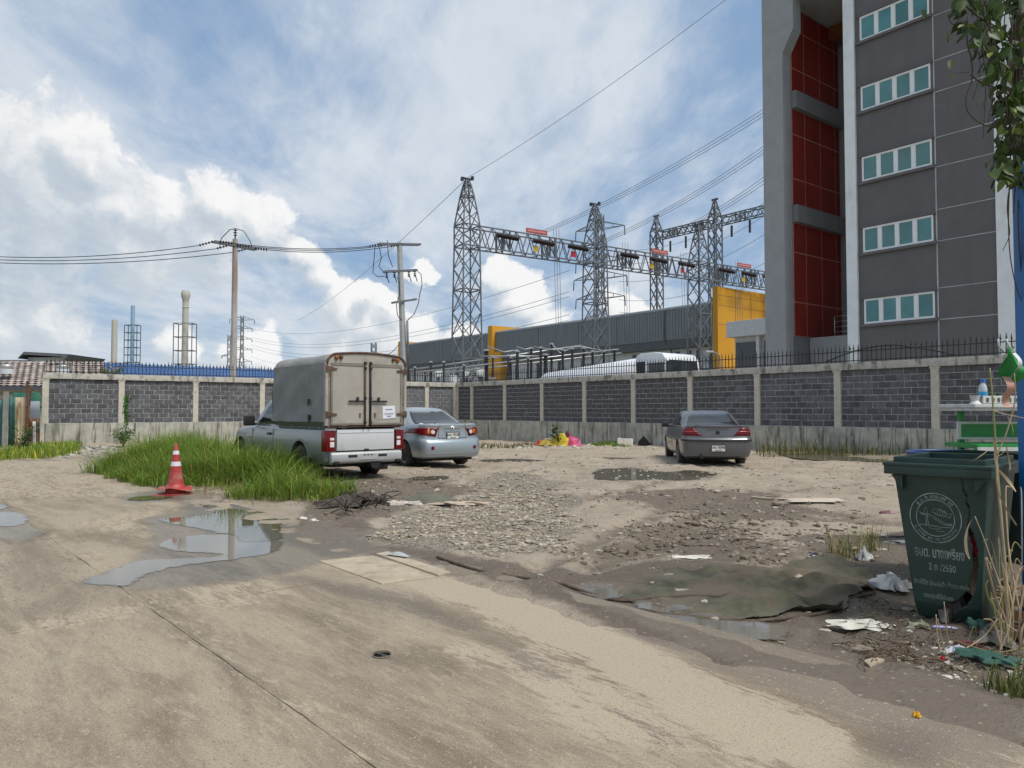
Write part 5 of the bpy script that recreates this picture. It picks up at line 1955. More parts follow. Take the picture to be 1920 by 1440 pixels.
def cut(o, cutters):
    """boolean-cut wheel arches, bake the result"""
    tmp = []
    for mb in cutters:
        c = mb.build('cutter', [])
        tmp.append(c)
        md = o.modifiers.new('b', 'BOOLEAN')
        md.operation = 'DIFFERENCE'
        md.object = c
        md.solver = 'EXACT'
    keep = o.parent
    o.parent = None
    bpy.context.view_layer.update()
    dg = bpy.context.evaluated_depsgraph_get()
    me = bpy.data.meshes.new_from_object(o.evaluated_get(dg))
    o.modifiers.clear()
    o.data = me
    o.parent = keep
    for c in tmp:
        bpy.data.objects.remove(c)
    me.polygons.foreach_set('use_smooth', [True] * len(me.polygons))
    me.set_sharp_from_angle(angle=rad(32))


M_TYRE = mat('tyre_rubber', (0.022, 0.021, 0.020), 0.85, var=0.3, vscale=8, dirt=(0.12, 0.095, 0.07, 0.8), dscale=3, dlo=.4, dhi=.7)
M_RIM = mat('alloy_rim', (0.30, 0.30, 0.30), 0.4, 0.7, dirt=(0.16, 0.13, 0.10, 0.7), dscale=5)
M_UNDER = mat('underbody', (0.012, 0.012, 0.012), 0.9)
M_CARGL = mat('car_glass', (0.016, 0.019, 0.022), 0.03, spec=0.9, var=0.1)
M_LRED = mat('tail_red', (0.13, 0.003, 0.005), 0.15, spec=.35, var=.2)
M_LORG = mat('lamp_amber', (0.50, 0.13, 0.010), 0.15, spec=.4)
M_LCLR = mat('lamp_clear', (0.62, 0.62, 0.60), 0.12, coat=.6)
M_BLKP = mat('black_plastic', (0.015, 0.015, 0.016), 0.5)
M_PLATE = mat('plate_white', (0.62, 0.62, 0.58), 0.5, var=.05)
M_INK = mat('plate_ink', (0.02, 0.02, 0.02), 0.6)
M_CHROME = mat('chrome', (0.65, 0.66, 0.68), 0.15, 0.9, var=.02)
M_SEAMB = mat('shut_line', (0.01, 0.01, 0.011), 0.8)


def paint(name, col, dust, amt=.5):
    m = mat(name, col, 0.32, 0.45, var=.03, vscale=2, coat=.5, dirt=(*dust, amt), dscale=2.2, dlo=.45, dhi=.8)
    return m


def wheel(par, x, y, r, w, steel=False):
    s = 1 if x > 0 else -1
    t = MB()
    a = w / 2
    t.lathe([(r * .62, -a * .9), (r * .80, -a), (r * .94, -a * .95), (r, -a * .72), (r, a * .72), (r * .94, a * .95), (r * .80, a), (r * .62, a * .9), (r * .60, 0)], 28, 'x', (x, y, r))
    ty = t.build('wheel', M_TYRE, par, smooth=40)
    ri = MB()
    xo = x + s * a * .78
    ri.lathe([(r * .60, 0), (r * .64, s * .0), (r * .64, s * .03), (r * .58, s * .02), (r * .56, -s * .06)], 24, 'x', (xo, y, r))
    ri.lathe([(0.001, s * .012), (r * .14, s * .012), (r * .17, -s * .01), (r * .17, -s * .06)], 14, 'x', (xo, y, r))
    for k in range(5):
        th = 2 * math.pi * k / 5 + .3
        for d in (-.13, .13):
            p0 = Vector((xo - s * .015, y + r * .12 * math.cos(th), r + r * .12 * math.sin(th)))
            p1 = Vector((xo - s * .01, y + r * .60 * math.cos(th + d), r + r * .60 * math.sin(th + d)))
            ri.bar(p0, p1, .035, .03)
    ri.build('rim', M_RIM if not steel else M_BLKP, ty, smooth=30)
    MB().lathe([(r * .56, -.01), (0.001, -.01)], 16, 'x', (x + s * a * .2, y, r)).build('brake_disc', M_UNDER, ty)
    return ty


def interp(xs_, ys_):
    return lambda y: float(np.interp(y, xs_, ys_))


def rear_plate(par, x, y, z, l1, l2, w=.34, h=.15, rot=0.0):
    p = MB().box((0, 0, 0), (w, .012, h)).build('number_plate', M_PLATE, par, bevel=.003)
    p.location = (x, y, z)
    p.rotation_euler = (rot, 0, 0)
    if l1:
        text(l1, h * .62, M_INK, p, (0, -.0075, h * .12), sx=.95, bold=.002)
        text(l2, h * .22, M_INK, p, (0, -.0075, -h * .33), bold=.001)
    fr = MB()
    for (a, b, c, d) in ((-w / 2 - .012, w / 2 + .012, h / 2, h / 2 + .012), (-w / 2 - .012, w / 2 + .012, -h / 2 - .012, -h / 2), (-w / 2 - .012, -w / 2, -h / 2, h / 2), (w / 2, w / 2 + .012, -h / 2, h / 2)):
        fr.bb(a, b, -.01, .006, c, d)
    fr.build('plate_frame', M_BLKP, p)
    return p


def sedan(label, loc, rz, L, Wd, Ht, paintm, kind):
    t = thing('parked_car', label, 'car', loc, rz)
    hw = Wd / 2
    if kind == 'silver':
        zt = interp([0, .18, .6, 1.2, 2.2, 3.2, 3.5, L - .35, L], [1.06, 1.08, 1.07, 1.03, .98, .98, .99, .86, .72])
        zb = lambda y: .24
        lv = [(0.00, hw * .90, .16, L - .14, .20, .30, .05, .12), (.05, hw * .955, .06, L - .06, .22, .32, .06, .14), (.17, hw * .985, .015, L - .02, .24, .34, .08, .16),
              (.36, hw, .0, L, .26, .36, .10, .18), (.47, hw * 1.0, .02, L - .01, .26, .36, .10, .18), (.535, hw * .995, .055, L - .02, .26, .36, .10, .18), (.57, hw * .99, .105, L - .04, .25, .36, .09, .18),
              (.74, hw * .975, .115, L - .08, .25, .36, .09, .18), (.88, hw * .955, .125, L - .14, .24, .34, .09, .18), (.955, hw * .93, .11, L - .2, .24, .34, .08, .18), (1.0, hw * .885, .15, L - .26, .24, .34, .08, .18)]
        zr = interp([.9, 1.3, 1.8, 2.3, 2.8, 3.3], [1.30, Ht - .06, Ht - .012, Ht, Ht - .03, Ht - .13])
        gh = [(0.0, hw * .90, .62, 3.42, .30, .30, .05, .25), (.30, hw * .86, .88, 3.12, .27, .28, .06, .22), (.62, hw * .79, 1.14, 2.84, .24, .26, .07, .18), (.86, hw * .715, 1.36, 2.62, .22, .24, .07, .14),
              (.97, hw * .65, 1.52, 2.5, .2, .2, .06, .1), (1.0, hw * .55, 1.66, 2.40, .2, .2, .05, .08)]
        wb0, wb1, wr = .98, .98 + 2.60, .315
    else:
        zt = interp([0, .15, .6, 1.2, 2.2, 3.3, 3.6, L - .35, L], [1.02, 1.035, 1.02, .98, .94, .94, .95, .80, .66])
        zb = lambda y: .22
        lv = [(0.00, hw * .90, .14, L - .14, .16, .30, .05, .12), (.06, hw * .95, .05, L - .06, .18, .32, .06, .14), (.20, hw * .985, .01, L - .02, .20, .34, .07, .16),
              (.45, hw * .995, .0, L, .20, .36, .08, .18), (.50, hw, .0, L, .20, .36, .08, .18), (.52, hw * 1.01, -.012, L + .01, .20, .36, .08, .18), (.575, hw * 1.01, -.012, L + .01, .20, .36, .08, .18), (.59, hw, .0, L, .20, .36, .08, .18),
              (.64, hw, .02, L, .20, .36, .08, .18), (.66, hw * .995, .07, L - .02, .20, .36, .08, .18), (.80, hw * .98, .085, L - .06, .20, .36, .08, .18), (.94, hw * .95, .10, L - .12, .20, .34, .08, .18), (.985, hw * .925, .085, L - .16, .20, .34, .07, .18), (1.0, hw * .88, .13, L - .22, .2, .34, .07, .18)]
        zr = interp([.9, 1.3, 1.8, 2.4, 2.9, 3.4], [1.26, Ht - .06, Ht - .015, Ht, Ht - .03, Ht - .14])
        gh = [(0.0, hw * .89, .66, 3.55, .26, .30, .06, .25), (.30, hw * .85, .90, 3.22, .24, .28, .07, .22), (.62, hw * .785, 1.14, 2.92, .22, .26, .07, .18), (.86, hw * .72, 1.34, 2.70, .2, .24, .07, .14),
              (.97, hw * .66, 1.50, 2.56, .2, .2, .06, .1), (1.0, hw * .57, 1.64, 2.46, .2, .2, .05, .08)]
        wb0, wb1, wr = 1.08, 1.08 + 2.70, .305
    wp = interp([0, .5, 1.6, 3.0, L - .5, L], [.965, .99, 1.0, 1.0, .975, .94])
    sh = Shell(lv, zb, zt, wp)
    body = sh.body(.018).build('body', paintm, t, smooth=True)
    cut(body, [MB().lathe([(wr + .055, s * .50), (wr + .055, s * (hw + .1))], 28, 'x', (0, yy, wr + .01)) for yy in (wb0, wb1) for s in (-1, 1)])
    g = Shell(gh, lambda y: zt(y) - .02, zr, wp)
    cab = g.body(.015, False).build('cabin', paintm, t, smooth=38)
    # glazing
    g.patch([(-7.6, .28), (7.6, .28), (6.6, 3.05), (-6.6, 3.05)], 14, 8).build('rear_window', M_CARGL, t, smooth=True)
    for s in (-1, 1):
        g.patch([(s * 11.6, .30), (s * 18.2, .30), (s * 18.4, 2.9), (s * 13.2, 2.75)], 8, 5).build('side_window', M_CARGL, t, smooth=True)
        g.patch([(s * 18.9, .30), (s * 25.6, .30), (s * 23.8, 2.75), (s * 18.9, 2.9)], 8, 5).build('side_window', M_CARGL, t, smooth=True)
        g.patch([(s * 29, .35), (s * (KK - 1), .35), (s * (KK - 1), 3.0), (s * 30, 3.0)], 8, 5).build('windscreen_half', M_CARGL, t, smooth=True)
        wheel(t, s * (hw - .125), wb0, wr, .205)
        wheel(t, s * (hw - .125), wb1, wr, .205)
        # mirror
        m = MB().box((s * (hw + .09), L * .655, zt(3) + .07), (.20, .12, .14)).box((s * (hw - .03), L * .655, zt(3) + .03), (.14, .06, .05)).build('mirror', M_BLKP if kind != 'silver' else paintm, t, bevel=.04, smooth=50)
        # door seams
        for uu in (13.2, 18.5, 24.5):
            sh.patch([(s * (uu - .03), 2.0), (s * (uu + .03), 2.0), (s * (uu + .03), 8.9), (s * (uu - .03), 8.9)], 2, 8, .0025, .004).build('door_seam', M_SEAMB, t)
        for uu in (16.6, 21.8):
            sh.patch([(s * (uu - .4), 8.1), (s * (uu + .2), 8.1), (s * (uu + .2), 8.5), (s * (uu - .4), 8.5)], 4, 3, .03, .01).build('door_handle', paintm, t, smooth=True)
    MB().bb(-hw * .80, hw * .80, .35, L - .4, .17, .34).build('underbody', M_UNDER, t)
    if kind == 'silver':
        for s in (-1, 1):
            li = sh.patch([(s * 3.9, 6.35), (s * 13.5, 7.05), (s * 12.6, 7.95), (s * 3.3, 8.05)], 16, 6, .012).build('tail_lamp', M_LRED, t, smooth=True)
            sh.patch([(s * 5.4, 6.75), (s * 6.5, 6.8), (s * 6.4, 7.6), (s * 5.3, 7.65)], 6, 5, .017).build('amber_lens', M_LORG, li, smooth=True)
            c, n = sh.ev(s * 4.55, 7.15), sh.nrm(s * 4.55, 7.15)
            MB().tube([c - n * .01, c + n * .018, c + n * .022], [.052, .052, .035], 14).build('reverse_lens', M_LCLR, li, smooth=40)
            c, n = sh.ev(s * 4.9, 2.75), sh.nrm(s * 4.9, 2.75)
            MB().tube([c - n * .02, c + n * .008, c + n * .010], [.045, .045, .03], 14).build('reflector', M_LRED, t, smooth=40)
            sh.patch([(s * 3.28, 6.15), (s * 3.36, 6.15), (s * 3.2, 9.6), (s * 3.12, 9.6)], 2, 8, .003, .004).build('trunk_seam', M_SEAMB, t)
        sh.patch([(-3.3, 6.02), (3.3, 6.02), (3.3, 6.12), (-3.3, 6.12)], 10, 2, .003, .004).build('trunk_seam', M_SEAMB, t)
        sh.patch([(-2.0, 7.95), (2.0, 7.95), (1.8, 8.28), (-1.8, 8.28)], 10, 3, .022).build('chrome_bar', M_CHROME, t, smooth=40)
        sh.patch([(-1.8, 6.5), (1.8, 6.5), (2.0, 7.8), (-2.0, 7.8)], 10, 3, .004, .004).build('plate_recess', mat('silver_shade', (.26, .29, .31), .4, .5), t, smooth=40)
        yv = sh.ev(0, 7.0).y
        rear_plate(t, 0, yv - .016, .785, 'ฆธว 9028', 'สมุทรปราการ', .33, .145)
        MB().tube([(-.05, yv - .012, .985), (0, yv - .016, 1.01), (.05, yv - .012, .985), (0, yv - .016, .965), (-.05, yv - .012, .985)], .008, 6).tube([(0, yv - .014, .965), (0, yv - .014, 1.01)], .007, 6).build('emblem', M_CHROME, t)
        sh.patch([(-4.6, 9.75), (4.6, 9.75), (4.4, 9.98), (-4.4, 9.98)], 14, 3, .012, .01).build('spoiler_lip', paintm, t, smooth=True)
        sh.patch([(-7, 1.05), (7, 1.05), (7, 1.95), (-7, 1.95)], 18, 4, .014, .02).build('bumper_lip', paintm, t, smooth=40)
        for (x0, w) in ((-.50, .10), (.48, .18)):
            MB().bb(x0 - w / 2, x0 + w / 2, yv - .012, yv - .004, .955, .972).build('badge', M_CHROME, t)
    else:
        for s in (-1, 1):
            li = sh.patch([(s * 3.0, 9.25), (s * 10.8, 9.25), (s * 10.6, 10.7), (s * 4.8, 11.0)], 14, 6, .010).build('tail_lamp', M_LRED, t, smooth=True)
            sh.patch([(s * 3.7, 9.95), (s * 10.5, 9.95), (s * 10.5, 10.25), (s * 4.0, 10.25)], 14, 3, .014).build('clear_band', mat('pink_lens', (.22, .05, .05), .2, spec=.4), li, smooth=True)
            sh.patch([(s * 2.9, 9.1), (s * 2.96, 9.1), (s * 4.75, 11.05), (s * 4.69, 11.05)], 2, 8, .003, .004).build('trunk_seam', M_SEAMB, t)
            MB().bb(s * .50 - .13, s * .50 + .13, .065, .072, .722, .738).build('badge', M_CHROME, t)
        sh.patch([(-11.5, 5.0), (11.5, 5.0), (11.5, 6.3), (-11.5, 6.3)], 26, 4, .006, .01).build('bumper_strip', M_BLKP, t, smooth=40)
        sh.patch([(-3.0, 8.95), (3.0, 8.95), (3.0, 9.05), (-3.0, 9.05)], 10, 2, .003, .004).build('trunk_seam', M_SEAMB, t)
        sh.patch([(-4.9, 12.3), (4.9, 12.3), (4.7, 12.6), (-4.7, 12.6)], 12, 3, .010, .01).build('spoiler_lip', mat('dull_plum', (.10, .075, .085), .5), t, smooth=True)
        yv = sh.ev(0, 3).y
        rear_plate(t, 0, yv - .012, .47, 'ภถ 3098', 'สมุทรปราการ', .33, .15)
        yv = sh.ev(0, 10.4).y
        MB().tube([(0, yv - .02, .86), (0, yv + .01, .86)], .05, 14).build('emblem', M_BLKP, t)
        MB().lathe([(.035, -.02), (.04, -.02), (.04, .3), (.03, .3), (.03, -.0)], 12, 'y', (-.42, -.03, .24)).build('exhaust', M_UNDER, t, smooth=40)
    return t


M_SILV = paint('silver_blue_paint', (.31, .36, .39), (.30, .29, .27), .35)
M_DGREY = paint('dark_grey_paint', (.115, .118, .128), (.17, .15, .13), .55)


def place(px, py, rz, oy):
    """ground point of the rear axle centre -> location of the rear bumper"""
    p = gp(px, py)
    h = Vector((-math.sin(rz), math.cos(rz), 0))
    q = p - h * oy
    return (q.x, q.y, gz1(p.x, p.y) - .01)


rz = rad(36)
sedan('silver blue saloon parked close beside the canopied pickup', place(815, 873.5, rz, .98), rz, 4.54, 1.76, 1.47, M_SILV, 'silver')
rz = rad(-5)
sedan('dusty dark grey saloon parked alone facing the block wall', place(1333, 868.5, rz, 1.08), rz, 4.55, 1.76, 1.42, M_DGREY, 'dark')


# ------------------------------------------------------------------ pickup with canopy
def pickup():
    rz = rad(40.5)
    h = Vector((-math.sin(rz), math.cos(rz), 0))
    r = Vector((math.cos(rz), math.sin(rz), 0))
    rw = gp(693, 888)
    ax = rw - r * .77
    loc = ax - h * 1.22
    t = thing('pickup_truck', 'silver pickup truck with a tall boxy grey canopy on its bed', 'pickup', (loc.x, loc.y, gz1(ax.x, ax.y) - .01), rz)
    P = paint('silver_paint_shaded', (.25, .27, .272), (.30, .28, .25), .35)  # body silver darkened, shade of the unlit left side put into the colour
    PG = mat('silver_paint_sunlit', (.60, .61, .61), .4, .2, var=.04, vscale=3, coat=.3, dirt=(.38, .37, .35, .6), dscale=3)  # same silver made brighter, light falling on the rear put into the colour
    hw, L = .885, 5.30
    zt = interp([0, 2.4, 3.4, 4.1, 4.95, L], [1.07, 1.07, 1.08, 1.07, .98, .82])
    lv = [(0.0, hw * .92, .16, L - .12, .10, .30, .01, .12), (.10, hw * .975, .08, L - .05, .10, .34, .01, .14), (.35, hw * .995, .06, L, .10, .36, .01, .18), (.60, hw, .055, L, .10, .36, .01, .18),
          (.82, hw * .99, .055, L - .04, .10, .36, .01, .18), (.96, hw * .965, .06, L - .10, .10, .36, .01, .18), (1.0, hw * .93, .075, L - .16, .10, .36, .01, .18)]
    wp = interp([0, 1, 4.0, L], [1, 1, 1, .94])
    sh = Shell(lv, lambda y: .36, zt, wp)
    body = sh.body(.01).build('body', P, t, smooth=True)
    wr = .36
    wb0, wb1 = 1.22, 1.22 + 3.25
    cut(body, [MB().lathe([(wr + .065, s * .50), (wr + .065, s * (hw + .2))], 28, 'x', (0, yy, wr + .03)) for yy in (wb0, wb1) for s in (-1, 1)])
    for s in (-1, 1):
        for yy in (wb0, wb1):
            wheel(t, s * .77, yy, wr, .23, True)
            # flared arch lip
            mb = MB()
            n = 14
            for k in range(n):
                a0, a1 = math.pi * k / n, math.pi * (k + 1) / n
                rr_ = wr + .085
                mb.bar((s * (hw - .012), yy + rr_ * math.cos(a0), wr + .03 + rr_ * math.sin(a0)), (s * (hw - .012), yy + rr_ * math.cos(a1), wr + .03 + rr_ * math.sin(a1)), .045, .045)
            mb.build('wheel_arch_lip', P, t, smooth=60)
    cabl = [(0.0, .80, 2.50, 4.22, .08, .30, .01, .2), (.35, .775, 2.52, 3.94, .08, .28, .01, .18), (.70, .72, 2.54, 3.64, .10, .26, .01, .14), (.92, .66, 2.58, 3.42, .12, .24, .01, .1), (1.0, .56, 2.68, 3.3, .12, .2, .01, .08)]
    zr = interp([2.4, 2.9, 3.4, 4.2], [1.72, 1.75, 1.75, 1.66])
    cb = Shell(cabl, lambda y: zt(y) - .02, zr)
    cb.body(.02, False).build('cab', P, t, smooth=38)
    for s in (-1, 1):
        cb.patch([(s * 12.2, .30), (s * 25.2, .30), (s * 23.0, 2.6), (s * 12.2, 2.75)], 10, 6).build('side_window', M_CARGL, t, smooth=True)
        cb.patch([(s * 29, .35), (s * (KK - 1), .35), (s * (KK - 1), 3.0), (s * 30, 3.0)], 8, 5).build('windscreen_half', M_CARGL, t, smooth=True)
        MB().box((s * (hw + .10), 3.72, 1.20), (.24, .14, .24)).box((s * (hw - .02), 3.70, 1.12), (.12, .08, .06)).build('mirror', M_BLKP, t, bevel=.03, smooth=40)
        y0, y1 = 2.58, 3.75
        for yy in (y0, y1):
            MB().bb(s * (hw - .004) - .004, s * (hw - .004) + .004, yy - .006, yy + .006, .56, 1.03).build('door_seam', M_SEAMB, t)
        MB().box((s * (hw + .008), 2.78, .92), (.03, .20, .05)).build('door_handle', M_BLKP, t, bevel=.01)
        MB().box((s * (hw + .004), 3.88, .82), (.02, .16, .03)).build('side_badge', M_LORG, t, bevel=.005)
    # rear: tailgate, lamps, bumper
    tg = MB().bb(-.655, .655, .012, .06, .635, 1.055).build('tailgate', PG, t, bevel=.012, smooth=40)
    MB().add([(-.30, .004, .67), (.28, .004, .67), (.20, .018, .80), (-.24, .018, .80)], [(0, 1, 2, 3)])
    MB().bb(-.64, .64, .004, .0118, .985, .998).build('tailgate_crease', PG, tg)
    MB().bb(-.67, .67, .030, .062, .615, .632).build('tailgate_gap', M_SEAMB, t)
    MB().box((0, .006, .645), (.10, .02, .03)).build('tailgate_latch', M_BLKP, tg)
    for s in (-1, 1):
        li = MB().bb(s * .690, s * .894, .010, .22, .625, 1.03).build('tail_lamp', M_LRED, t, bevel=.02, smooth=40)
        MB().bb(s * .715, s * .805, .002, .02, .845, .895).build('clear_lens', M_LCLR, li, bevel=.006)
        MB().bb(s * .715, s * .805, .002, .02, .71, .815).build('clear_lens', M_LCLR, li, bevel=.006)
        MB().bb(s * .665, s * .86, .02, .12, 1.036, 1.085).build('bed_cap', PG, t, bevel=.01)
    bm = MB()
    bm.prism([(.06, .61), (-.03, .60), (-.055, .57), (-.06, .46), (-.04, .40), (.05, .37)], -.80, .80, 'yz')
    bp = bm.build('rear_bumper', mat('bumper_silver', (.42, .43, .43), .5, .2, var=.05), t, bevel=.015, smooth=40)
    for x in (-.34, .34):
        MB().bb(x - .10, x + .10, -.066, -.04, .50, .55).build('bumper_slot', M_BLKP, bp, bevel=.005)
    MB().bb(-.18, .18, -.0655, -.045, .45, .56).build('plate_recess', mat('bumper_shade', (.36, .36, .35), .5), bp)
    for x in (-.08, 0, .08):
        MB().box((x, -.068, .545), (.035, .012, .022)).build('plate_lamp', M_BLKP, bp)
    for s in (-1, 1):
        MB().box((s * .70, -.05, .405), (.10, .08, .05)).build('bumper_hook', M_BLKP, bp)
    # underside
    MB().bb(-.70, .70, .2, 4.6, .30, .47).build('chassis', M_UNDER, t)
    MB().tube([(-.72, wb0, .34), (-.1, wb0, .34), (.05, wb0, .34), (.72, wb0, .34)], [.06, .06, .13, .06], 10).build('rear_axle', M_UNDER, t)
    MB().bb(.60, .96 - .04, wb0 - .52, wb0 - .50, .16, .48).build('mud_flap', M_BLKP, t)
    MB().bb(-.92, -.60, wb0 - .52, wb0 - .50, .20, .48).build('mud_flap', M_BLKP, t)
    MB().tube([(.2, -.02, .36), (.2, .5, .36), (.2, 1.0, .36)], .12, 8).build('spare_wheel', M_UNDER, t)

    # ---- canopy: an own body on the bed
    M_TARP = mat('grey_canvas', (.215, .220, .220), .8, var=.10, vscale=2.2, bump=.35, bscale=5, dirt=(.27, .27, .26, .7), dscale=2.4, dlo=.5, dhi=.68)
    M_DOOR = mat('canopy_door', (.36, .335, .285), .65, var=.08, vscale=1.5, dirt=(.20, .175, .14, .7), dscale=1.4, dlo=.52, dhi=.72)
    M_FRM = mat('canopy_frame', (.22, .20, .17), .6, .2, var=.2, dirt=(.10, .06, .04, .8), dscale=6)
    M_RUST = mat('rusty_steel', (.11, .062, .04), .8, var=.4, vscale=12)
    M_OLIVE = mat('olive_skirt', (.105, .115, .085), .7, var=.1)
    c = t
    W, z0, z1, rr_ = .90, 1.20, 2.60, .22
    y0, y1 = .0, 2.50
    # roof: arched shell with rounded shoulders
    prof = []
    for k in range(7):
        a = math.pi / 2 * k / 6
        prof.append((-W + rr_ - rr_ * math.cos(a), z1 - .04 - rr_ + rr_ * math.sin(a)))
    top = [(-(W - rr_) + (W - rr_) * 2 * k / 6, z1 - .04 + .04 * math.sin(math.pi * k / 6)) for k in range(1, 6)]
    rp = prof + top + [(-x, z) for x, z in reversed(prof)]
    rf = MB()
    n = len(rp)
    ny = 24
    vs, fs = [], []
    for j in range(ny):
        y = y0 + .03 + (y1 - y0 - .03) * j / (ny - 1)
        for i, (x, z) in enumerate(rp):
            f = (vnoise(np.array([x * 4]), np.array([y * 3]), 5)[0] - .5)
            vs.append((x, y, z + .022 * f - .05 * max(0, (y - 1.9)) ** 2))
    for j in range(ny - 1):
        for i in range(n - 1):
            fs.append((j * n + i, j * n + i + 1, (j + 1) * n + i + 1, (j + 1) * n + i))
    rf.add(vs, fs)
    M_ROOFC = mat('canopy_roof', (.24, .245, .24), .75, var=.14, vscale=2, bump=.3, bscale=6, dirt=(.34, .33, .31, .7), dscale=2)
    ro = rf.build('canopy_roof', M_ROOFC, c, smooth=True, fix=False)
    for s in (-1, 1):
        zs1 = z1 - .04 - rr_ + .02
        def tarp(u, v, s=s):
            y = y0 + .03 + (y1 - y0 + .06 * (1 - v)) * u
            z = z0 + (zs1 - z0) * v
            f = float(fbm(np.array([y * 1.6 + 3 * s]), np.array([z * 2.3]), 3, 6)[0]) - .5
            fold = .012 * math.sin((z * .9 + y * .5) * 9) * (1 if .1 < v < .95 else .3)
            return (s * (W + .006 + .06 * f + fold), y, z)
        MB().grid(40, 24, tarp).build('side_canvas', M_TARP, c, smooth=True, fix=False)
        MB().bb(s * (W - .01) - .012, s * (W - .01) + .022, y0, y1, zs1 - .02, zs1 + .012).build('canvas_hem', M_FRM, c)
        MB().add([(s * (W + .01), y0 + .06, z0 + .01), (s * (W + .01), y1, z0 + .01), (s * (hw - .03), y1, 1.115), (s * (hw - .03), y0 + .06, 1.115)], [(0, 1, 2, 3)]).build('skirt', M_OLIVE, c, fix=False)
        rl = MB().bb(s * (hw - .06) - .03, s * (hw - .06) + .045, .12, 2.34, 1.06, 1.112).build('bed_rail', mat('rail_green', (.05, .06, .055), .5), c)
        for k in range(5):
            MB().lathe([(.012, 0), (.012, .008), (.006, .012)], 8, 'x', (s * (hw - .013), .35 + k * .42, 1.088)).build('rivet', M_CHROME, rl)
        for (yy, zz) in ((.72, 1.62), (.70, 1.30)):
            MB().box((s * (W + .03), yy, zz), (.03, .07, .10)).box((s * (W + .035), yy, zz - .06), (.02, .05, .06)).build('canvas_buckle', M_BLKP, c, bevel=.008)
        MB().bb(s * W - .03, s * W + .03, y0 - .03, y0 + .05, 1.13, zs1 + .02).build('corner_post', M_DOOR, c, bevel=.01)
    # front wall of the canopy leaning over the cab
    MB().add([(-W, y1 + .03, 1.16), (W, y1 + .03, 1.16), (W, y1 + .14, 1.80), (W, y1 - .02, z1 - .30), (.55, y1 - .04, z1 - .07), (-.55, y1 - .04, z1 - .07), (-W, y1 - .02, z1 - .30), (-W, y1 + .14, 1.80)], [tuple(range(8))]).build('canopy_front', M_TARP, c, fix=False)
    # rear header, frame and doors
    hdr = [(x, z) for x, z in rp]
    hp = [(x * .995, z - .005) for x, z in rp]
    MB().prism(hp + [(W * .99, z1 - .42), (.80, z1 - .42), (.80, z1 - .22), (-.80, z1 - .22), (-.80, z1 - .42), (-W * .99, z1 - .42)], y0 - .02, y0 + .04).build('rear_header', M_DOOR, c)
    lip = MB().tube([(x, y0 - .03, z + .006) for x, z in rp], .022, 6).build('roof_lip', M_RUST, c, smooth=True)
    zd0, zd1 = 1.13, z1 - .215
    MB().bb(-.035, .035, y0 - .02, y0 + .05, zd0, zd1).build('centre_post', M_DOOR, c)
    MB().bb(-.875, .875, y0 - .015, y0 + .05, 1.10, 1.135).build('rear_sill', M_RUST, c)
    for s in (-1, 1):
        d = MB().bb(s * .055, s * .815, y0 - .022, y0 + .02, zd0 + .012, zd1 - .012).build('rear_door', M_DOOR, c, bevel=.006)
        fr = MB()
        for (a, b, e, f) in ((.055, .09, zd0 + .012, zd1 - .012), (.775, .815, zd0 + .012, zd1 - .012), (.09, .775, zd0 + .012, zd0 + .05), (.09, .775, zd1 - .055, zd1 - .012)):
            fr.bb(s * a, s * b, y0 - .034, y0 - .020, e, f)
        fr.build('door_frame', M_FRM, d)
        MB().bb(s * .815 + s * .004, s * .868, y0 - .012, y0 + .04, zd0, zd1 - .02).build('jamb', M_FRM, c)
        MB().tube([(s * .062, y0 - .05, zd0 - .01), (s * .062, y0 - .05, zd1 + .03)], .015, 8).build('lock_rod', M_RUST if s < 0 else M_BLKP, d, smooth=True)
        lk = MB()
        for zz in (zd0 + .06, zd0 + .55, zd1 - .10, zd1 + .01):
            lk.box((s * .062, y0 - .045, zz), (.05, .04, .06))
        lk.build('rod_keeper', M_BLKP, d, bevel=.006)
        hb = MB().box((s * .25, y0 - .055, 1.62), (.38, .02, .035)).box((s * .24, y0 - .06, 1.66), (.04, .04, .09)).build('door_handle', M_BLKP, d, bevel=.006)
        for zz in (2.26, 1.36):
            MB().prism([(s * .90, zz - .05), (s * .90, zz + .05), (s * .82, zz + .035), (s * .68, zz + .008), (s * .68, zz - .008), (s * .82, zz - .035)], y0 - .045, y0 - .030).box((s * .90, y0 - .02, zz), (.05, .06, .12)).build('hinge', M_RUST, d)
        MB().box((s * .17, y0 - .03, 1.34), (.035, .012, .09)).build('hasp', M_RUST, d, bevel=.004)
        mk = MB().lathe([(.001, -.075), (.03, -.07), (.045, -.05), (.045, -.02)], 12, 'y', (s * .70, y0, z1 - .115)).build('marker_lamp', mat('dull_amber', (.26, .09, .02), .4), c, smooth=40)
        MB().lathe([(.001, -.072), (.03, -.065), (.04, -.05), (.04, -.02)], 12, 'y', (s * .60, y0, z1 - .105)).build('marker_lamp', M_RUST, c, smooth=40)
    pp = MB().box((.50, y0 - .030, 1.40), (.30, .004, .26), rot=(0, rad(-3), 0)).build('paper_notice', mat('notice_paper', (.70, .71, .74), .7, var=.03), c)
    for (zz, w_, hh) in ((1.455, .16, .022), (1.375, .24, .012), (1.35, .20, .008), (1.315, .10, .024)):
        MB().box((.50, y0 - .0335, zz), (w_, .002, hh), rot=(0, rad(-3), 0)).build('notice_line', mat('notice_ink', (.22, .25, .36), .7), pp)
    return t


pickup()

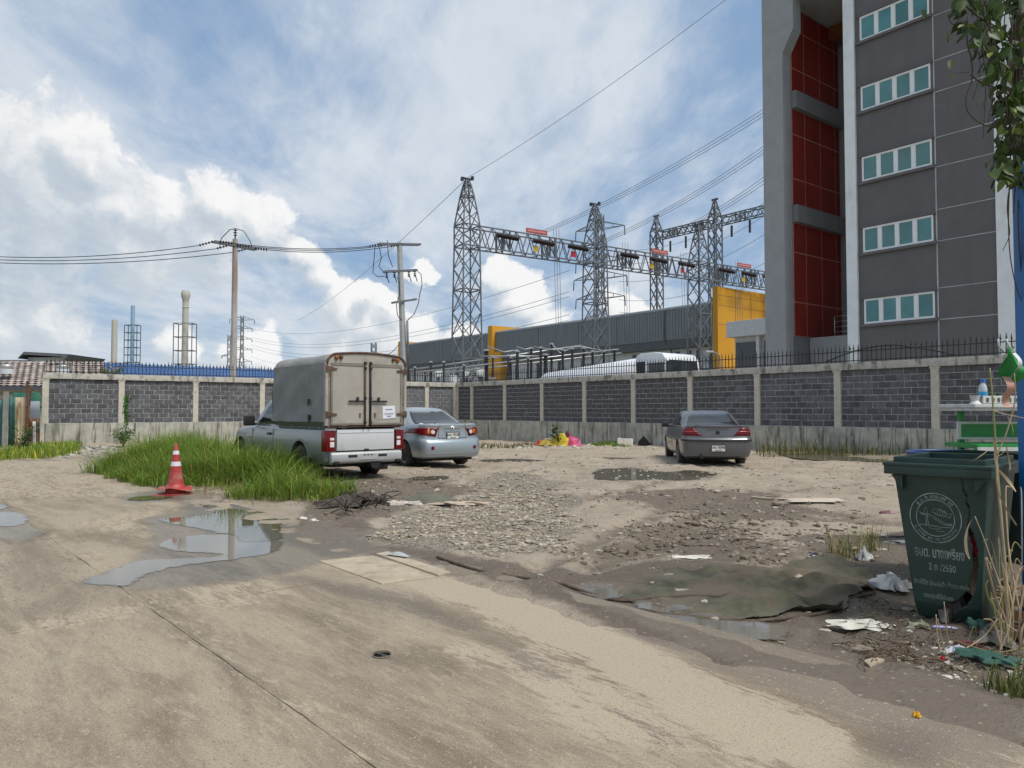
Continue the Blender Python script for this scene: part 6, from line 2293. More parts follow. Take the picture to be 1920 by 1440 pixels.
# ================================================================== THINGS NEAR THE CAMERA
M_CONE = mat('cone_red', (0.36, 0.035, 0.03), 0.6, var=.15, vscale=6, dirt=(0.33, 0.20, 0.15, 0.8), dscale=5, dlo=.45, dhi=.7)
M_REFL = mat('cone_band', (0.66, 0.67, 0.67), 0.45, dirt=(.45, .42, .38, .6), dscale=8)
p = gp(329, 926)
cn = thing('traffic_cone', 'faded red traffic cone with two white bands at the edge of the grass', 'cone', (p.x, p.y, .0), .4)
hc = .84
MB().lathe([(.165, .10), (.15, .13), (.135, .16), (.128, .17)], 24).build('skirt', M_CONE, cn, smooth=40)
prof = lambda z: .128 + (.026 - .128) * (z - .17) / (hc - .17)
segs = [(.17, .47, M_CONE, 'cone_body'), (.47, .545, M_REFL, 'white_band'), (.545, .665, M_CONE, 'cone_body'), (.665, .725, M_REFL, 'white_band'), (.725, hc, M_CONE, 'cone_body')]
for a, b, m, nm in segs:
    e = .003 if nm == 'white_band' else 0
    MB().lathe([(prof(a) + e, a), (prof(b) + e, b)] + ([(prof(hc) * .5, hc + .004), (.001, hc + .004)] if b == hc else []), 24).build(nm, m, cn, smooth=30)
bs = MB()
def basefn(u, v):
    th = 2 * math.pi * u
    k = .27 / max(abs(math.cos(th)), abs(math.sin(th))) ** .75
    r = .14 + (min(k, .33) - .14) * v
    return (r * math.cos(th), r * math.sin(th), .115 - .02 * v + .025 * v * math.sin(3 * th + 1))
bs.grid(40, 5, basefn)
bs.build('base_plate', M_CONE, cn, smooth=True)
MB().lathe([(.16, .0), (.17, .03), (.155, .10), (.12, .115)], 20).build('under_base', M_CONE, cn, smooth=40)
MB().prism([(-.34, -.24), (.02, -.29), (.28, -.16), (.22, .18), (-.16, .24)], .002, .018, 'xy').build('lower_plate', M_CONE, cn)

# ------------------------------------------------------------------ wheelie bin
M_BIN = mat('bin_green', (0.016, 0.045, 0.036), 0.48, var=.25, vscale=3, bump=.15, bscale=120, dirt=(0.05, 0.062, 0.052, 0.7), dscale=2.2, dlo=.45, dhi=.75, dstretch=(1, 1, .5))
M_BININ = mat('bin_inside', (0.006, 0.010, 0.009), 0.8)
M_PRINT = mat('bin_print', (0.27, 0.31, 0.295), 0.8, var=.35, vscale=14, dirt=(0.05, 0.07, 0.06, .75), dscale=9, dlo=.5, dhi=.7)
BA = rad(45)                               # front faces half left
bl_ = gp(1690, 1150)
bin_ = thing('wheelie_bin', 'cracked dark green wheelie bin with a round emblem and Thai lettering', 'bin', (2.56, 5.06, .01), -BA)
bin_.scale = (1.0, 1.06, 1.07)
# local: x right along the front face, y deeper; front face at y=0; origin at the left front top corner's foot
BW, BD, BH = .56, .74, 1.0
def binx(z):
    k = z / BH
    return (.105 * (1 - k), BW - .085 * (1 - k))
def biny(z):
    k = z / BH
    return (.10 * (1 - k) + .02 + (.05 * max(0, (.12 - z) / .12)), BD - .10 * (1 - k))
# front panel with a hole along the crack: columns x rows grid with cells removed
crack = [(1.0, .545), (.93, .56), (.90, .535), (.86, .575), (.80, .565), (.74, .60), (.70, .585), (.64, .60), (.60, .62)]
hole = [(.50, .66), (.57, .60), (.62, .60), (.66, .615), (.62, .66), (.40, .665), (.28, .64), (.20, .57), (.15, .53), (.10, .44), (.06, .36), (.02, .20), (.02, .12), (.085, .14), (.13, .25), (.165, .36), (.22, .47), (.27, .53), (.34, .575), (.43, .60), (.50, .615)]
holep = [(.605, .66), (.622, .655), (.632, .60), (.645, .52), (.645, .42), (.625, .33), (.585, .25), (.535, .19), (.46, .155), (.36, .115), (.25, .06), (.19, .045), (.20, .03), (.32, .055), (.44, .075), (.535, .095), (.60, .15), (.66, .24), (.69, .34), (.70, .46), (.69, .57), (.665, .66)]
nx, nz_ = 90, 120
mbf = MB()
vs = []
for j in range(nz_):
    z = .018 + (BH - .03 - .018) * j / (nz_ - 1)
    xa, xb = binx(z)
    for i in range(nx):
        u = i / (nx - 1)
        x = xa + (xb - xa) * u
        y = biny(z)[0] + .012 * (abs(u - .5) * 2) ** 6
        # bulge of the torn flap
        vs.append((x, y, z))
vv = np.array(vs)
us = (vv[:, 0] - np.array([binx(z)[0] for z in vv[:, 2]])) / np.array([binx(z)[1] - binx(z)[0] for z in vv[:, 2]])
hp = [(u_ * 1.0, z_) for u_, z_ in [(.80, .62), (.83, .55), (.865, .47), (.865, .36), (.83, .28), (.78, .215), (.70, .17), (.62, .155), (.55, .15), (.44, .11), (.34, .07), (.24, .0), (.55, -.02), (.60, .06), (.66, .10), (.80, .135), (.88, .20), (.93, .28), (.945, .38), (.93, .48), (.895, .55), (.86, .60)]]
sdh = sdist(hp, us, vv[:, 2]) + (fbm(us * 30, vv[:, 2] * 30, 2, 3) - .5) * .018
ck = [(.635, .985), (.68, .955), (.735, .93), (.735, .905), (.765, .87), (.755, .84), (.80, .80), (.79, .76), (.825, .735), (.825, .69), (.80, .62)]
sdc = .0095 - pdist(ck, us, vv[:, 2])
rem = (sdh > 0) | (sdc > 0)
fs = []
for j in range(nz_ - 1):
    for i in range(nx - 1):
        q = (j * nx + i, j * nx + i + 1, (j + 1) * nx + i + 1, (j + 1) * nx + i)
        if sum(rem[k] for k in q) < 3:
            fs.append(q)
mbf.add(vs, fs)
fp = mbf.build('front_panel', M_BIN, bin_, smooth=True, fix=False)
sm = fp.modifiers.new('s', 'SOLIDIFY')
sm.thickness = .006
sm.offset = 0
# sides, back, bottom
def quadgrid(f, n=14, k=20):
    return MB().grid(n, k, f)
quadgrid(lambda u, v: (binx(.018 + v * .97)[0] + .004 * math.sin(u * 9), biny(.018 + v * .97)[0] + .012 + u * (biny(.018 + v * .97)[1] - biny(.018 + v * .97)[0] - .012), .018 + v * .95)).build('side_panel', M_BIN, bin_, smooth=True)
quadgrid(lambda u, v: (binx(.018 + v * .97)[1], biny(.018 + v * .97)[0] + .012 + u * (biny(.018 + v * .97)[1] - biny(.018 + v * .97)[0] - .012), .018 + v * .95)).build('side_panel', M_BIN, bin_, smooth=True)
quadgrid(lambda u, v: (binx(.018 + v * .97)[0] + u * (binx(.018 + v * .97)[1] - binx(.018 + v * .97)[0]), biny(.018 + v * .97)[1], .018 + v * .95)).build('back_panel', M_BIN, bin_, smooth=True)
MB().bb(.11, BW - .09, .16, BD - .11, .016, .03).build('floor_panel', M_BININ, bin_)
# rim: overhanging collar with inner lip
rm = MB()
def ring(x0, x1, y0, y1, z0, z1, w):
    rm.bb(x0, x1, y0, y0 + w, z0, z1).bb(x0, x1, y1 - w, y1, z0, z1).bb(x0, x0 + w, y0 + w, y1 - w, z0, z1).bb(x1 - w, x1, y0 + w, y1 - w, z0, z1)
ring(-.035, BW + .035, -.035, BD + .05, BH - .085, BH - .03, .045)
ring(-.042, BW + .042, -.042, BD + .055, BH - .032, BH - .012, .06)
rm.build('rim', M_BIN, bin_, bevel=.006, smooth=30)
lp_ = MB()
def lipring(x0, x1, y0, y1, z0, z1, w):
    lp_.bb(x0, x1, y0, y0 + w, z0, z1).bb(x0, x1, y1 - w, y1, z0, z1).bb(x0, x0 + w, y0 + w, y1 - w, z0, z1).bb(x1 - w, x1, y0 + w, y1 - w, z0, z1)
lipring(.01, BW - .01, .015, BD - .01, BH - .03, BH + .022, .018)
lp_.build('inner_lip', M_BIN, bin_, bevel=.005)
for s in (0, 1):
    MB().prism([(.0, BH - .09), (.07, BH - .09), (.07, BH - .18)] if not s else [(BW, BH - .09), (BW - .07, BH - .09), (BW - .07, BH - .18)], .0, .03).build('rim_gusset', M_BIN, bin_)
MB().tube([(.12, BD + .10, BH - .02), (BW - .12, BD + .10, BH - .02)], .016, 8).build('lid_hinge', M_BIN, bin_, smooth=True)
ld = MB().grid(10, 8, lambda u, v: (-.02 + u * (BW + .04), BD + .11 + .10 * v + .05 * math.sin(v * 3), BH + .02 + .02 * math.sin(math.pi * u) - v * .75))
ldo = ld.build('lid', M_BIN, bin_, smooth=True)
for x in (.14, BW - .14):
    MB().lathe([(.02, x - .03), (.10, x - .03), (.105, x), (.10, x + .03), (.02, x + .03)], 18, 'x', (0, BD - .10, .105)).build('wheel', M_TYRE, bin_, smooth=40)
# rubbish showing through the tear
rb = MB()
rb.grid(8, 8, lambda u, v: (.36 + .12 * u, .16 + .05 * math.sin(5 * u + 3 * v), .44 + .12 * v))
tag(rb.build('red_cloth', mat('red_cloth', (.34, .012, .012), .8), None), 'red cloth showing through the tear in the green bin', 'cloth').matrix_world = Matrix.Translation(bin_.location) @ Matrix.Rotation(-BA, 4, 'Z') @ Matrix.Diagonal((1, 1.06, 1.07, 1))
rb = MB()
rb.grid(7, 9, lambda u, v: (.34 + .13 * u, .17 + .04 * math.sin(6 * u + 4 * v), .20 + .22 * v))
tag(rb.build('cardboard_scrap', mat('cardboard', (.33, .23, .15), .85, var=.2), None), 'brown cardboard scrap below the red cloth inside the bin', 'scrap').matrix_world = Matrix.Translation(bin_.location) @ Matrix.Rotation(-BA, 4, 'Z') @ Matrix.Diagonal((1, 1.06, 1.07, 1))
# emblem and lettering on the tapered front face
tilt = math.atan2(.10, BH)
em = bpy.data.objects.new('emblem', None)
COL.objects.link(em)
em.parent = bin_
def fy(z):
    return biny(z)[0] - .004
em.location = (.250, fy(.655), .655)
em.rotation_euler = (-tilt * -1, 0, 0)
def ringmesh(r0, r1, n=48):
    m = MB()
    vs = [(r * math.cos(2 * math.pi * k / n), -.002, r * math.sin(2 * math.pi * k / n)) for r in (r0, r1) for k in range(n)]
    m.add(vs, [(k, (k + 1) % n, n + (k + 1) % n, n + k) for k in range(n)])
    return m
MB_em = ringmesh(.143, .149)
em_data = MB_em
emo = em_data.build('emblem', M_PRINT, bin_, fix=False)
emo.location, emo.rotation_euler = em.location.copy(), em.rotation_euler.copy()
emo.scale = (1.04, 1, 1.04)
bpy.data.objects.remove(em)
ringmesh(.106, .111).build('inner_ring', M_PRINT, emo, fix=False)
def arc_text(s, r, a0, a1, size, flip):
    n = len(s)
    for k, ch in enumerate(s):
        if ch == ' ':
            continue
        a = a0 + (a1 - a0) * k / max(1, n - 1)
        o = text(ch, size, M_PRINT, emo, (r * math.cos(a), -.0022, r * math.sin(a)), name='emblem_letter', extrude=0.0003, bold=.0004)
        o.rotation_mode = 'QUATERNION'
        tw = (a - math.pi / 2) if not flip else (a + math.pi / 2)
        o.rotation_quaternion = (Matrix.Rotation(-tw, 3, 'Y') @ Matrix.Rotation(math.pi / 2, 3, 'X')).to_quaternion()
arc_text('อ.บ.ต.บางเพรียง', .127, rad(140), rad(42), .030, False)
arc_text('อ.บางบ่อจ.สมุทรปราการ', .127, rad(208), rad(332), .022, True)
ln = MB()
def stroke(pts, w=.0035):
    for a, b in zip(pts[:-1], pts[1:]):
        ln.bar((a[0], -.0015, a[1]), (b[0], -.0015, b[1]), w, .002) if False else None
        d = Vector((b[0] - a[0], b[1] - a[1]))
        if d.length < 1e-6:
            continue
        nrm = Vector((-d.y, d.x)).normalized() * w / 2
        ln.add([(a[0] + nrm.x, -.002, a[1] + nrm.y), (b[0] + nrm.x, -.002, b[1] + nrm.y), (b[0] - nrm.x, -.002, b[1] - nrm.y), (a[0] - nrm.x, -.002, a[1] - nrm.y)], [(0, 1, 2, 3)])
fish = [(-.02, .04), (.0, .055), (.03, .052), (.06, .035), (.085, .028), (.092, .035), (.088, .015), (.075, .005), (.07, .018), (.04, .015), (.01, .02), (-.02, .04)]
stroke(fish)
for x in (.01, .025, .04, .055):
    stroke([(x, .05), (x + .006, .022)], .0025)
stroke([(-.09, .03), (-.07, .022), (-.04, .02), (-.01, .01), (.03, -.015), (.06, -.03), (.095, -.028)])
stroke([(-.085, .02), (-.05, .012), (-.01, -.002), (.03, -.028), (.06, -.038), (.095, -.036)])
stroke([(-.055, -.05), (-.052, .0), (-.062, .045), (-.05, .06), (-.042, .04), (-.045, .0), (-.04, -.05)])
stroke([(-.09, -.045), (-.03, -.048), (.03, -.052), (.09, -.05)])
stroke([(-.04, -.062), (.0, -.068), (.03, -.062)])
stroke([(.0, -.078), (.03, -.08), (.05, -.074)])
for a in (140, 40):
    stroke([(.111 * math.cos(rad(a)), .111 * math.sin(rad(a))), (.146 * math.cos(rad(a)), .146 * math.sin(rad(a)))])
ln.build('emblem_drawing', M_PRINT, emo, fix=False)
rx = math.pi / 2 + tilt
text('อบต. บางเพรียง', .088, M_PRINT, bin_, (.262, fy(.435) + .001, .435), (rx, 0, 0), sx=.52, bold=.0016)
text('2 ถ /2550', .062, M_PRINT, bin_, (.275, fy(.348) + .001, .348), (rx, 0, 0), sx=.66)
text('รักษ์ชีวิต รักแผ่นดิน ทิ้งขยะลงถัง', .042, M_PRINT, bin_, (.265, fy(.245) + .001, .245), (rx, 0, 0), sx=.60)
text('ขอบคุณที่ใช้ถังขยะ', .040, M_PRINT, bin_, (.245, fy(.165) + .001, .165), (rx, 0, 0), sx=.62)

# blue tub behind the bin
q = gp(1775, 1040)
bt = thing('blue_tub', 'dark blue round tub just behind the green bin', 'tub', (3.66, 6.25, .03))
MB().lathe([(.26, 0), (.31, .9), (.325, 1.0), (.335, 1.03), (.31, 1.03), (.30, .9), (.26, .05)], 28).build('tub_wall', mat('tub_blue', (.012, .03, .10), .45), bt, smooth=40)
MB().tube([(.322 * math.cos(a), .322 * math.sin(a), 1.03) for a in np.linspace(0, 2 * math.pi, 29)], .016, 6).build('tub_rim', mat('tub_rim', (.02, .05, .16), .4), bt, smooth=True)

# ------------------------------------------------------------------ blue steel post, spirit table, crate
M_BPOST = mat('blue_paint', (.008, .115, .33), .45, var=.12, vscale=3, dirt=(.02, .06, .14, .7), dscale=3, dstretch=(1, 1, .3))
bx0 = at(1906, 768, 4.80)
ps = thing('blue_post', 'bright blue steel post at the right edge of the picture', 'post', (bx0.x, 4.72, .02))
zpt = at(1905, 312, 4.72).z
MB().bb(.0, .16, -.03, .08, 0, zpt).build('post_shaft', M_BPOST, ps, bevel=.012)
MB().bb(.035, .05, -.042, -.031, 0, zpt).build('post_rib', M_BPOST, ps)
MB().bb(.09, .105, -.042, -.031, 0, zpt).build('post_rib', M_BPOST, ps)
zs_ = at(1908, 740, 4.7).z
sk = MB().bb(-.004, .028, -.036, -.033, zs_, zs_ + .15).build('sticker', mat('sticker_white', (.6, .58, .55), .6), ps)
MB().bb(.002, .024, -.038, -.0365, zs_ + .01, zs_ + .05).bb(.002, .024, -.038, -.0365, zs_ + .12, zs_ + .145).build('sticker_orange', mat('sticker_orange', (.55, .17, .02), .6), sk)
MB().bb(.006, .020, -.038, -.0365, zs_ + .075, zs_ + .085).bb(.008, .018, -.038, -.0365, zs_ + .06, zs_ + .07).build('sticker_red', mat('sticker_red', (.45, .04, .03), .6), sk)

M_SPW = mat('altar_white', (.55, .57, .55), .6, dirt=(.3, .3, .27, .6), dscale=6)
M_SPG = mat('altar_green', (.012, .22, .045), .45, var=.15, vscale=8, dirt=(.03, .12, .04, .6), dscale=6)
SY = 7.4
sx0 = at(1816, 768, SY).x
zz = lambda py: at(1860, py, SY).z
sp_ = thing('spirit_table', 'green and white spirit house table behind the bin, holding a water bottle', 'shrine', (sx0, SY, .03), 0)
W_ = 1.0
MB().bb(.0, W_, -.10, .55, zz(770), zz(763)).bb(.02, W_ - .02, -.08, .53, zz(776), zz(770)).build('shelf', M_SPW, sp_, bevel=.006)
mb = MB()
mb.bb(.11, W_, -.06, -.045, zz(762), zz(748))
mb.build('shelf_rail', M_SPW, sp_, bevel=.004)
for k in range(9):
    MB().bb(.14 + k * .055, .165 + k * .055, -.064, -.061, zz(760), zz(752)).build('rail_ornament', mat('ornament_dark', (.10, .10, .08), .7), sp_)
MB().lathe([(.055, zz(763)), (.03, zz(757)), (.045, zz(749)), (.05, zz(747))], 10, 'z', (.055, -.02, 0)).build('finial', M_SPW, sp_, smooth=30)
for x in (.12, W_ - .12):
    MB().bb(x, x + .05, .35, .40, .0, zz(777)).build('support', M_SPG, sp_)
bk_ = MB().bb(.07, W_, .30, .33, zz(832), zz(797)).build('back_board', M_SPW, sp_, bevel=.006)
MB().bb(.105, W_ - .03, .292, .299, zz(827), zz(802)).build('back_panel', M_SPG, bk_, bevel=.002)
MB().bb(.0, W_, -.12, .42, zz(846), zz(838)).build('lower_shelf', M_SPG, sp_, bevel=.005)
MB().bb(.0, W_, -.135, -.121, zz(850), zz(843)).build('shelf_edge', M_SPW, sp_)
MB().bb(.10, W_, .0, .02, .05, zz(851)).build('lattice_panel', mat('lattice_grey', (.22, .24, .24), .7), sp_)
for k in range(6):
    for j in range(4):
        MB().lathe([(.001, -.012), (.022, -.01), (.03, 0)], 6, 'y', (.18 + k * .12, .0, .22 + j * .14)).build('lattice_boss', M_SPW, sp_)
MB().bb(.02, .06, -.08, -.04, .0, zz(847)).build('front_leg', M_SPG, sp_)

bo = thing('water_bottle', 'clear water bottle with blue cap and label on the white shelf', 'bottle', (at(1846, 768, SY - .0).x, SY + .02, zz(763) + .001))
M_PET = mat('bottle_plastic', (.42, .46, .46), .12, spec=.6)
MB().lathe([(.001, 0), (.036, 0), (.040, .01), (.040, .085), (.038, .09)], 16).build('bottle_lower', mat('bottle_water', (.28, .27, .23), .15), bo, smooth=40)
MB().lathe([(.041, .09), (.041, .15)], 16).build('bottle_label', mat('bottle_label', (.03, .25, .50), .4), bo, smooth=40)
MB().lathe([(.038, .15), (.039, .18), (.030, .215), (.016, .235), (.016, .245)], 16).build('bottle_neck', M_PET, bo, smooth=40)
MB().lathe([(.022, .243), (.022, .272), (.001, .274)], 14).build('bottle_cap', mat('cap_blue', (.01, .12, .55), .4), bo, smooth=40)
jr = thing('green_jars', 'dark green glass jars standing beside the water bottle', 'jar', (at(1868, 768, SY).x, SY + .08, zz(763) + .001))
M_JAR = mat('jar_green', (.008, .085, .035), .15, spec=.7)
MB().lathe([(.001, 0), (.06, 0), (.075, .03), (.07, .075), (.035, .095), (.045, .13), (.05, .135), (.04, .135)], 18).build('jar', M_JAR, jr, smooth=40)
MB().lathe([(.001, 0), (.05, 0), (.055, .06), (.05, .10), (.045, .12), (.055, .135), (.045, .135)], 18, 'z', (.12, .06, 0)).build('jar', M_JAR, jr, smooth=40)
# green and white plastic sheet tied high on the post
sh_ = MB().grid(14, 14, lambda u, v: (at(1882, 0, 4.75).x + .15 * u + .02 * math.sin(5 * v), 4.66 + .05 * math.sin(6 * u + 4 * v), zzn + .24 * v + .02 * math.sin(9 * u))) if False else None
zg0, zg1 = at(1890, 715, 4.6).z, at(1890, 655, 4.6).z
gx = at(1882, 700, 4.6).x
pb = thing('plastic_bag', 'green and white plastic bag tied high against the blue post', 'bag', (gx, 4.6, zg0))
MB().grid(14, 12, lambda u, v: (.0 + .12 * u * (1 - .3 * v), .05 * math.sin(4 * u + 5 * v), (zg1 - zg0) * v + .02 * math.sin(8 * u))).build('bag_body', M_SPG, pb, smooth=True)
MB().grid(4, 12, lambda u, v: (.05 + .025 * u, .05 * math.sin(4 * .5 + 5 * v) - .012, (zg1 - zg0) * v)).build('bag_stripe', M_SPW, pb, smooth=True)
MB().grid(8, 10, lambda u, v: (.0 + .05 * u, .03 * math.sin(7 * v), -.16 + .19 * v)).build('bag_lining', mat('bag_pink', (.45, .25, .19), .6), pb, smooth=True)
for k in range(2):
    MB().tube([(.0 + .07 * k, 0, zg1 - zg0 - .02), (-.04 + .06 * k, -.02, zg1 - zg0 + .02), (-.05 + .05 * k, -.03, zg1 - zg0 + .06)], .006, 5).build('bag_tie', M_SPW, pb, smooth=True)

M_WOODC = mat('crate_wood', (.20, .125, .065), .85, var=.2, vscale=8, dirt=(.08, .055, .035, .7), dscale=8)
cr = thing('wooden_crate', 'small broken wooden crate standing at the right foot of the bin', 'crate', (2.97, 4.60, .04), rad(-38))
for (x, y) in ((0, 0), (.27, 0), (0, .30), (.27, .30)):
    MB().bb(x, x + .045, y, y + .045, 0, .27).build('corner_post', M_WOODC, cr)
for z in (.02, .11, .20):
    MB().bb(-.014, .33, -.014, -.002, z, z + .062).build('slat', M_WOODC, cr)
    MB().bb(-.016, -.003, .0, .35, z, z + .062).build('slat', M_WOODC, cr)
    MB().bb(.317, .33, .0, .35, z, z + .062).build('slat', M_WOODC, cr)
MB().bb(.0, .315, .0, .345, .0, .015).build('crate_floor', M_WOODC, cr)
MB().bar((.0, .02, .285), (.32, .30, .30), .05, .014).build('loose_slat', M_WOODC, cr)

# ------------------------------------------------------------------ drain cover, hole, kerb piece
M_DRY = mat('dry_concrete', (0.385, 0.322, 0.232), 0.9, var=.14, vscale=5, bump=.3, bscale=50, dirt=(.27, .215, .155, .8), dscale=3.0, dlo=.5, dhi=.68)
def slab_prism(name, pts, z0, z1, m, label=None, cat=None):
    o = MB().prism([tuple(gp(*p)[:2]) for p in pts], z0, z1, 'xy').build(name, m, bevel=.006)
    if label:
        tag(o, label, cat)
    return o
slab_prism('drain_cover', [(597, 1053), (700, 1043), (818, 1083), (716, 1096)], -.05, .010, M_DRY, 'long pale concrete drain cover set at the road edge', 'drain cover')
slab_prism('kerb_strip', [(704, 1040), (728, 1036), (846, 1075), (822, 1081)], -.05, .014, M_DRY, 'narrow pale concrete strip along the drain cover', 'kerb')
c = gp(716, 1229)
dh = thing('drain_hole', 'round drain hole with a water filled cup in the road', 'drain', (c.x, c.y, .0))
MB().lathe([(.056, .002), (.056, .006), (.050, .0065), (.049, -.002), (.056, .002)], 28).build('hole_ring', mat('ring_concrete', (.20, .175, .14), .9), dh, smooth=30)
MB().lathe([(.001, .0055), (.0495, .0055)], 24).build('hole_water', M_WATER2, dh)
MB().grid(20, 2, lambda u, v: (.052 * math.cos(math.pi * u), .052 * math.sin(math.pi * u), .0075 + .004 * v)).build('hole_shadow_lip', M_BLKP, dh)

# ------------------------------------------------------------------ net, rope, litter
M_NET = mat('mud_net', (.105, .103, .066), .95, var=.4, vscale=5, bump=1.0, bscale=110, dirt=(.19, .152, .108, .9), dscale=2.2, dlo=.40, dhi=.60)
NETP = GP([(1195, 1085), (1330, 1070), (1440, 1072), (1530, 1055), (1610, 1062), (1662, 1092), (1640, 1115), (1590, 1125), (1560, 1145), (1400, 1162), (1310, 1156), (1230, 1135), (1130, 1118)])
lo_, hi_ = np.min(np.array(NETP), 0), np.max(np.array(NETP), 0)
nxs, nys = np.arange(lo_[0], hi_[0], .018), np.arange(lo_[1], hi_[1], .018)
NX, NY = np.meshgrid(nxs, nys)
sdn = sdist(NETP, NX, NY) + (fbm(NX * 3, NY * 3, 4, 17) - .5) * .22
fold = 1.3 - 2.2 * np.abs(np.sin((NY - 5.3) * 8.5 + 2.2 * np.sin(NX * 1.6) + 2.5 * fbm(NX * 1.6, NY * 1.6, 3, 21)))
rise = sstep(0.9, 2.0, NX)
NZ = gz(NX, NY) + .010 * sstep(.2, 1.3, NX) + .014 * (fbm(NX * 4, NY * 4, 3, 29) - .45) + rise * (.006 + .045 * np.clip(fold, -.3, 1)) + .02 * rise * fbm(NX * 3, NY * 3, 3, 23) + .004 * sstep(.10, .0, sdn)
idx = -np.ones(NX.shape, int)
vs, fs = [], []
ok = sdn > 0
for j in range(NX.shape[0]):
    for i in range(NX.shape[1]):
        if ok[j, i]:
            idx[j, i] = len(vs)
            vs.append((NX[j, i], NY[j, i], NZ[j, i]))
for j in range(NX.shape[0] - 1):
    for i in range(NX.shape[1] - 1):
        q = (idx[j, i], idx[j, i + 1], idx[j + 1, i + 1], idx[j + 1, i])
        if min(q) >= 0:
            fs.append(q)
net = thing('shade_net', 'muddy green shade net spread in folds over the soil before the bin', 'net', (0, 0, 0))
MB().add(vs, fs).build('net_sheet', M_NET, net, smooth=True, fix=False)
M_ROPE = mat('muddy_rope', (.105, .078, .055), .95, var=.3, vscale=20, bump=.6, bscale=90)
def ground_tube(name, px, r, m, lift=.6, n=6, parent=None):
    pts = []
    for (a, b) in px:
        g_ = gp(a, b)
        pts.append(Vector((g_.x, g_.y, max(gz1(g_.x, g_.y), .0 if road_side(np.array([g_.x]), np.array([g_.y]))[0] < 0 else -9) + r * lift)))
    # smooth
    sm_ = []
    for i in range(len(pts) - 1):
        for k in range(5):
            sm_.append(pts[i].lerp(pts[i + 1], k / 5))
    sm_.append(pts[-1])
    for _ in range(3):
        sm_ = [sm_[0]] + [(sm_[i - 1] + sm_[i] * 2 + sm_[i + 1]) / 4 for i in range(1, len(sm_) - 1)] + [sm_[-1]]
    return MB().tube(sm_, r, n).build(name, m, parent, smooth=True)
ground_tube('net_hem', [(820, 1049), (900, 1073), (960, 1079), (1050, 1096), (1130, 1115), (1170, 1123), (1250, 1120), (1330, 1123), (1350, 1126), (1400, 1112), (1440, 1100)], .014, M_ROPE, parent=net)
ground_tube('net_hem', [(1205, 1142), (1262, 1149), (1300, 1152), (1390, 1163), (1480, 1156), (1550, 1146), (1585, 1128), (1640, 1112)], .013, M_ROPE, parent=net)


def crumple(name, px, py, w, d, h, m, label, cat, seed=0, n=14, rz=0.0, flat=.3):
    g_ = gp(px, py)
    rr = np.random.default_rng(seed)
    k = rr.uniform(0, 50)
    def fn(u, v):
        x, y = (u - .5) * w, (v - .5) * d
        e = 1 - max(abs(u - .5), abs(v - .5)) * 2
        nn = float(fbm(np.array([u * 5 + k]), np.array([v * 5 + k]), 4, 2)[0])
        nn = nn if e > 0 else nn * .2
        jag = 1 + 1.1 * (float(vnoise(np.array([u * 6 + k]), np.array([v * 6]), 4)[0]) - .5)
        return (x * jag, y * jag, .006 + h * (flat * nn + (1 - flat) * nn * min(1, e * 2.2)))
    o = MB().grid(n, n, fn).build(name, m, smooth=30)
    zz_ = gz1(g_.x, g_.y)
    if road_side(np.array([g_.x]), np.array([g_.y]))[0] < 0:
        zz_ = max(zz_, .006)
    o.location = (g_.x, g_.y, zz_)
    o.rotation_euler = (0, 0, rz)
    return tag(o, label, cat)


M_PAPER = mat('dirty_paper', (.60, .58, .50), .85, var=.1, vscale=9, dirt=(.40, .38, .25, .7), dscale=7)
M_FOAM = mat('dirty_foam', (.62, .58, .50), .85, var=.08, dirt=(.36, .30, .22, .8), dscale=5)
M_PLAS = mat('grey_plastic', (.42, .43, .42), .35, var=.1, dirt=(.28, .25, .20, .6), dscale=6)
crumple('paper_heap', 1620, 1172, .42, .16, .06, M_PAPER, 'heap of torn whitish paper in front of the bin', 'paper', 3, 18, rad(-8))
crumple('paper_sheet', 1650, 1176, .16, .09, .03, M_PAPER, 'flat white paper piece at the right end of the paper heap', 'paper', 5, 8, rad(-20))
crumple('plastic_bag', 1672, 1106, .22, .22, .16, M_PLAS, 'crumpled grey plastic sack against the left foot of the bin', 'bag', 8, 14, .5, .2)
crumple('foam_sheet', 1292, 1042, .52, .14, .02, M_FOAM, 'torn pale foam sheet lying in the mud above the net', 'foam', 12, 14, rad(-6))
crumple('foam_lump', 1535, 1055, .20, .16, .07, M_FOAM, 'pale lump of foam at the top edge of the net', 'foam', 14, 12, .2)
crumple('plastic_jug', 1620, 1050, .12, .10, .16, mat('milky_plastic', (.45, .46, .44), .3), 'milky white plastic jug piece beside the grass tuft', 'jug', 17, 12, .3, .15)
crumple('white_scrap', 1682, 1018, .26, .08, .03, M_PAPER, 'white scrap under a dark strip just left of the bin', 'scrap', 19, 10, .1)
crumple('dark_strip', 1670, 1010, .34, .05, .03, M_BLKP, 'dark plastic strip left of the bin behind the grass tuft', 'strip', 21, 10, .05)
crumple('white_tile_piece', 1655, 1008, .10, .08, .05, M_PAPER, 'small white wedge of debris behind the grass tuft', 'debris', 22, 7, .8)
crumple('foam_board', 1190, 829, 1.0, .35, .0, M_FOAM, 'cream foam board standing by the wall left of the dark car', 'foam', 30)
bpy.data.objects.remove(bpy.data.objects['foam_board'])
def gpoint(px, py, y=None):
    g_ = gp(px, py)
    return Vector((g_.x, g_.y, gz1(g_.x, g_.y)))
g_ = gpoint(1172, 834)
fb = MB().box((0, 0, .14), (.62, .14, .30)).box((-.24, .02, .31), (.10, .1, .03)).build('foam_box', M_FOAM, bevel=.02)
fb.location, fb.rotation_euler = g_, (rad(-8), 0, rad(-20))
tag(fb, 'cream foam box lying by the wall left of the dark car', 'box')
g_ = gpoint(1208, 833)
bs_ = MB().prism([(-.28, 0), (-.22, .20), (-.02, .42), (.12, .26), (.30, .02)], -.02, .03).build('black_shard', M_BLKP)
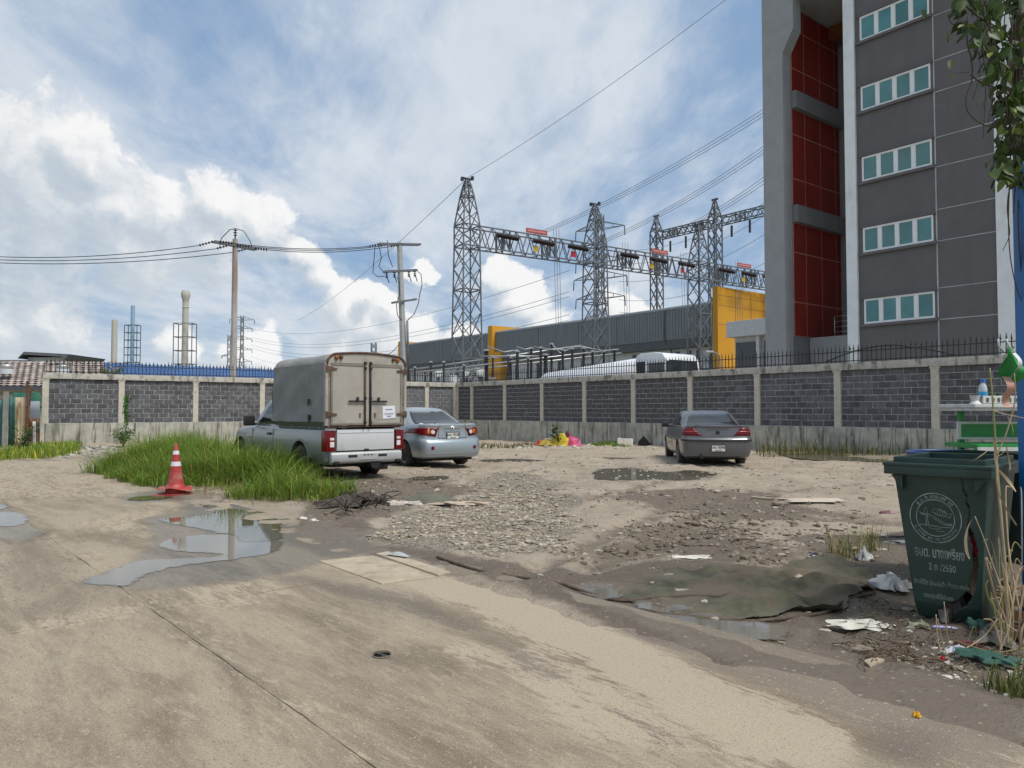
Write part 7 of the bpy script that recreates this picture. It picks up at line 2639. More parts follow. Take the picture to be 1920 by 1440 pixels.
bs_.location, bs_.rotation_euler = g_, (rad(12), 0, rad(-15))
tag(bs_, 'pointed black plastic shard leaning by the wall', 'shard')
g_ = gpoint(1028, 828)
bk = thing('white_bucket', 'small white bucket beside the yellow cloth heap', 'bucket', g_)
MB().lathe([(.13, 0), (.16, .30), (.17, .31), (.15, .31), (.12, .03), (.001, .02)], 16).build('bucket_wall', mat('bucket_white', (.58, .57, .52), .5), bk, smooth=40)
MB().tube([(-.165, 0, .28), (-.12, -.12, .20), (0, -.17, .17), (.12, -.12, .20), (.165, 0, .28)], .008, 5).build('bucket_handle', M_ALU, bk, smooth=True)
g_ = gpoint(1052, 831)
ch_ = thing('cloth_heap', 'heap of yellow and red patterned cloth against the wall', 'cloth', g_, rad(-35))
def heap(cx, cy, w, d, h, m, name, k):
    def fn(u, v):
        x, y = (u - .5) * 2, (v - .5) * 2
        r = math.hypot(x, y)
        nn = float(fbm(np.array([u * 3.5 + k]), np.array([v * 3.5 + k]), 3, 4)[0])
        return (cx + x * w * (.8 + .5 * nn), cy + y * d, max(0, (1 - r * r)) * h * (.5 + nn) + .01 + .05 * nn)
    return MB().grid(16, 16, fn).build(name, m, ch_, smooth=True)
heap(.0, .0, .55, .30, .42, mat('cloth_yellow', (.50, .38, .03), .8, var=.3, vscale=9, dirt=(.20, .24, .02, .6), dscale=8), 'yellow_fold', 1)
heap(-.55, -.15, .50, .28, .26, mat('cloth_yellow2', (.48, .34, .05), .8, var=.3, vscale=9), 'yellow_fold', 5)
heap(.55, .05, .38, .25, .34, mat('cloth_pink', (.48, .05, .12), .8, var=.4, vscale=7, dirt=(.40, .28, .50, .9), dscale=9), 'pink_fold', 9)
heap(-.95, -.2, .16, .15, .20, mat('cloth_red', (.45, .03, .03), .8), 'red_fold', 13)
heap(.30, .08, .22, .16, .55, mat('cloth_plum', (.14, .02, .05), .8), 'dark_fold', 17)
# dark heap and bent panel beside the grass
M_ROT = mat('rotten_brown', (.055, .045, .035), .95, var=.5, vscale=14, bump=.8, bscale=30)
crumple('debris_heap', 668, 948, .85, .55, .22, M_ROT, 'heap of dark rotten sticks and soil right of the grass', 'debris', 41, 26, .1, .45)
crumple('debris_heap', 640, 962, .7, .22, .05, M_ROT, 'low dark smear of debris in front of the rotten heap', 'debris', 43, 20, .1, .6)
crumple('plaster_chunks', 752, 948, .55, .16, .10, mat('plaster', (.46, .41, .36), .9, var=.25, vscale=20), 'pale crumbled plaster chunks beside the bent dark panel', 'rubble', 45, 18, .15, .6)
crumple('soil_mound', 860, 946, .7, .25, .07, mat('pale_soil', (.44, .36, .28), .95), 'pale flat mound of sandy soil right of the bent panel', 'soil', 47, 18, .0, .2)
bpn = MB().grid(10, 8, lambda u, v: ((u - .5) * .75, (v - .5) * .30, .02 + .14 * math.sin(math.pi * u) * v + .01 * math.sin(9 * u))).build('bent_panel', mat('panel_olive', (.10, .10, .07), .8, var=.2, dirt=(.03, .03, .025, .8), dscale=5), smooth=True)
bpn.location = gpoint(805, 944)
bpn.rotation_euler = (0, 0, rad(12))
tag(bpn, 'bent dark olive panel lying on the dirt right of the rotten heap', 'panel')
st_ = MB()
rr = random.Random(4)
for k in range(26):
    a = gpoint(625 + rr.uniform(0, 90), 935 + rr.uniform(0, 24))
    th = rr.uniform(0, 6.28)
    L_ = rr.uniform(.12, .4)
    st_.tube([a + Vector((0, 0, .03)), a + Vector((math.cos(th) * L_ * .5, math.sin(th) * L_ * .5, rr.uniform(.05, .22))), a + Vector((math.cos(th) * L_, math.sin(th) * L_, rr.uniform(.03, .16)))], rr.uniform(.006, .014), 5)
stuff(st_.build('twigs', M_ROT, smooth=True), 'tangle of dark twigs on the rotten heap by the grass', 'twigs')
# flat stone at the drain cover, boards, planks
sb_ = MB().grid(12, 8, lambda u, v: ((u - .5) * .26, (v - .5) * .10 * (1 - .35 * u), .03 * math.sin(math.pi * u) * math.sin(math.pi * v) + .004)).build('flat_stone', mat('blue_grey_stone', (.36, .38, .37), .8, var=.15, vscale=9), smooth=True)
sb_.location = gpoint(748, 1046)
sb_.location.z = max(.02, sb_.location.z) + .004
sb_.rotation_euler = (0, 0, rad(-36))
tag(sb_, 'flat blue grey stone lying at the corner of the drain cover', 'stone')
M_PLANK = mat('grey_plank', (.27, .22, .165), .9, var=.2, vscale=10, dirt=(.12, .09, .06, .7), dscale=6)
for (px, py, L_, w_, a, lb) in ((1443, 938, .55, .11, -28, 'short grey plank half sunk in the mud right of the gravel'), (1620, 900, .75, .08, 6, 'thin splintered board far right on the dirt lot'),
                                (1462, 946, .22, .10, 15, 'pale broken board piece below the short plank'), (1165, 858, 1.1, .12, 3, 'dark pole lying across the dirt left of the dark car'),
                                (860, 858, 1.2, .10, -28, 'grey board lying at the right rear wheel of the silver car')):
    g_ = gpoint(px, py)
    o = MB().box((0, 0, 0), (L_, w_, .03)).box((L_ * .3, w_ * .2, .012), (L_ * .35, w_ * .5, .02)).build('plank', M_PLANK, bevel=.004)
    o.location = g_ + Vector((0, 0, .02))
    o.rotation_euler = (rad(3), rad(2), rad(a))
    tag(o, lb, 'plank')
crumple('sand_sheet', 1535, 942, .9, .4, .012, mat('pale_sand_sheet', (.47, .40, .32), .9), 'pale muddy sheet lying right of the short plank', 'sheet', 51, 18, .0, .5)
crumple('pink_shoe', 1660, 966, .16, .09, .06, mat('plum_rubber', (.16, .06, .08), .7), 'plum coloured rubber shoe on the dirt left of the bin', 'shoe', 55, 10, -.2)
crumple('purple_cup', 1525, 1046, .06, .05, .06, mat('purple_plastic', (.05, .03, .10), .5), 'small dark purple cup above the pale foam lump', 'cup', 57, 8)
for i, (px, py) in enumerate(((568, 976), (588, 977))):
    crumple('white_pebble', px, py, .10, .07, .05, M_PAPER, ('left' if i == 0 else 'right') + ' one of two white lumps on the wet ground near the puddle', 'pebble', 60 + i, 8)
# litter in front of the bin
pn = MB().tube([(0, 0, .012), (.02, 0, .014), (.11, .0, .013), (.15, 0, .010)], [.006, .010, .010, .004], 8).build('pen', mat('pen_lilac', (.42, .43, .68), .4), smooth=True)
pn.location = gpoint(1748, 1187) + Vector((0, 0, .01))
pn.rotation_euler = (0, 0, rad(-14))
tag(pn, 'pale lilac pen lying in front of the torn bin', 'pen')
lit = [(1795, 1222, .10, .03, (.45, .48, .52), 'crumpled pale blue wrapper among the litter by the bin'), (1766, 1232, .035, .02, (.42, .02, .02), 'tiny red plastic scrap in the litter'),
       (1835, 1190, .16, .05, (.035, .09, .07), 'dark green string tangle at the crate foot'), (1850, 1245, .26, .03, (.02, .075, .055), 'dark green torn net lying right of the litter'),
       (1722, 1182, .12, .04, (.22, .23, .15), 'mossy plastic scrap under the bin edge'), (1785, 1168, .22, .16, (.16, .13, .11), 'brown wad of rotten rubbish under the torn flap'),
       (1865, 1205, .30, .06, (.18, .16, .13), 'flattened brown cloth below the crate'), (1820, 1215, .15, .04, (.15, .045, .045), 'dark red cloth scrap between wrapper and crate'),
       (1718, 1345, .028, .02, (.62, .32, .01), 'tiny yellow bead lying on the wet road')]
for i, (px, py, w_, h_, col, lb) in enumerate(lit):
    crumple('litter', px, py, w_, w_ * .6, h_ * 1.6, mat('litter_%d' % i, col, .7, var=.3, vscale=30), lb, 'litter', 70 + i, 11, i * .7, .5)

# ================================================================== PLANTS
def blades(name, pts, hts, wid, m, label, cat, lean=.45, tint=(.8, 1.2), dry=.06, base=None):
    n = len(pts)
    pts = np.asarray(pts)
    zz = gz(pts[:, 0], pts[:, 1]) if base is None else base
    th = RNG.uniform(0, 2 * math.pi, n)
    ln = RNG.uniform(.1, lean, n) * hts
    dx, dy = np.cos(th), np.sin(th)
    ph = th + math.pi / 2 + RNG.uniform(-.5, .5, n)
    wx, wy = np.cos(ph) * wid, np.sin(ph) * wid
    P = []
    for (f, k, wf) in ((0, 0, 1.0), (.45, .22, .9), (.8, .62, .55), (1.0, 1.0, .06)):
        cx, cy, cz = pts[:, 0] + dx * ln * k, pts[:, 1] + dy * ln * k, zz - .01 + hts * (f - .22 * k * k * np.minimum(1, ln / hts * 1.6))
        P.append(np.stack([cx - wx * wf, cy - wy * wf, cz], -1))
        P.append(np.stack([cx + wx * wf, cy + wy * wf, cz], -1))
    V = np.stack(P, 1).reshape(-1, 3)
    f0 = np.array([[0, 1, 3, 2], [2, 3, 5, 4], [4, 5, 7, 6]])
    Fi = (f0[None] + (np.arange(n) * 8)[:, None, None]).reshape(-1, 4)
    me = bpy.data.meshes.new(name)
    me.from_pydata(V.tolist(), [], Fi.tolist())
    a = me.color_attributes.new('tint', 'FLOAT_COLOR', 'POINT')
    k = RNG.uniform(tint[0], tint[1], n)
    isd = RNG.random(n) < dry
    c = np.stack([k * RNG.uniform(.85, 1.25, n), k, k * RNG.uniform(.6, 1.0, n), np.ones(n)], -1)
    c[isd] = np.stack([k[isd] * 3.0, k[isd] * 1.75, k[isd] * 1.7, np.ones(isd.sum())], -1)
    a.data.foreach_set('color', np.repeat(c, 8, 0).astype(np.float32).ravel())
    me.materials.append(m)
    o = bpy.data.objects.new(name, me)
    COL.objects.link(o)
    return stuff(o, label, cat)


def leafmat(name, col, rough=.55):
    m = mat(name, col, rough, var=.2, vscale=6, attr='tint', spec=.3)
    t = m.node_tree
    g = NT(t)
    b = t.nodes['Principled BSDF']
    out = [n for n in t.nodes if n.type == 'OUTPUT_MATERIAL'][0]
    tr = g.n('ShaderNodeBsdfTranslucent')
    src = b.inputs['Base Color'].links[0].from_socket
    g.link(src, tr.inputs['Color'])
    mx = g.n('ShaderNodeMixShader')
    mx.inputs[0].default_value = .3
    g.link(b.outputs[0], mx.inputs[1])
    g.link(tr.outputs[0], mx.inputs[2])
    g.link(mx.outputs[0], out.inputs[0])
    return m


M_GRASS = leafmat('grass_blade', (.15, .245, .036))
GP1 = [(178, 885), (240, 866), (330, 848), (430, 856), (540, 878), (600, 900), (645, 934), (600, 946), (500, 944), (430, 934), (375, 914), (330, 906), (300, 916), (230, 903)]
pp_ = scatter(GP1, 36000, 7)
sdg = sdist(GP(GP1), pp_[:, 0], pp_[:, 1])
hh = (.26 + .24 * np.clip(sdg / .7, 0, 1)) * np.clip(-.7 + 3.2 * fbm(pp_[:, 0] * 1.1, pp_[:, 1] * 1.1, 3, 71), .2, 1.8) * RNG.uniform(.6, 1.3, len(pp_))
blades('grass', pp_, hh, .0036 * RNG.uniform(.7, 1.6, len(pp_)), M_GRASS, 'lush patch of tall green grass in front of the pickup', 'grass', 1.5, (.4, 1.45))
# broad-leaved weeds and straw mixed into the patch
pw = scatter(GP1, 3000, 18)
kw = fbm(pw[:, 0] * 1.6, pw[:, 1] * 1.6, 3, 75)
pw = pw[kw > .5]
blades('weeds', pw, RNG.uniform(.15, .5, len(pw)), .011 * RNG.uniform(.6, 1.4, len(pw)), leafmat('weed_leaf', (.10, .20, .035)), 'broad darker weeds mixed into the tall grass patch', 'weeds', 1.3, (.5, 1.2))
ps_ = scatter([(170, 890), (240, 862), (430, 850), (610, 890), (665, 938), (600, 955), (430, 942), (300, 922)], 1500, 19)
blades('straw_grass', ps_, RNG.uniform(.06, .3, len(ps_)), .004 * np.ones(len(ps_)), leafmat('straw_blade', (.30, .24, .11)), 'dry straw blades at the edges of the grass patch', 'grass', 1.2, (.6, 1.2), 0)
pp2 = scatter(GP1, 700, 8)
blades('grass_heads', pp2, RNG.uniform(.35, .6, len(pp2)), .0028 * np.ones(len(pp2)), leafmat('seed_stalk', (.20, .21, .07)), 'thin pale seed stalks rising from the tall grass', 'grass', .4, (.7, 1.2))
p3 = np.concatenate([scatter([(75, 838), (150, 836), (135, 855), (60, 862)], 1800, 9), scatter([(-20, 850), (70, 842), (80, 858), (-20, 866)], 1500, 10)])
blades('grass', p3, RNG.uniform(.08, .38, len(p3)), .010 * np.ones(len(p3)), M_GRASS, 'green and straw grass at the foot of the left wall end', 'grass', .7, (.6, 1.4), .22)
p4 = scatter([(1110, 832), (1140, 826), (1200, 827), (1170, 836)], 900, 11)
blades('grass', p4, RNG.uniform(.08, .22, len(p4)), .012 * np.ones(len(p4)), M_GRASS, 'small green weed mat by the wall beside the yellow cloth', 'grass', .8, (.5, 1.0), .02)
p5 = np.concatenate([scatter([(1430, 848), (1700, 846), (1820, 850), (1820, 858), (1600, 856), (1430, 856)], 1800, 12)])
blades('wall_weeds', p5, RNG.gamma(2.0, .12, len(p5)) + .05, .009 * np.ones(len(p5)), leafmat('weed_dull', (.10, .125, .045)), 'thin dull weeds along the foot of the right wall', 'weeds', .6, (.5, 1.2), .25)
p5b = scatter([(1600, 846), (1790, 846), (1790, 852), (1600, 852)], 260, 13)
blades('tall_weeds', p5b, RNG.uniform(.5, 1.15, len(p5b)), .007 * np.ones(len(p5b)), leafmat('weed_dark', (.06, .075, .03)), 'tall thin dark weeds against the right wall plinth', 'weeds', .35, (.5, 1.2), .2)
p6 = scatter([(880, 834), (1010, 826), (1012, 832), (890, 842)], 500, 14)
blades('wall_weeds', p6, RNG.uniform(.05, .25, len(p6)), .010 * np.ones(len(p6)), leafmat('weed_mid', (.09, .11, .04)), 'sparse weeds along the wall foot right of the silver car', 'weeds', .6, (.5, 1.2), .35)
p7 = scatter([(300, 848), (430, 846), (430, 852), (300, 856)], 900, 15)
blades('wall_weeds', p7, RNG.uniform(.06, .28, len(p7)), .010 * np.ones(len(p7)), M_GRASS, 'weeds along the foot of the left wall behind the grass', 'weeds', .6, (.5, 1.2), .2)
p8 = scatter([(600, 890), (680, 925), (720, 950), (640, 950)], 700, 16)
blades('grass', p8, RNG.uniform(.03, .14, len(p8)), .005 * np.ones(len(p8)), M_GRASS, 'short scattered grass on the dirt behind the rotten heap', 'grass', .8, (.5, 1.2), .1)


def tuft(name, px, py, n, h, spread, m, label, wid=.004, dry=.1, lean=.8):
    g_ = gp(px, py)
    pts = np.stack([g_.x + RNG.normal(0, spread, n), g_.y + RNG.normal(0, spread, n)], -1)
    o = blades(name, pts, RNG.uniform(.4, 1.0, n) * h, wid * RNG.uniform(.6, 1.4, n), m, label, 'grass', lean, (.5, 1.3), dry)
    del o['kind']
    return o


M_TUFT = leafmat('tuft_blade', (.135, .165, .035))
tuft('grass_tuft', 1585, 1046, 70, .36, .07, M_TUFT, 'thin green grass tuft growing in the litter left of the bin', .0036, .25)
tuft('grass_tuft', 1632, 1036, 55, .40, .06, M_TUFT, 'second thin grass tuft right beside the bin', .0032, .25, .9)
tuft('grass_tuft', 1895, 1290, 120, .20, .07, leafmat('corner_grass', (.09, .125, .03)), 'small green grass clump in the bottom right corner', .003, .1)
tuft('grass_tuft', 1655, 870, 20, .3, .06, M_TUFT, 'tiny weed tuft near the right wall puddle', .004, .2)


# leafy shrubs: stems plus leaf faces
def leaf_mesh(name, m, L=.06, W=.026, fold=.25):
    mb = MB()
    ys_ = [0, .25, .6, 1.0]
    ws_ = [.15, .9, .75, .02]
    vs = []
    for y, w in zip(ys_, ws_):
        vs += [(-w * W, y * L, w * W * fold), (0, y * L, -.10 * L * y * y), (w * W, y * L, w * W * fold)]
    fs = []
    for j in range(3):
        a = j * 3
        fs += [(a, a + 1, a + 4, a + 3), (a + 1, a + 2, a + 5, a + 4)]
    mb.add(vs, fs)
    me = mb.mesh(name, m, smooth=True, fix=False)
    return me


def rleaf(name, col, rough=.5):
    m = mat(name, col, rough, var=.15, vscale=4, rand=.45, spec=.35)
    g = NT(m.node_tree)
    b = m.node_tree.nodes['Principled BSDF']
    out = [n for n in m.node_tree.nodes if n.type == 'OUTPUT_MATERIAL'][0]
    tr = g.n('ShaderNodeBsdfTranslucent')
    g.link(b.inputs['Base Color'].links[0].from_socket, tr.inputs['Color'])
    mx = g.n('ShaderNodeMixShader')
    mx.inputs[0].default_value = .28
    g.link(b.outputs[0], mx.inputs[1])
    g.link(tr.outputs[0], mx.inputs[2])
    g.link(mx.outputs[0], out.inputs[0])
    return m


M_LEAF = rleaf('shrub_leaf', (.075, .135, .028))
M_STEM = mat('stem_brown', (.075, .055, .035), .9, var=.3)
LM = leaf_mesh('leaf', M_LEAF, .10, .035)


def shrub(name, base, h, w, n, label, cat='shrub', lm=LM, sc=1.0, seed=1):
    t = thing(name, label, cat, base)
    r = random.Random(seed)
    stems = []
    for k in range(7):
        th = r.uniform(0, 6.28)
        tip = Vector((math.cos(th) * w * r.uniform(.2, 1), math.sin(th) * w * r.uniform(.2, 1), h * r.uniform(.6, 1)))
        pts = [Vector((0, 0, 0)), tip * .5 + Vector((0, 0, h * .1)), tip]
        MB().tube(pts, [.012, .008, .003], 5).build('stem', M_STEM, t, smooth=True)
        stems.append(pts)
    for k in range(n):
        s_ = r.choice(stems)
        f = r.uniform(.2, 1)
        p_ = s_[0].lerp(s_[1], f * 2) if f < .5 else s_[1].lerp(s_[2], f * 2 - 1)
        p_ = p_ + Vector((r.gauss(0, w * .16), r.gauss(0, w * .16), r.gauss(0, h * .05)))
        inst(lm, 'leaf', t, p_, (r.uniform(-.6, .9), r.uniform(-.5, .5), r.uniform(0, 6.28)), (sc * r.uniform(.6, 1.3),) * 3)
    return t


g_ = gpoint(232, 838)
shrub('leafy_shrub', g_, .75, .55, 240, 'leafy green shrub at the left wall above the rubble', 'shrub', LM, 1.1, 3)
g_ = gpoint(1052, 832)
big = leaf_mesh('leaf', rleaf('broad_leaf', (.035, .105, .02)), .30, .10)
shrub('broad_leaf_plant', (g_.x - .1, g_.y + .35, g_.z), .85, .30, 12, 'broad leaved green plant standing behind the yellow cloth', 'plant', big, 1.0, 5)
# climbing vine on the second post of the left wall
cv = thing('climbing_vine', 'bright green creeper climbing the second post of the left wall', 'vine', tuple(wallpt(WALL_A, angL, 2.98, -.14, .35)), angL)
r_ = random.Random(6)
MB().tube([(0, 0, 0), (.04, 0, .6), (.02, .03, 1.1), (.05, .02, 1.7)], .008, 5).build('stem', M_STEM, cv, smooth=True)
lcv = leaf_mesh('leaf', rleaf('creeper_leaf', (.06, .19, .03)), .10, .045)
for k in range(110):
    inst(lcv, 'leaf', cv, (.03 + r_.gauss(0, .055), .02 + r_.uniform(-.05, .02), r_.uniform(.1, 1.75)), (r_.uniform(-1.6, -.6), r_.uniform(-.5, .5), r_.uniform(-.8, .8)), (r_.uniform(.6, 1.2),) * 3)
# bush behind the fence on the wall top, left
q = at(210, 698, 33.5)
shrub('wall_top_bush', (q.x, q.y, q.z - .35), .55, .75, 230, 'dark bush growing behind the spiked fence on the left wall', 'bush', LM, 1.0, 9)
q = at(35, 735, 33)
shrub('overhanging_bush', (q.x, q.y, .6), 1.75, 1.4, 260, 'loose green bush above the scrap fence at the far left', 'bush', LM, 1.4, 12)
g_ = gp(15, 852)
shrub('fence_bush', (g_.x - .1, g_.y + .8, 0), .95, .5, 160, 'green bush squeezed between the teal and cream fence sheets', 'bush', LM, 1.1, 14)

# ================================================================== scrap fence at far left
M_TEALF = mat('teal_sheet', (.03, .13, .12), .6, var=.2, dirt=(.10, .12, .11, .7), dscale=2, dstretch=(1, 1, .3))
M_CRM = mat('rusty_cream_sheet', (.46, .39, .25), .7, var=.1, dirt=(.17, .075, .03, .85), dscale=2.4, dlo=.5, dhi=.68, dstretch=(1.6, 1.6, .7))
M_RUS = mat('rust_sheet', (.14, .065, .035), .9, var=.4, vscale=4, dirt=(.26, .20, .14, .6), dscale=4, dstretch=(2, 2, .4))
M_GRYS = mat('grey_panel', (.27, .30, .34), .6, var=.08)
FY = 28.5
def corr(px0, px1, py0, py1, Y, m, name, label, amp=.02, per=.12):
    a, b = at(px0, py1, Y), at(px1, py1, Y)
    zt_ = at(px0, py0, Y).z
    w = b.x - a.x
    n = max(6, int(w / per * 6))
    o = MB().grid(n, 6, lambda u, v: (w * u, amp * math.sin(u * w / per * 6.28) + .015 * math.sin(v * 5), (zt_ + .05) * v - .05)).build(name, m, smooth=True, fix=False)
    md = o.modifiers.new('s', 'SOLIDIFY')
    md.thickness = .008
    o.location = (a.x, Y, 0)
    return tag(o, label, 'fence sheet')
corr(-60, 10, 750, 850, FY - .3, M_TEALF, 'corrugated_sheet', 'teal corrugated sheet at the left picture edge')
corr(14, 26, 745, 850, FY + .5, M_TEALF, 'corrugated_sheet', 'narrow teal sheet behind the green bush at far left')
corr(27, 48, 745, 846, FY, M_CRM, 'corrugated_sheet', 'rust streaked cream corrugated sheet left of the wall end', .018, .14)
corr(46, 73, 784, 846, FY + .6, M_RUS, 'corrugated_sheet', 'dark rusty sheet beside the wall end')
corr(60, 66, 790, 846, FY + .35, M_SPW, 'fence_board', 'narrow pale board leaning on the rusty sheet', .004)
corr(52, 74, 752, 784, FY + .9, M_GRYS, 'grey_panel', 'grey metal panel above the rusty sheet at the wall end', .006, .3)
bpy.data.objects['grey_panel'].location.z = 0
corr(24, 75, 736, 760, FY + 1.6, mat('green_net', (.02, .11, .07), .8), 'green_net_screen', 'green screen sheet behind the grey metal panel', .03, .5)
for (a, b, lb) in (((58, 726), (48, 832), 'long rusty iron bar leaning between the scrap sheets'), ((51, 715), (50, 745), 'short rusty bar standing above the scrap fence')):
    p_, q_ = at(a[0], a[1], FY - .1), at(b[0], b[1], FY - .1)
    if a[0] == 51:
        q_.z = .0
    o = MB().bar((0, 0, 0), p_ - q_, .07, .05).bar((p_ - q_) * .98, (p_ - q_) * 1.0 + Vector((.05, 0, 0)), .05).build('iron_bar', M_RUS)
    o.location = q_
    tag(o, lb, 'bar')
o = MB().tube([(0, 0, 0), (.0, 0, 1.9)], .09, 10).build('blue_pipe', mat('pipe_blue', (.01, .16, .42), .5), smooth=40)
o.location = at(49, 768, FY + .3).xy.to_3d()
o.location.z = 0
tag(o, 'blue plastic pipe standing behind the cream sheet', 'pipe')
pt = MB().bar((0, 0, 0), (.02, 0, 2.1), .14, .12).build('fence_post', mat('grey_timber', (.25, .25, .22), .9))
pt.location = (at(10, 768, FY - .45).x, FY - .45, 0)
tag(pt, 'grey timber post at the teal sheet edge', 'post')

# ================================================================== hanging vine and dry reeds on the right
VY = 4.75
vine = thing('hanging_vine', 'tangled leafy vine hanging into the top right corner', 'vine', (at(1930, 300, VY).x, VY, 0))
V0 = Vector(vine.location)
r_ = random.Random(21)
M_VST = mat('vine_stem', (.060, .045, .035), .9)
stems = []
def vpt(px, py, Y=VY):
    return at(px, py, Y) - V0
def vstem(pts, r, Y=VY):
    P_ = [vpt(a, b, Y + r_.uniform(-.03, .03)) for a, b in pts]
    S_ = []
    for i in range(len(P_) - 1):
        for k in range(4):
            S_.append(P_[i].lerp(P_[i + 1], k / 4))
    S_.append(P_[-1])
    for _ in range(2):
        S_ = [S_[0]] + [(S_[i - 1] + S_[i] * 2 + S_[i + 1]) / 4 for i in range(1, len(S_) - 1)] + [S_[-1]]
    MB().tube(S_, [r * (1 - .5 * i / len(S_)) for i in range(len(S_))], 5).build('stem', M_VST, vine, smooth=True)
    stems.append(S_)
vstem([(1800, 30), (1775, 25), (1785, 48), (1800, 40)], .004)
vstem([(1815, 30), (1812, 80), (1822, 110), (1824, 150), (1810, 180), (1812, 210), (1840, 235), (1880, 240), (1900, 238)], .0055)
vstem([(1820, 140), (1838, 155), (1870, 165), (1885, 200), (1888, 240), (1870, 280), (1868, 320), (1880, 345), (1905, 330)], .005)
vstem([(1890, 100), (1895, 240), (1895, 300), (1890, 400), (1893, 480), (1905, 540), (1918, 570)], .005)
vstem([(1900, 0), (1893, 120), (1899, 250), (1905, 330), (1900, 400)], .006)
vstem([(1830, 0), (1860, 60), (1880, 140), (1890, 230), (1910, 300)], .006)
vstem([(1800, 0), (1830, 30), (1870, 50), (1915, 80)], .006)
vstem([(1850, 0), (1850, 60), (1842, 110), (1858, 180), (1862, 215)], .004)
vstem([(1815, 135), (1790, 138)], .002)
vstem([(1905, 330), (1890, 360), (1888, 400), (1895, 440), (1880, 470)], .004)
vstem([(1790, -20), (1830, 10), (1880, 10), (1925, 30)], .007)
vstem([(1920, 560), (1912, 480), (1908, 400), (1912, 330)], .005)
for k in range(14):
    x0 = r_.uniform(1840, 1915)
    y0 = r_.uniform(-20, 160)
    vstem([(x0, y0), (x0 + r_.uniform(-25, 20), y0 + 60), (x0 + r_.uniform(-25, 20), y0 + 130), (x0 + r_.uniform(-30, 20), y0 + 190)], .0035)
M_VLEAF = rleaf('vine_leaf', (.040, .070, .014), .45)
M_VLEAF2 = rleaf('vine_leaf_young', (.12, .16, .03), .5)
lv1, lv2 = leaf_mesh('leaf', M_VLEAF, .095, .031), leaf_mesh('leaf', M_VLEAF2, .065, .019)
cnt = 0
while cnt < 280:
    py = r_.uniform(-30, 350) if r_.random() < .88 else r_.uniform(280, 345)
    lim = np.interp(py, [-30, 30, 80, 140, 220, 330, 360], [1785, 1790, 1825, 1858, 1872, 1862, 1895])
    px = 1945 - (1945 - lim) * r_.random() ** .75
    if py > 330 and px < 1870:
        continue
    big_ = r_.random()
    inst(lv1 if big_ < .72 else lv2, 'leaf', vine, vpt(px, py, VY + r_.uniform(-.22, .22)), (r_.uniform(-1.9, -.4), r_.uniform(-.9, .9), r_.uniform(0, 6.28)), (r_.uniform(.55, 1.35),) * 3)
    cnt += 1
for (px, py) in ((1845, 225), (1860, 235), (1775, 140), (1790, 137), (1835, 190), (1865, 182), (1850, 188), (1858, 300), (1850, 305), (1855, 340), (1862, 355)):
    inst(lv2, 'leaf', vine, vpt(px, py), (r_.uniform(-1.6, -.4), r_.uniform(-.9, .9), r_.uniform(0, 6.28)), (.6,) * 3)
fl2 = MB()
for k in range(240):
    py = r_.uniform(-40, 330)
    lim = np.interp(py, [-40, 30, 80, 140, 220, 330], [1795, 1800, 1838, 1868, 1880, 1880])
    px = 1945 - (1945 - lim) * r_.random() ** .9
    m4 = Matrix.Translation(vpt(px, py, VY + r_.uniform(-.05, .4))) @ Euler((r_.uniform(-1.9, -.4), r_.uniform(-.9, .9), r_.uniform(0, 6.28))).to_matrix().to_4x4() @ Matrix.Scale(r_.uniform(.5, 1.1), 4)
    fl2.M = m4
    me_ = lv1
    fl2.add([tuple(v.co) for v in me_.vertices], [tuple(p.vertices) for p in me_.polygons])
stuff(fl2.build('foliage', M_VLEAF, vine, smooth=True, fix=False))
# trunk the vine climbs
tr_ = thing('tree_trunk', 'dark trunk behind the vine at the top right edge', 'tree', (at(1922, 768, 5.0).x + .12, 5.0, .0))
MB().tube([(0, 0, 0), (.02, 0, 1.5), (-.05, 0, 2.9), (-.10, 0, 3.8), (-.04, 0, 4.8)], [.09, .08, .07, .06, .05], 9).build('trunk', M_STEM, tr_, smooth=True)
MB().tube([(-.08, 0, 3.5), (-.25, .02, 3.8), (-.45, .0, 4.05)], [.03, .02, .012], 7).build('limb', M_STEM, tr_, smooth=True)
tl = MB()
for k in range(160):
    p_ = Vector((r_.gauss(.15, .35), r_.gauss(.2, .3), r_.uniform(3.9, 5.0)))
    m4 = Matrix.Translation(p_) @ Euler((r_.uniform(-1.6, .2), r_.uniform(-.9, .9), r_.uniform(0, 6.28))).to_matrix().to_4x4()
    tl.M = m4
    tl.add([tuple(v.co) for v in lv1.vertices], [tuple(p.vertices) for p in lv1.polygons])
stuff(tl.build('crown', M_VLEAF, tr_, smooth=True, fix=False))

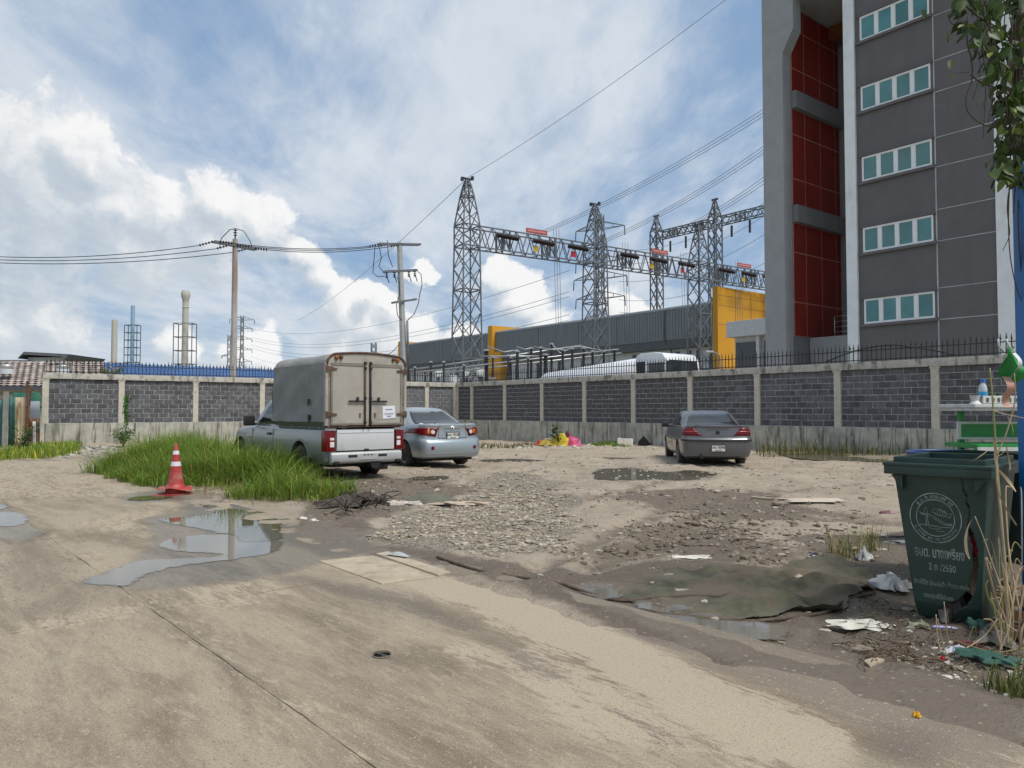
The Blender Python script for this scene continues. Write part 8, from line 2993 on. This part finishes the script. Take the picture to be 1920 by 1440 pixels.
# dry reeds around the post foot
M_REED = mat('dry_reed', (.40, .31, .20), .85, var=.2, vscale=10, rand=.25)
M_REEDG = mat('green_reed', (.22, .22, .08), .8, rand=.2)
rd = thing('dry_reeds', 'clump of dry straw coloured reeds leaning at the blue post', 'reeds', (at(1893, 1185, 4.6).x, 4.55, .03))
R0 = Vector(rd.location)
def reed(pts, w, m=M_REED, Y=4.5, flat=True):
    P_ = [at(a, b, Y) - R0 for a, b in pts]
    S_ = []
    for i in range(len(P_) - 1):
        for k in range(5):
            S_.append(P_[i].lerp(P_[i + 1], k / 5))
    S_.append(P_[-1])
    for _ in range(3):
        S_ = [S_[0]] + [(S_[i - 1] + S_[i] * 2 + S_[i + 1]) / 4 for i in range(1, len(S_) - 1)] + [S_[-1]]
    n = len(S_)
    if not flat:
        MB().tube(S_, [w * (1 - .5 * i / n) for i in range(n)], 6).build('reed_stalk', m, rd, smooth=True)
    else:
        ph = r_.uniform(0, 6)
        vs = []
        for i, p_ in enumerate(S_):
            f = i / (n - 1)
            ww = w * (.35 + .65 * math.sin(math.pi * min(1, f * .9 + .08)))
            a = ph + f * 2.2
            d = Vector((math.cos(a) * .8 + .3, math.sin(a) * .6, .15))
            vs += [p_ - d * ww, p_ + d * ww]
        MB().add(vs, [(2 * i, 2 * i + 1, 2 * i + 3, 2 * i + 2) for i in range(n - 1)]).build('reed_leaf', m, rd, smooth=True, fix=False)
reed([(1898, 1215), (1880, 1000), (1868, 850), (1862, 760), (1856, 690)], .0075, M_REEDG, 4.5, False)
reed([(1892, 1215), (1884, 1050), (1876, 960), (1868, 880), (1864, 830)], .009, M_REED, 4.45, False)
reed([(1868, 870), (1870, 850), (1880, 830), (1888, 810), (1905, 750), (1902, 700)], .006, M_REED, 4.45, False)
reed([(1864, 825), (1866, 860), (1872, 880), (1868, 905), (1874, 930), (1890, 960), (1906, 985)], .016, M_REED, 4.4)
reed([(1872, 880), (1890, 900), (1905, 922)], .010, M_REED, 4.42)
reed([(1888, 780), (1900, 800), (1898, 830), (1880, 850), (1862, 862)], .006, M_REED, 4.42)
reed([(1885, 830), (1892, 860), (1895, 880), (1888, 885)], .010, M_REED, 4.45)
reed([(1858, 768), (1880, 776), (1925, 785)], .004, M_REED, 4.4, False)
reed([(1858, 840), (1835, 858), (1815, 868)], .004, M_REED, 4.5)
reed([(1880, 1110), (1862, 1060), (1845, 1010), (1828, 968)], .004, M_REED, 4.4, False)
reed([(1828, 968), (1815, 985), (1810, 1010), (1812, 1035), (1818, 1048)], .010, M_REED, 4.4)
reed([(1880, 1110), (1862, 1085), (1856, 1060), (1862, 1042)], .006, M_REED, 4.4)
reed([(1782, 1240), (1776, 1190), (1770, 1128)], .0045, M_REED, 4.45, False)
reed([(1776, 1240), (1765, 1195), (1758, 1160)], .004, M_REED, 4.45, False)
reed([(1764, 1230), (1757, 1190), (1755, 1152)], .004, M_REED, 4.45, False)
reed([(1920, 1215), (1870, 1225), (1820, 1212), (1790, 1200)], .0045, M_REEDG, 4.35, False)
reed([(1780, 1228), (1820, 1212), (1850, 1190), (1870, 1160)], .004, M_REED, 4.4, False)
for k in range(34):
    x0, y0 = r_.uniform(1868, 1915), r_.uniform(1150, 1260)
    x1 = x0 + r_.uniform(-45, 40)
    y1 = y0 - r_.uniform(40, 260)
    xm, ym = (x0 + x1) / 2 + r_.uniform(-18, 18), (y0 + y1) / 2
    reed([(x0, y0), (xm, ym), (x1, y1), (x1 + r_.uniform(-22, 22), y1 + r_.uniform(-10, 45))], r_.uniform(.003, .008), M_REED if r_.random() < .85 else M_REEDG, 4.45 + r_.uniform(-.12, .15), r_.random() < .6)
# straw litter on the ground by the bin
sl_ = MB()
for k in range(480):
    g_ = gp(r_.uniform(1600, 1910), r_.uniform(1085, 1250))
    if (g_.x - 3.0) ** 2 + (g_.y - 5.6) ** 2 < .12:
        continue
    z_ = gz1(g_.x, g_.y)
    th = r_.uniform(0, 6.28)
    L_ = r_.uniform(.04, .16)
    sl_.tube([(g_.x, g_.y, z_ + .008), (g_.x + math.cos(th) * L_ * .5, g_.y + math.sin(th) * L_ * .5, z_ + r_.uniform(.012, .05)), (g_.x + math.cos(th) * L_, g_.y + math.sin(th) * L_, z_ + r_.uniform(.006, .02))], r_.uniform(.0015, .004), 4)
stuff(sl_.build('straw_litter', mat('straw', (.125, .088, .056), .95, var=.5, vscale=25), smooth=True, fix=False), 'brown straw and twigs littering the soil around the bin', 'straw')
sl_ = MB()
for k in range(110):
    g_ = gp(r_.uniform(900, 1680), r_.uniform(850, 1040))
    z_ = gz1(g_.x, g_.y)
    th = r_.uniform(0, 6.28)
    L_ = r_.uniform(.05, .28)
    sl_.tube([(g_.x, g_.y, z_ + .01), (g_.x + math.cos(th) * L_ * .5, g_.y + math.sin(th) * L_ * .5, z_ + .012), (g_.x + math.cos(th) * L_, g_.y + math.sin(th) * L_, z_ + .004)], r_.uniform(.003, .008), 4)
stuff(sl_.build('lot_sticks', mat('dark_stick', (.10, .075, .055), .95, var=.5, vscale=9), smooth=True, fix=False), 'dark sticks and scraps strewn over the dirt lot', 'sticks')
yl = MB().grid(8, 10, lambda u, v: (.05 * (u - .5) * (1 + v), .03 * math.sin(5 * u + 6 * v), .17 * v)).build('yellow_bag', mat('bag_yellow', (.45, .48, .05), .5, trans=.0), smooth=True)
yl.location = gpoint(508, 885) + Vector((0, 0, .30))
tag(yl, 'small yellow plastic scrap caught in the tall grass by the pickup', 'plastic')
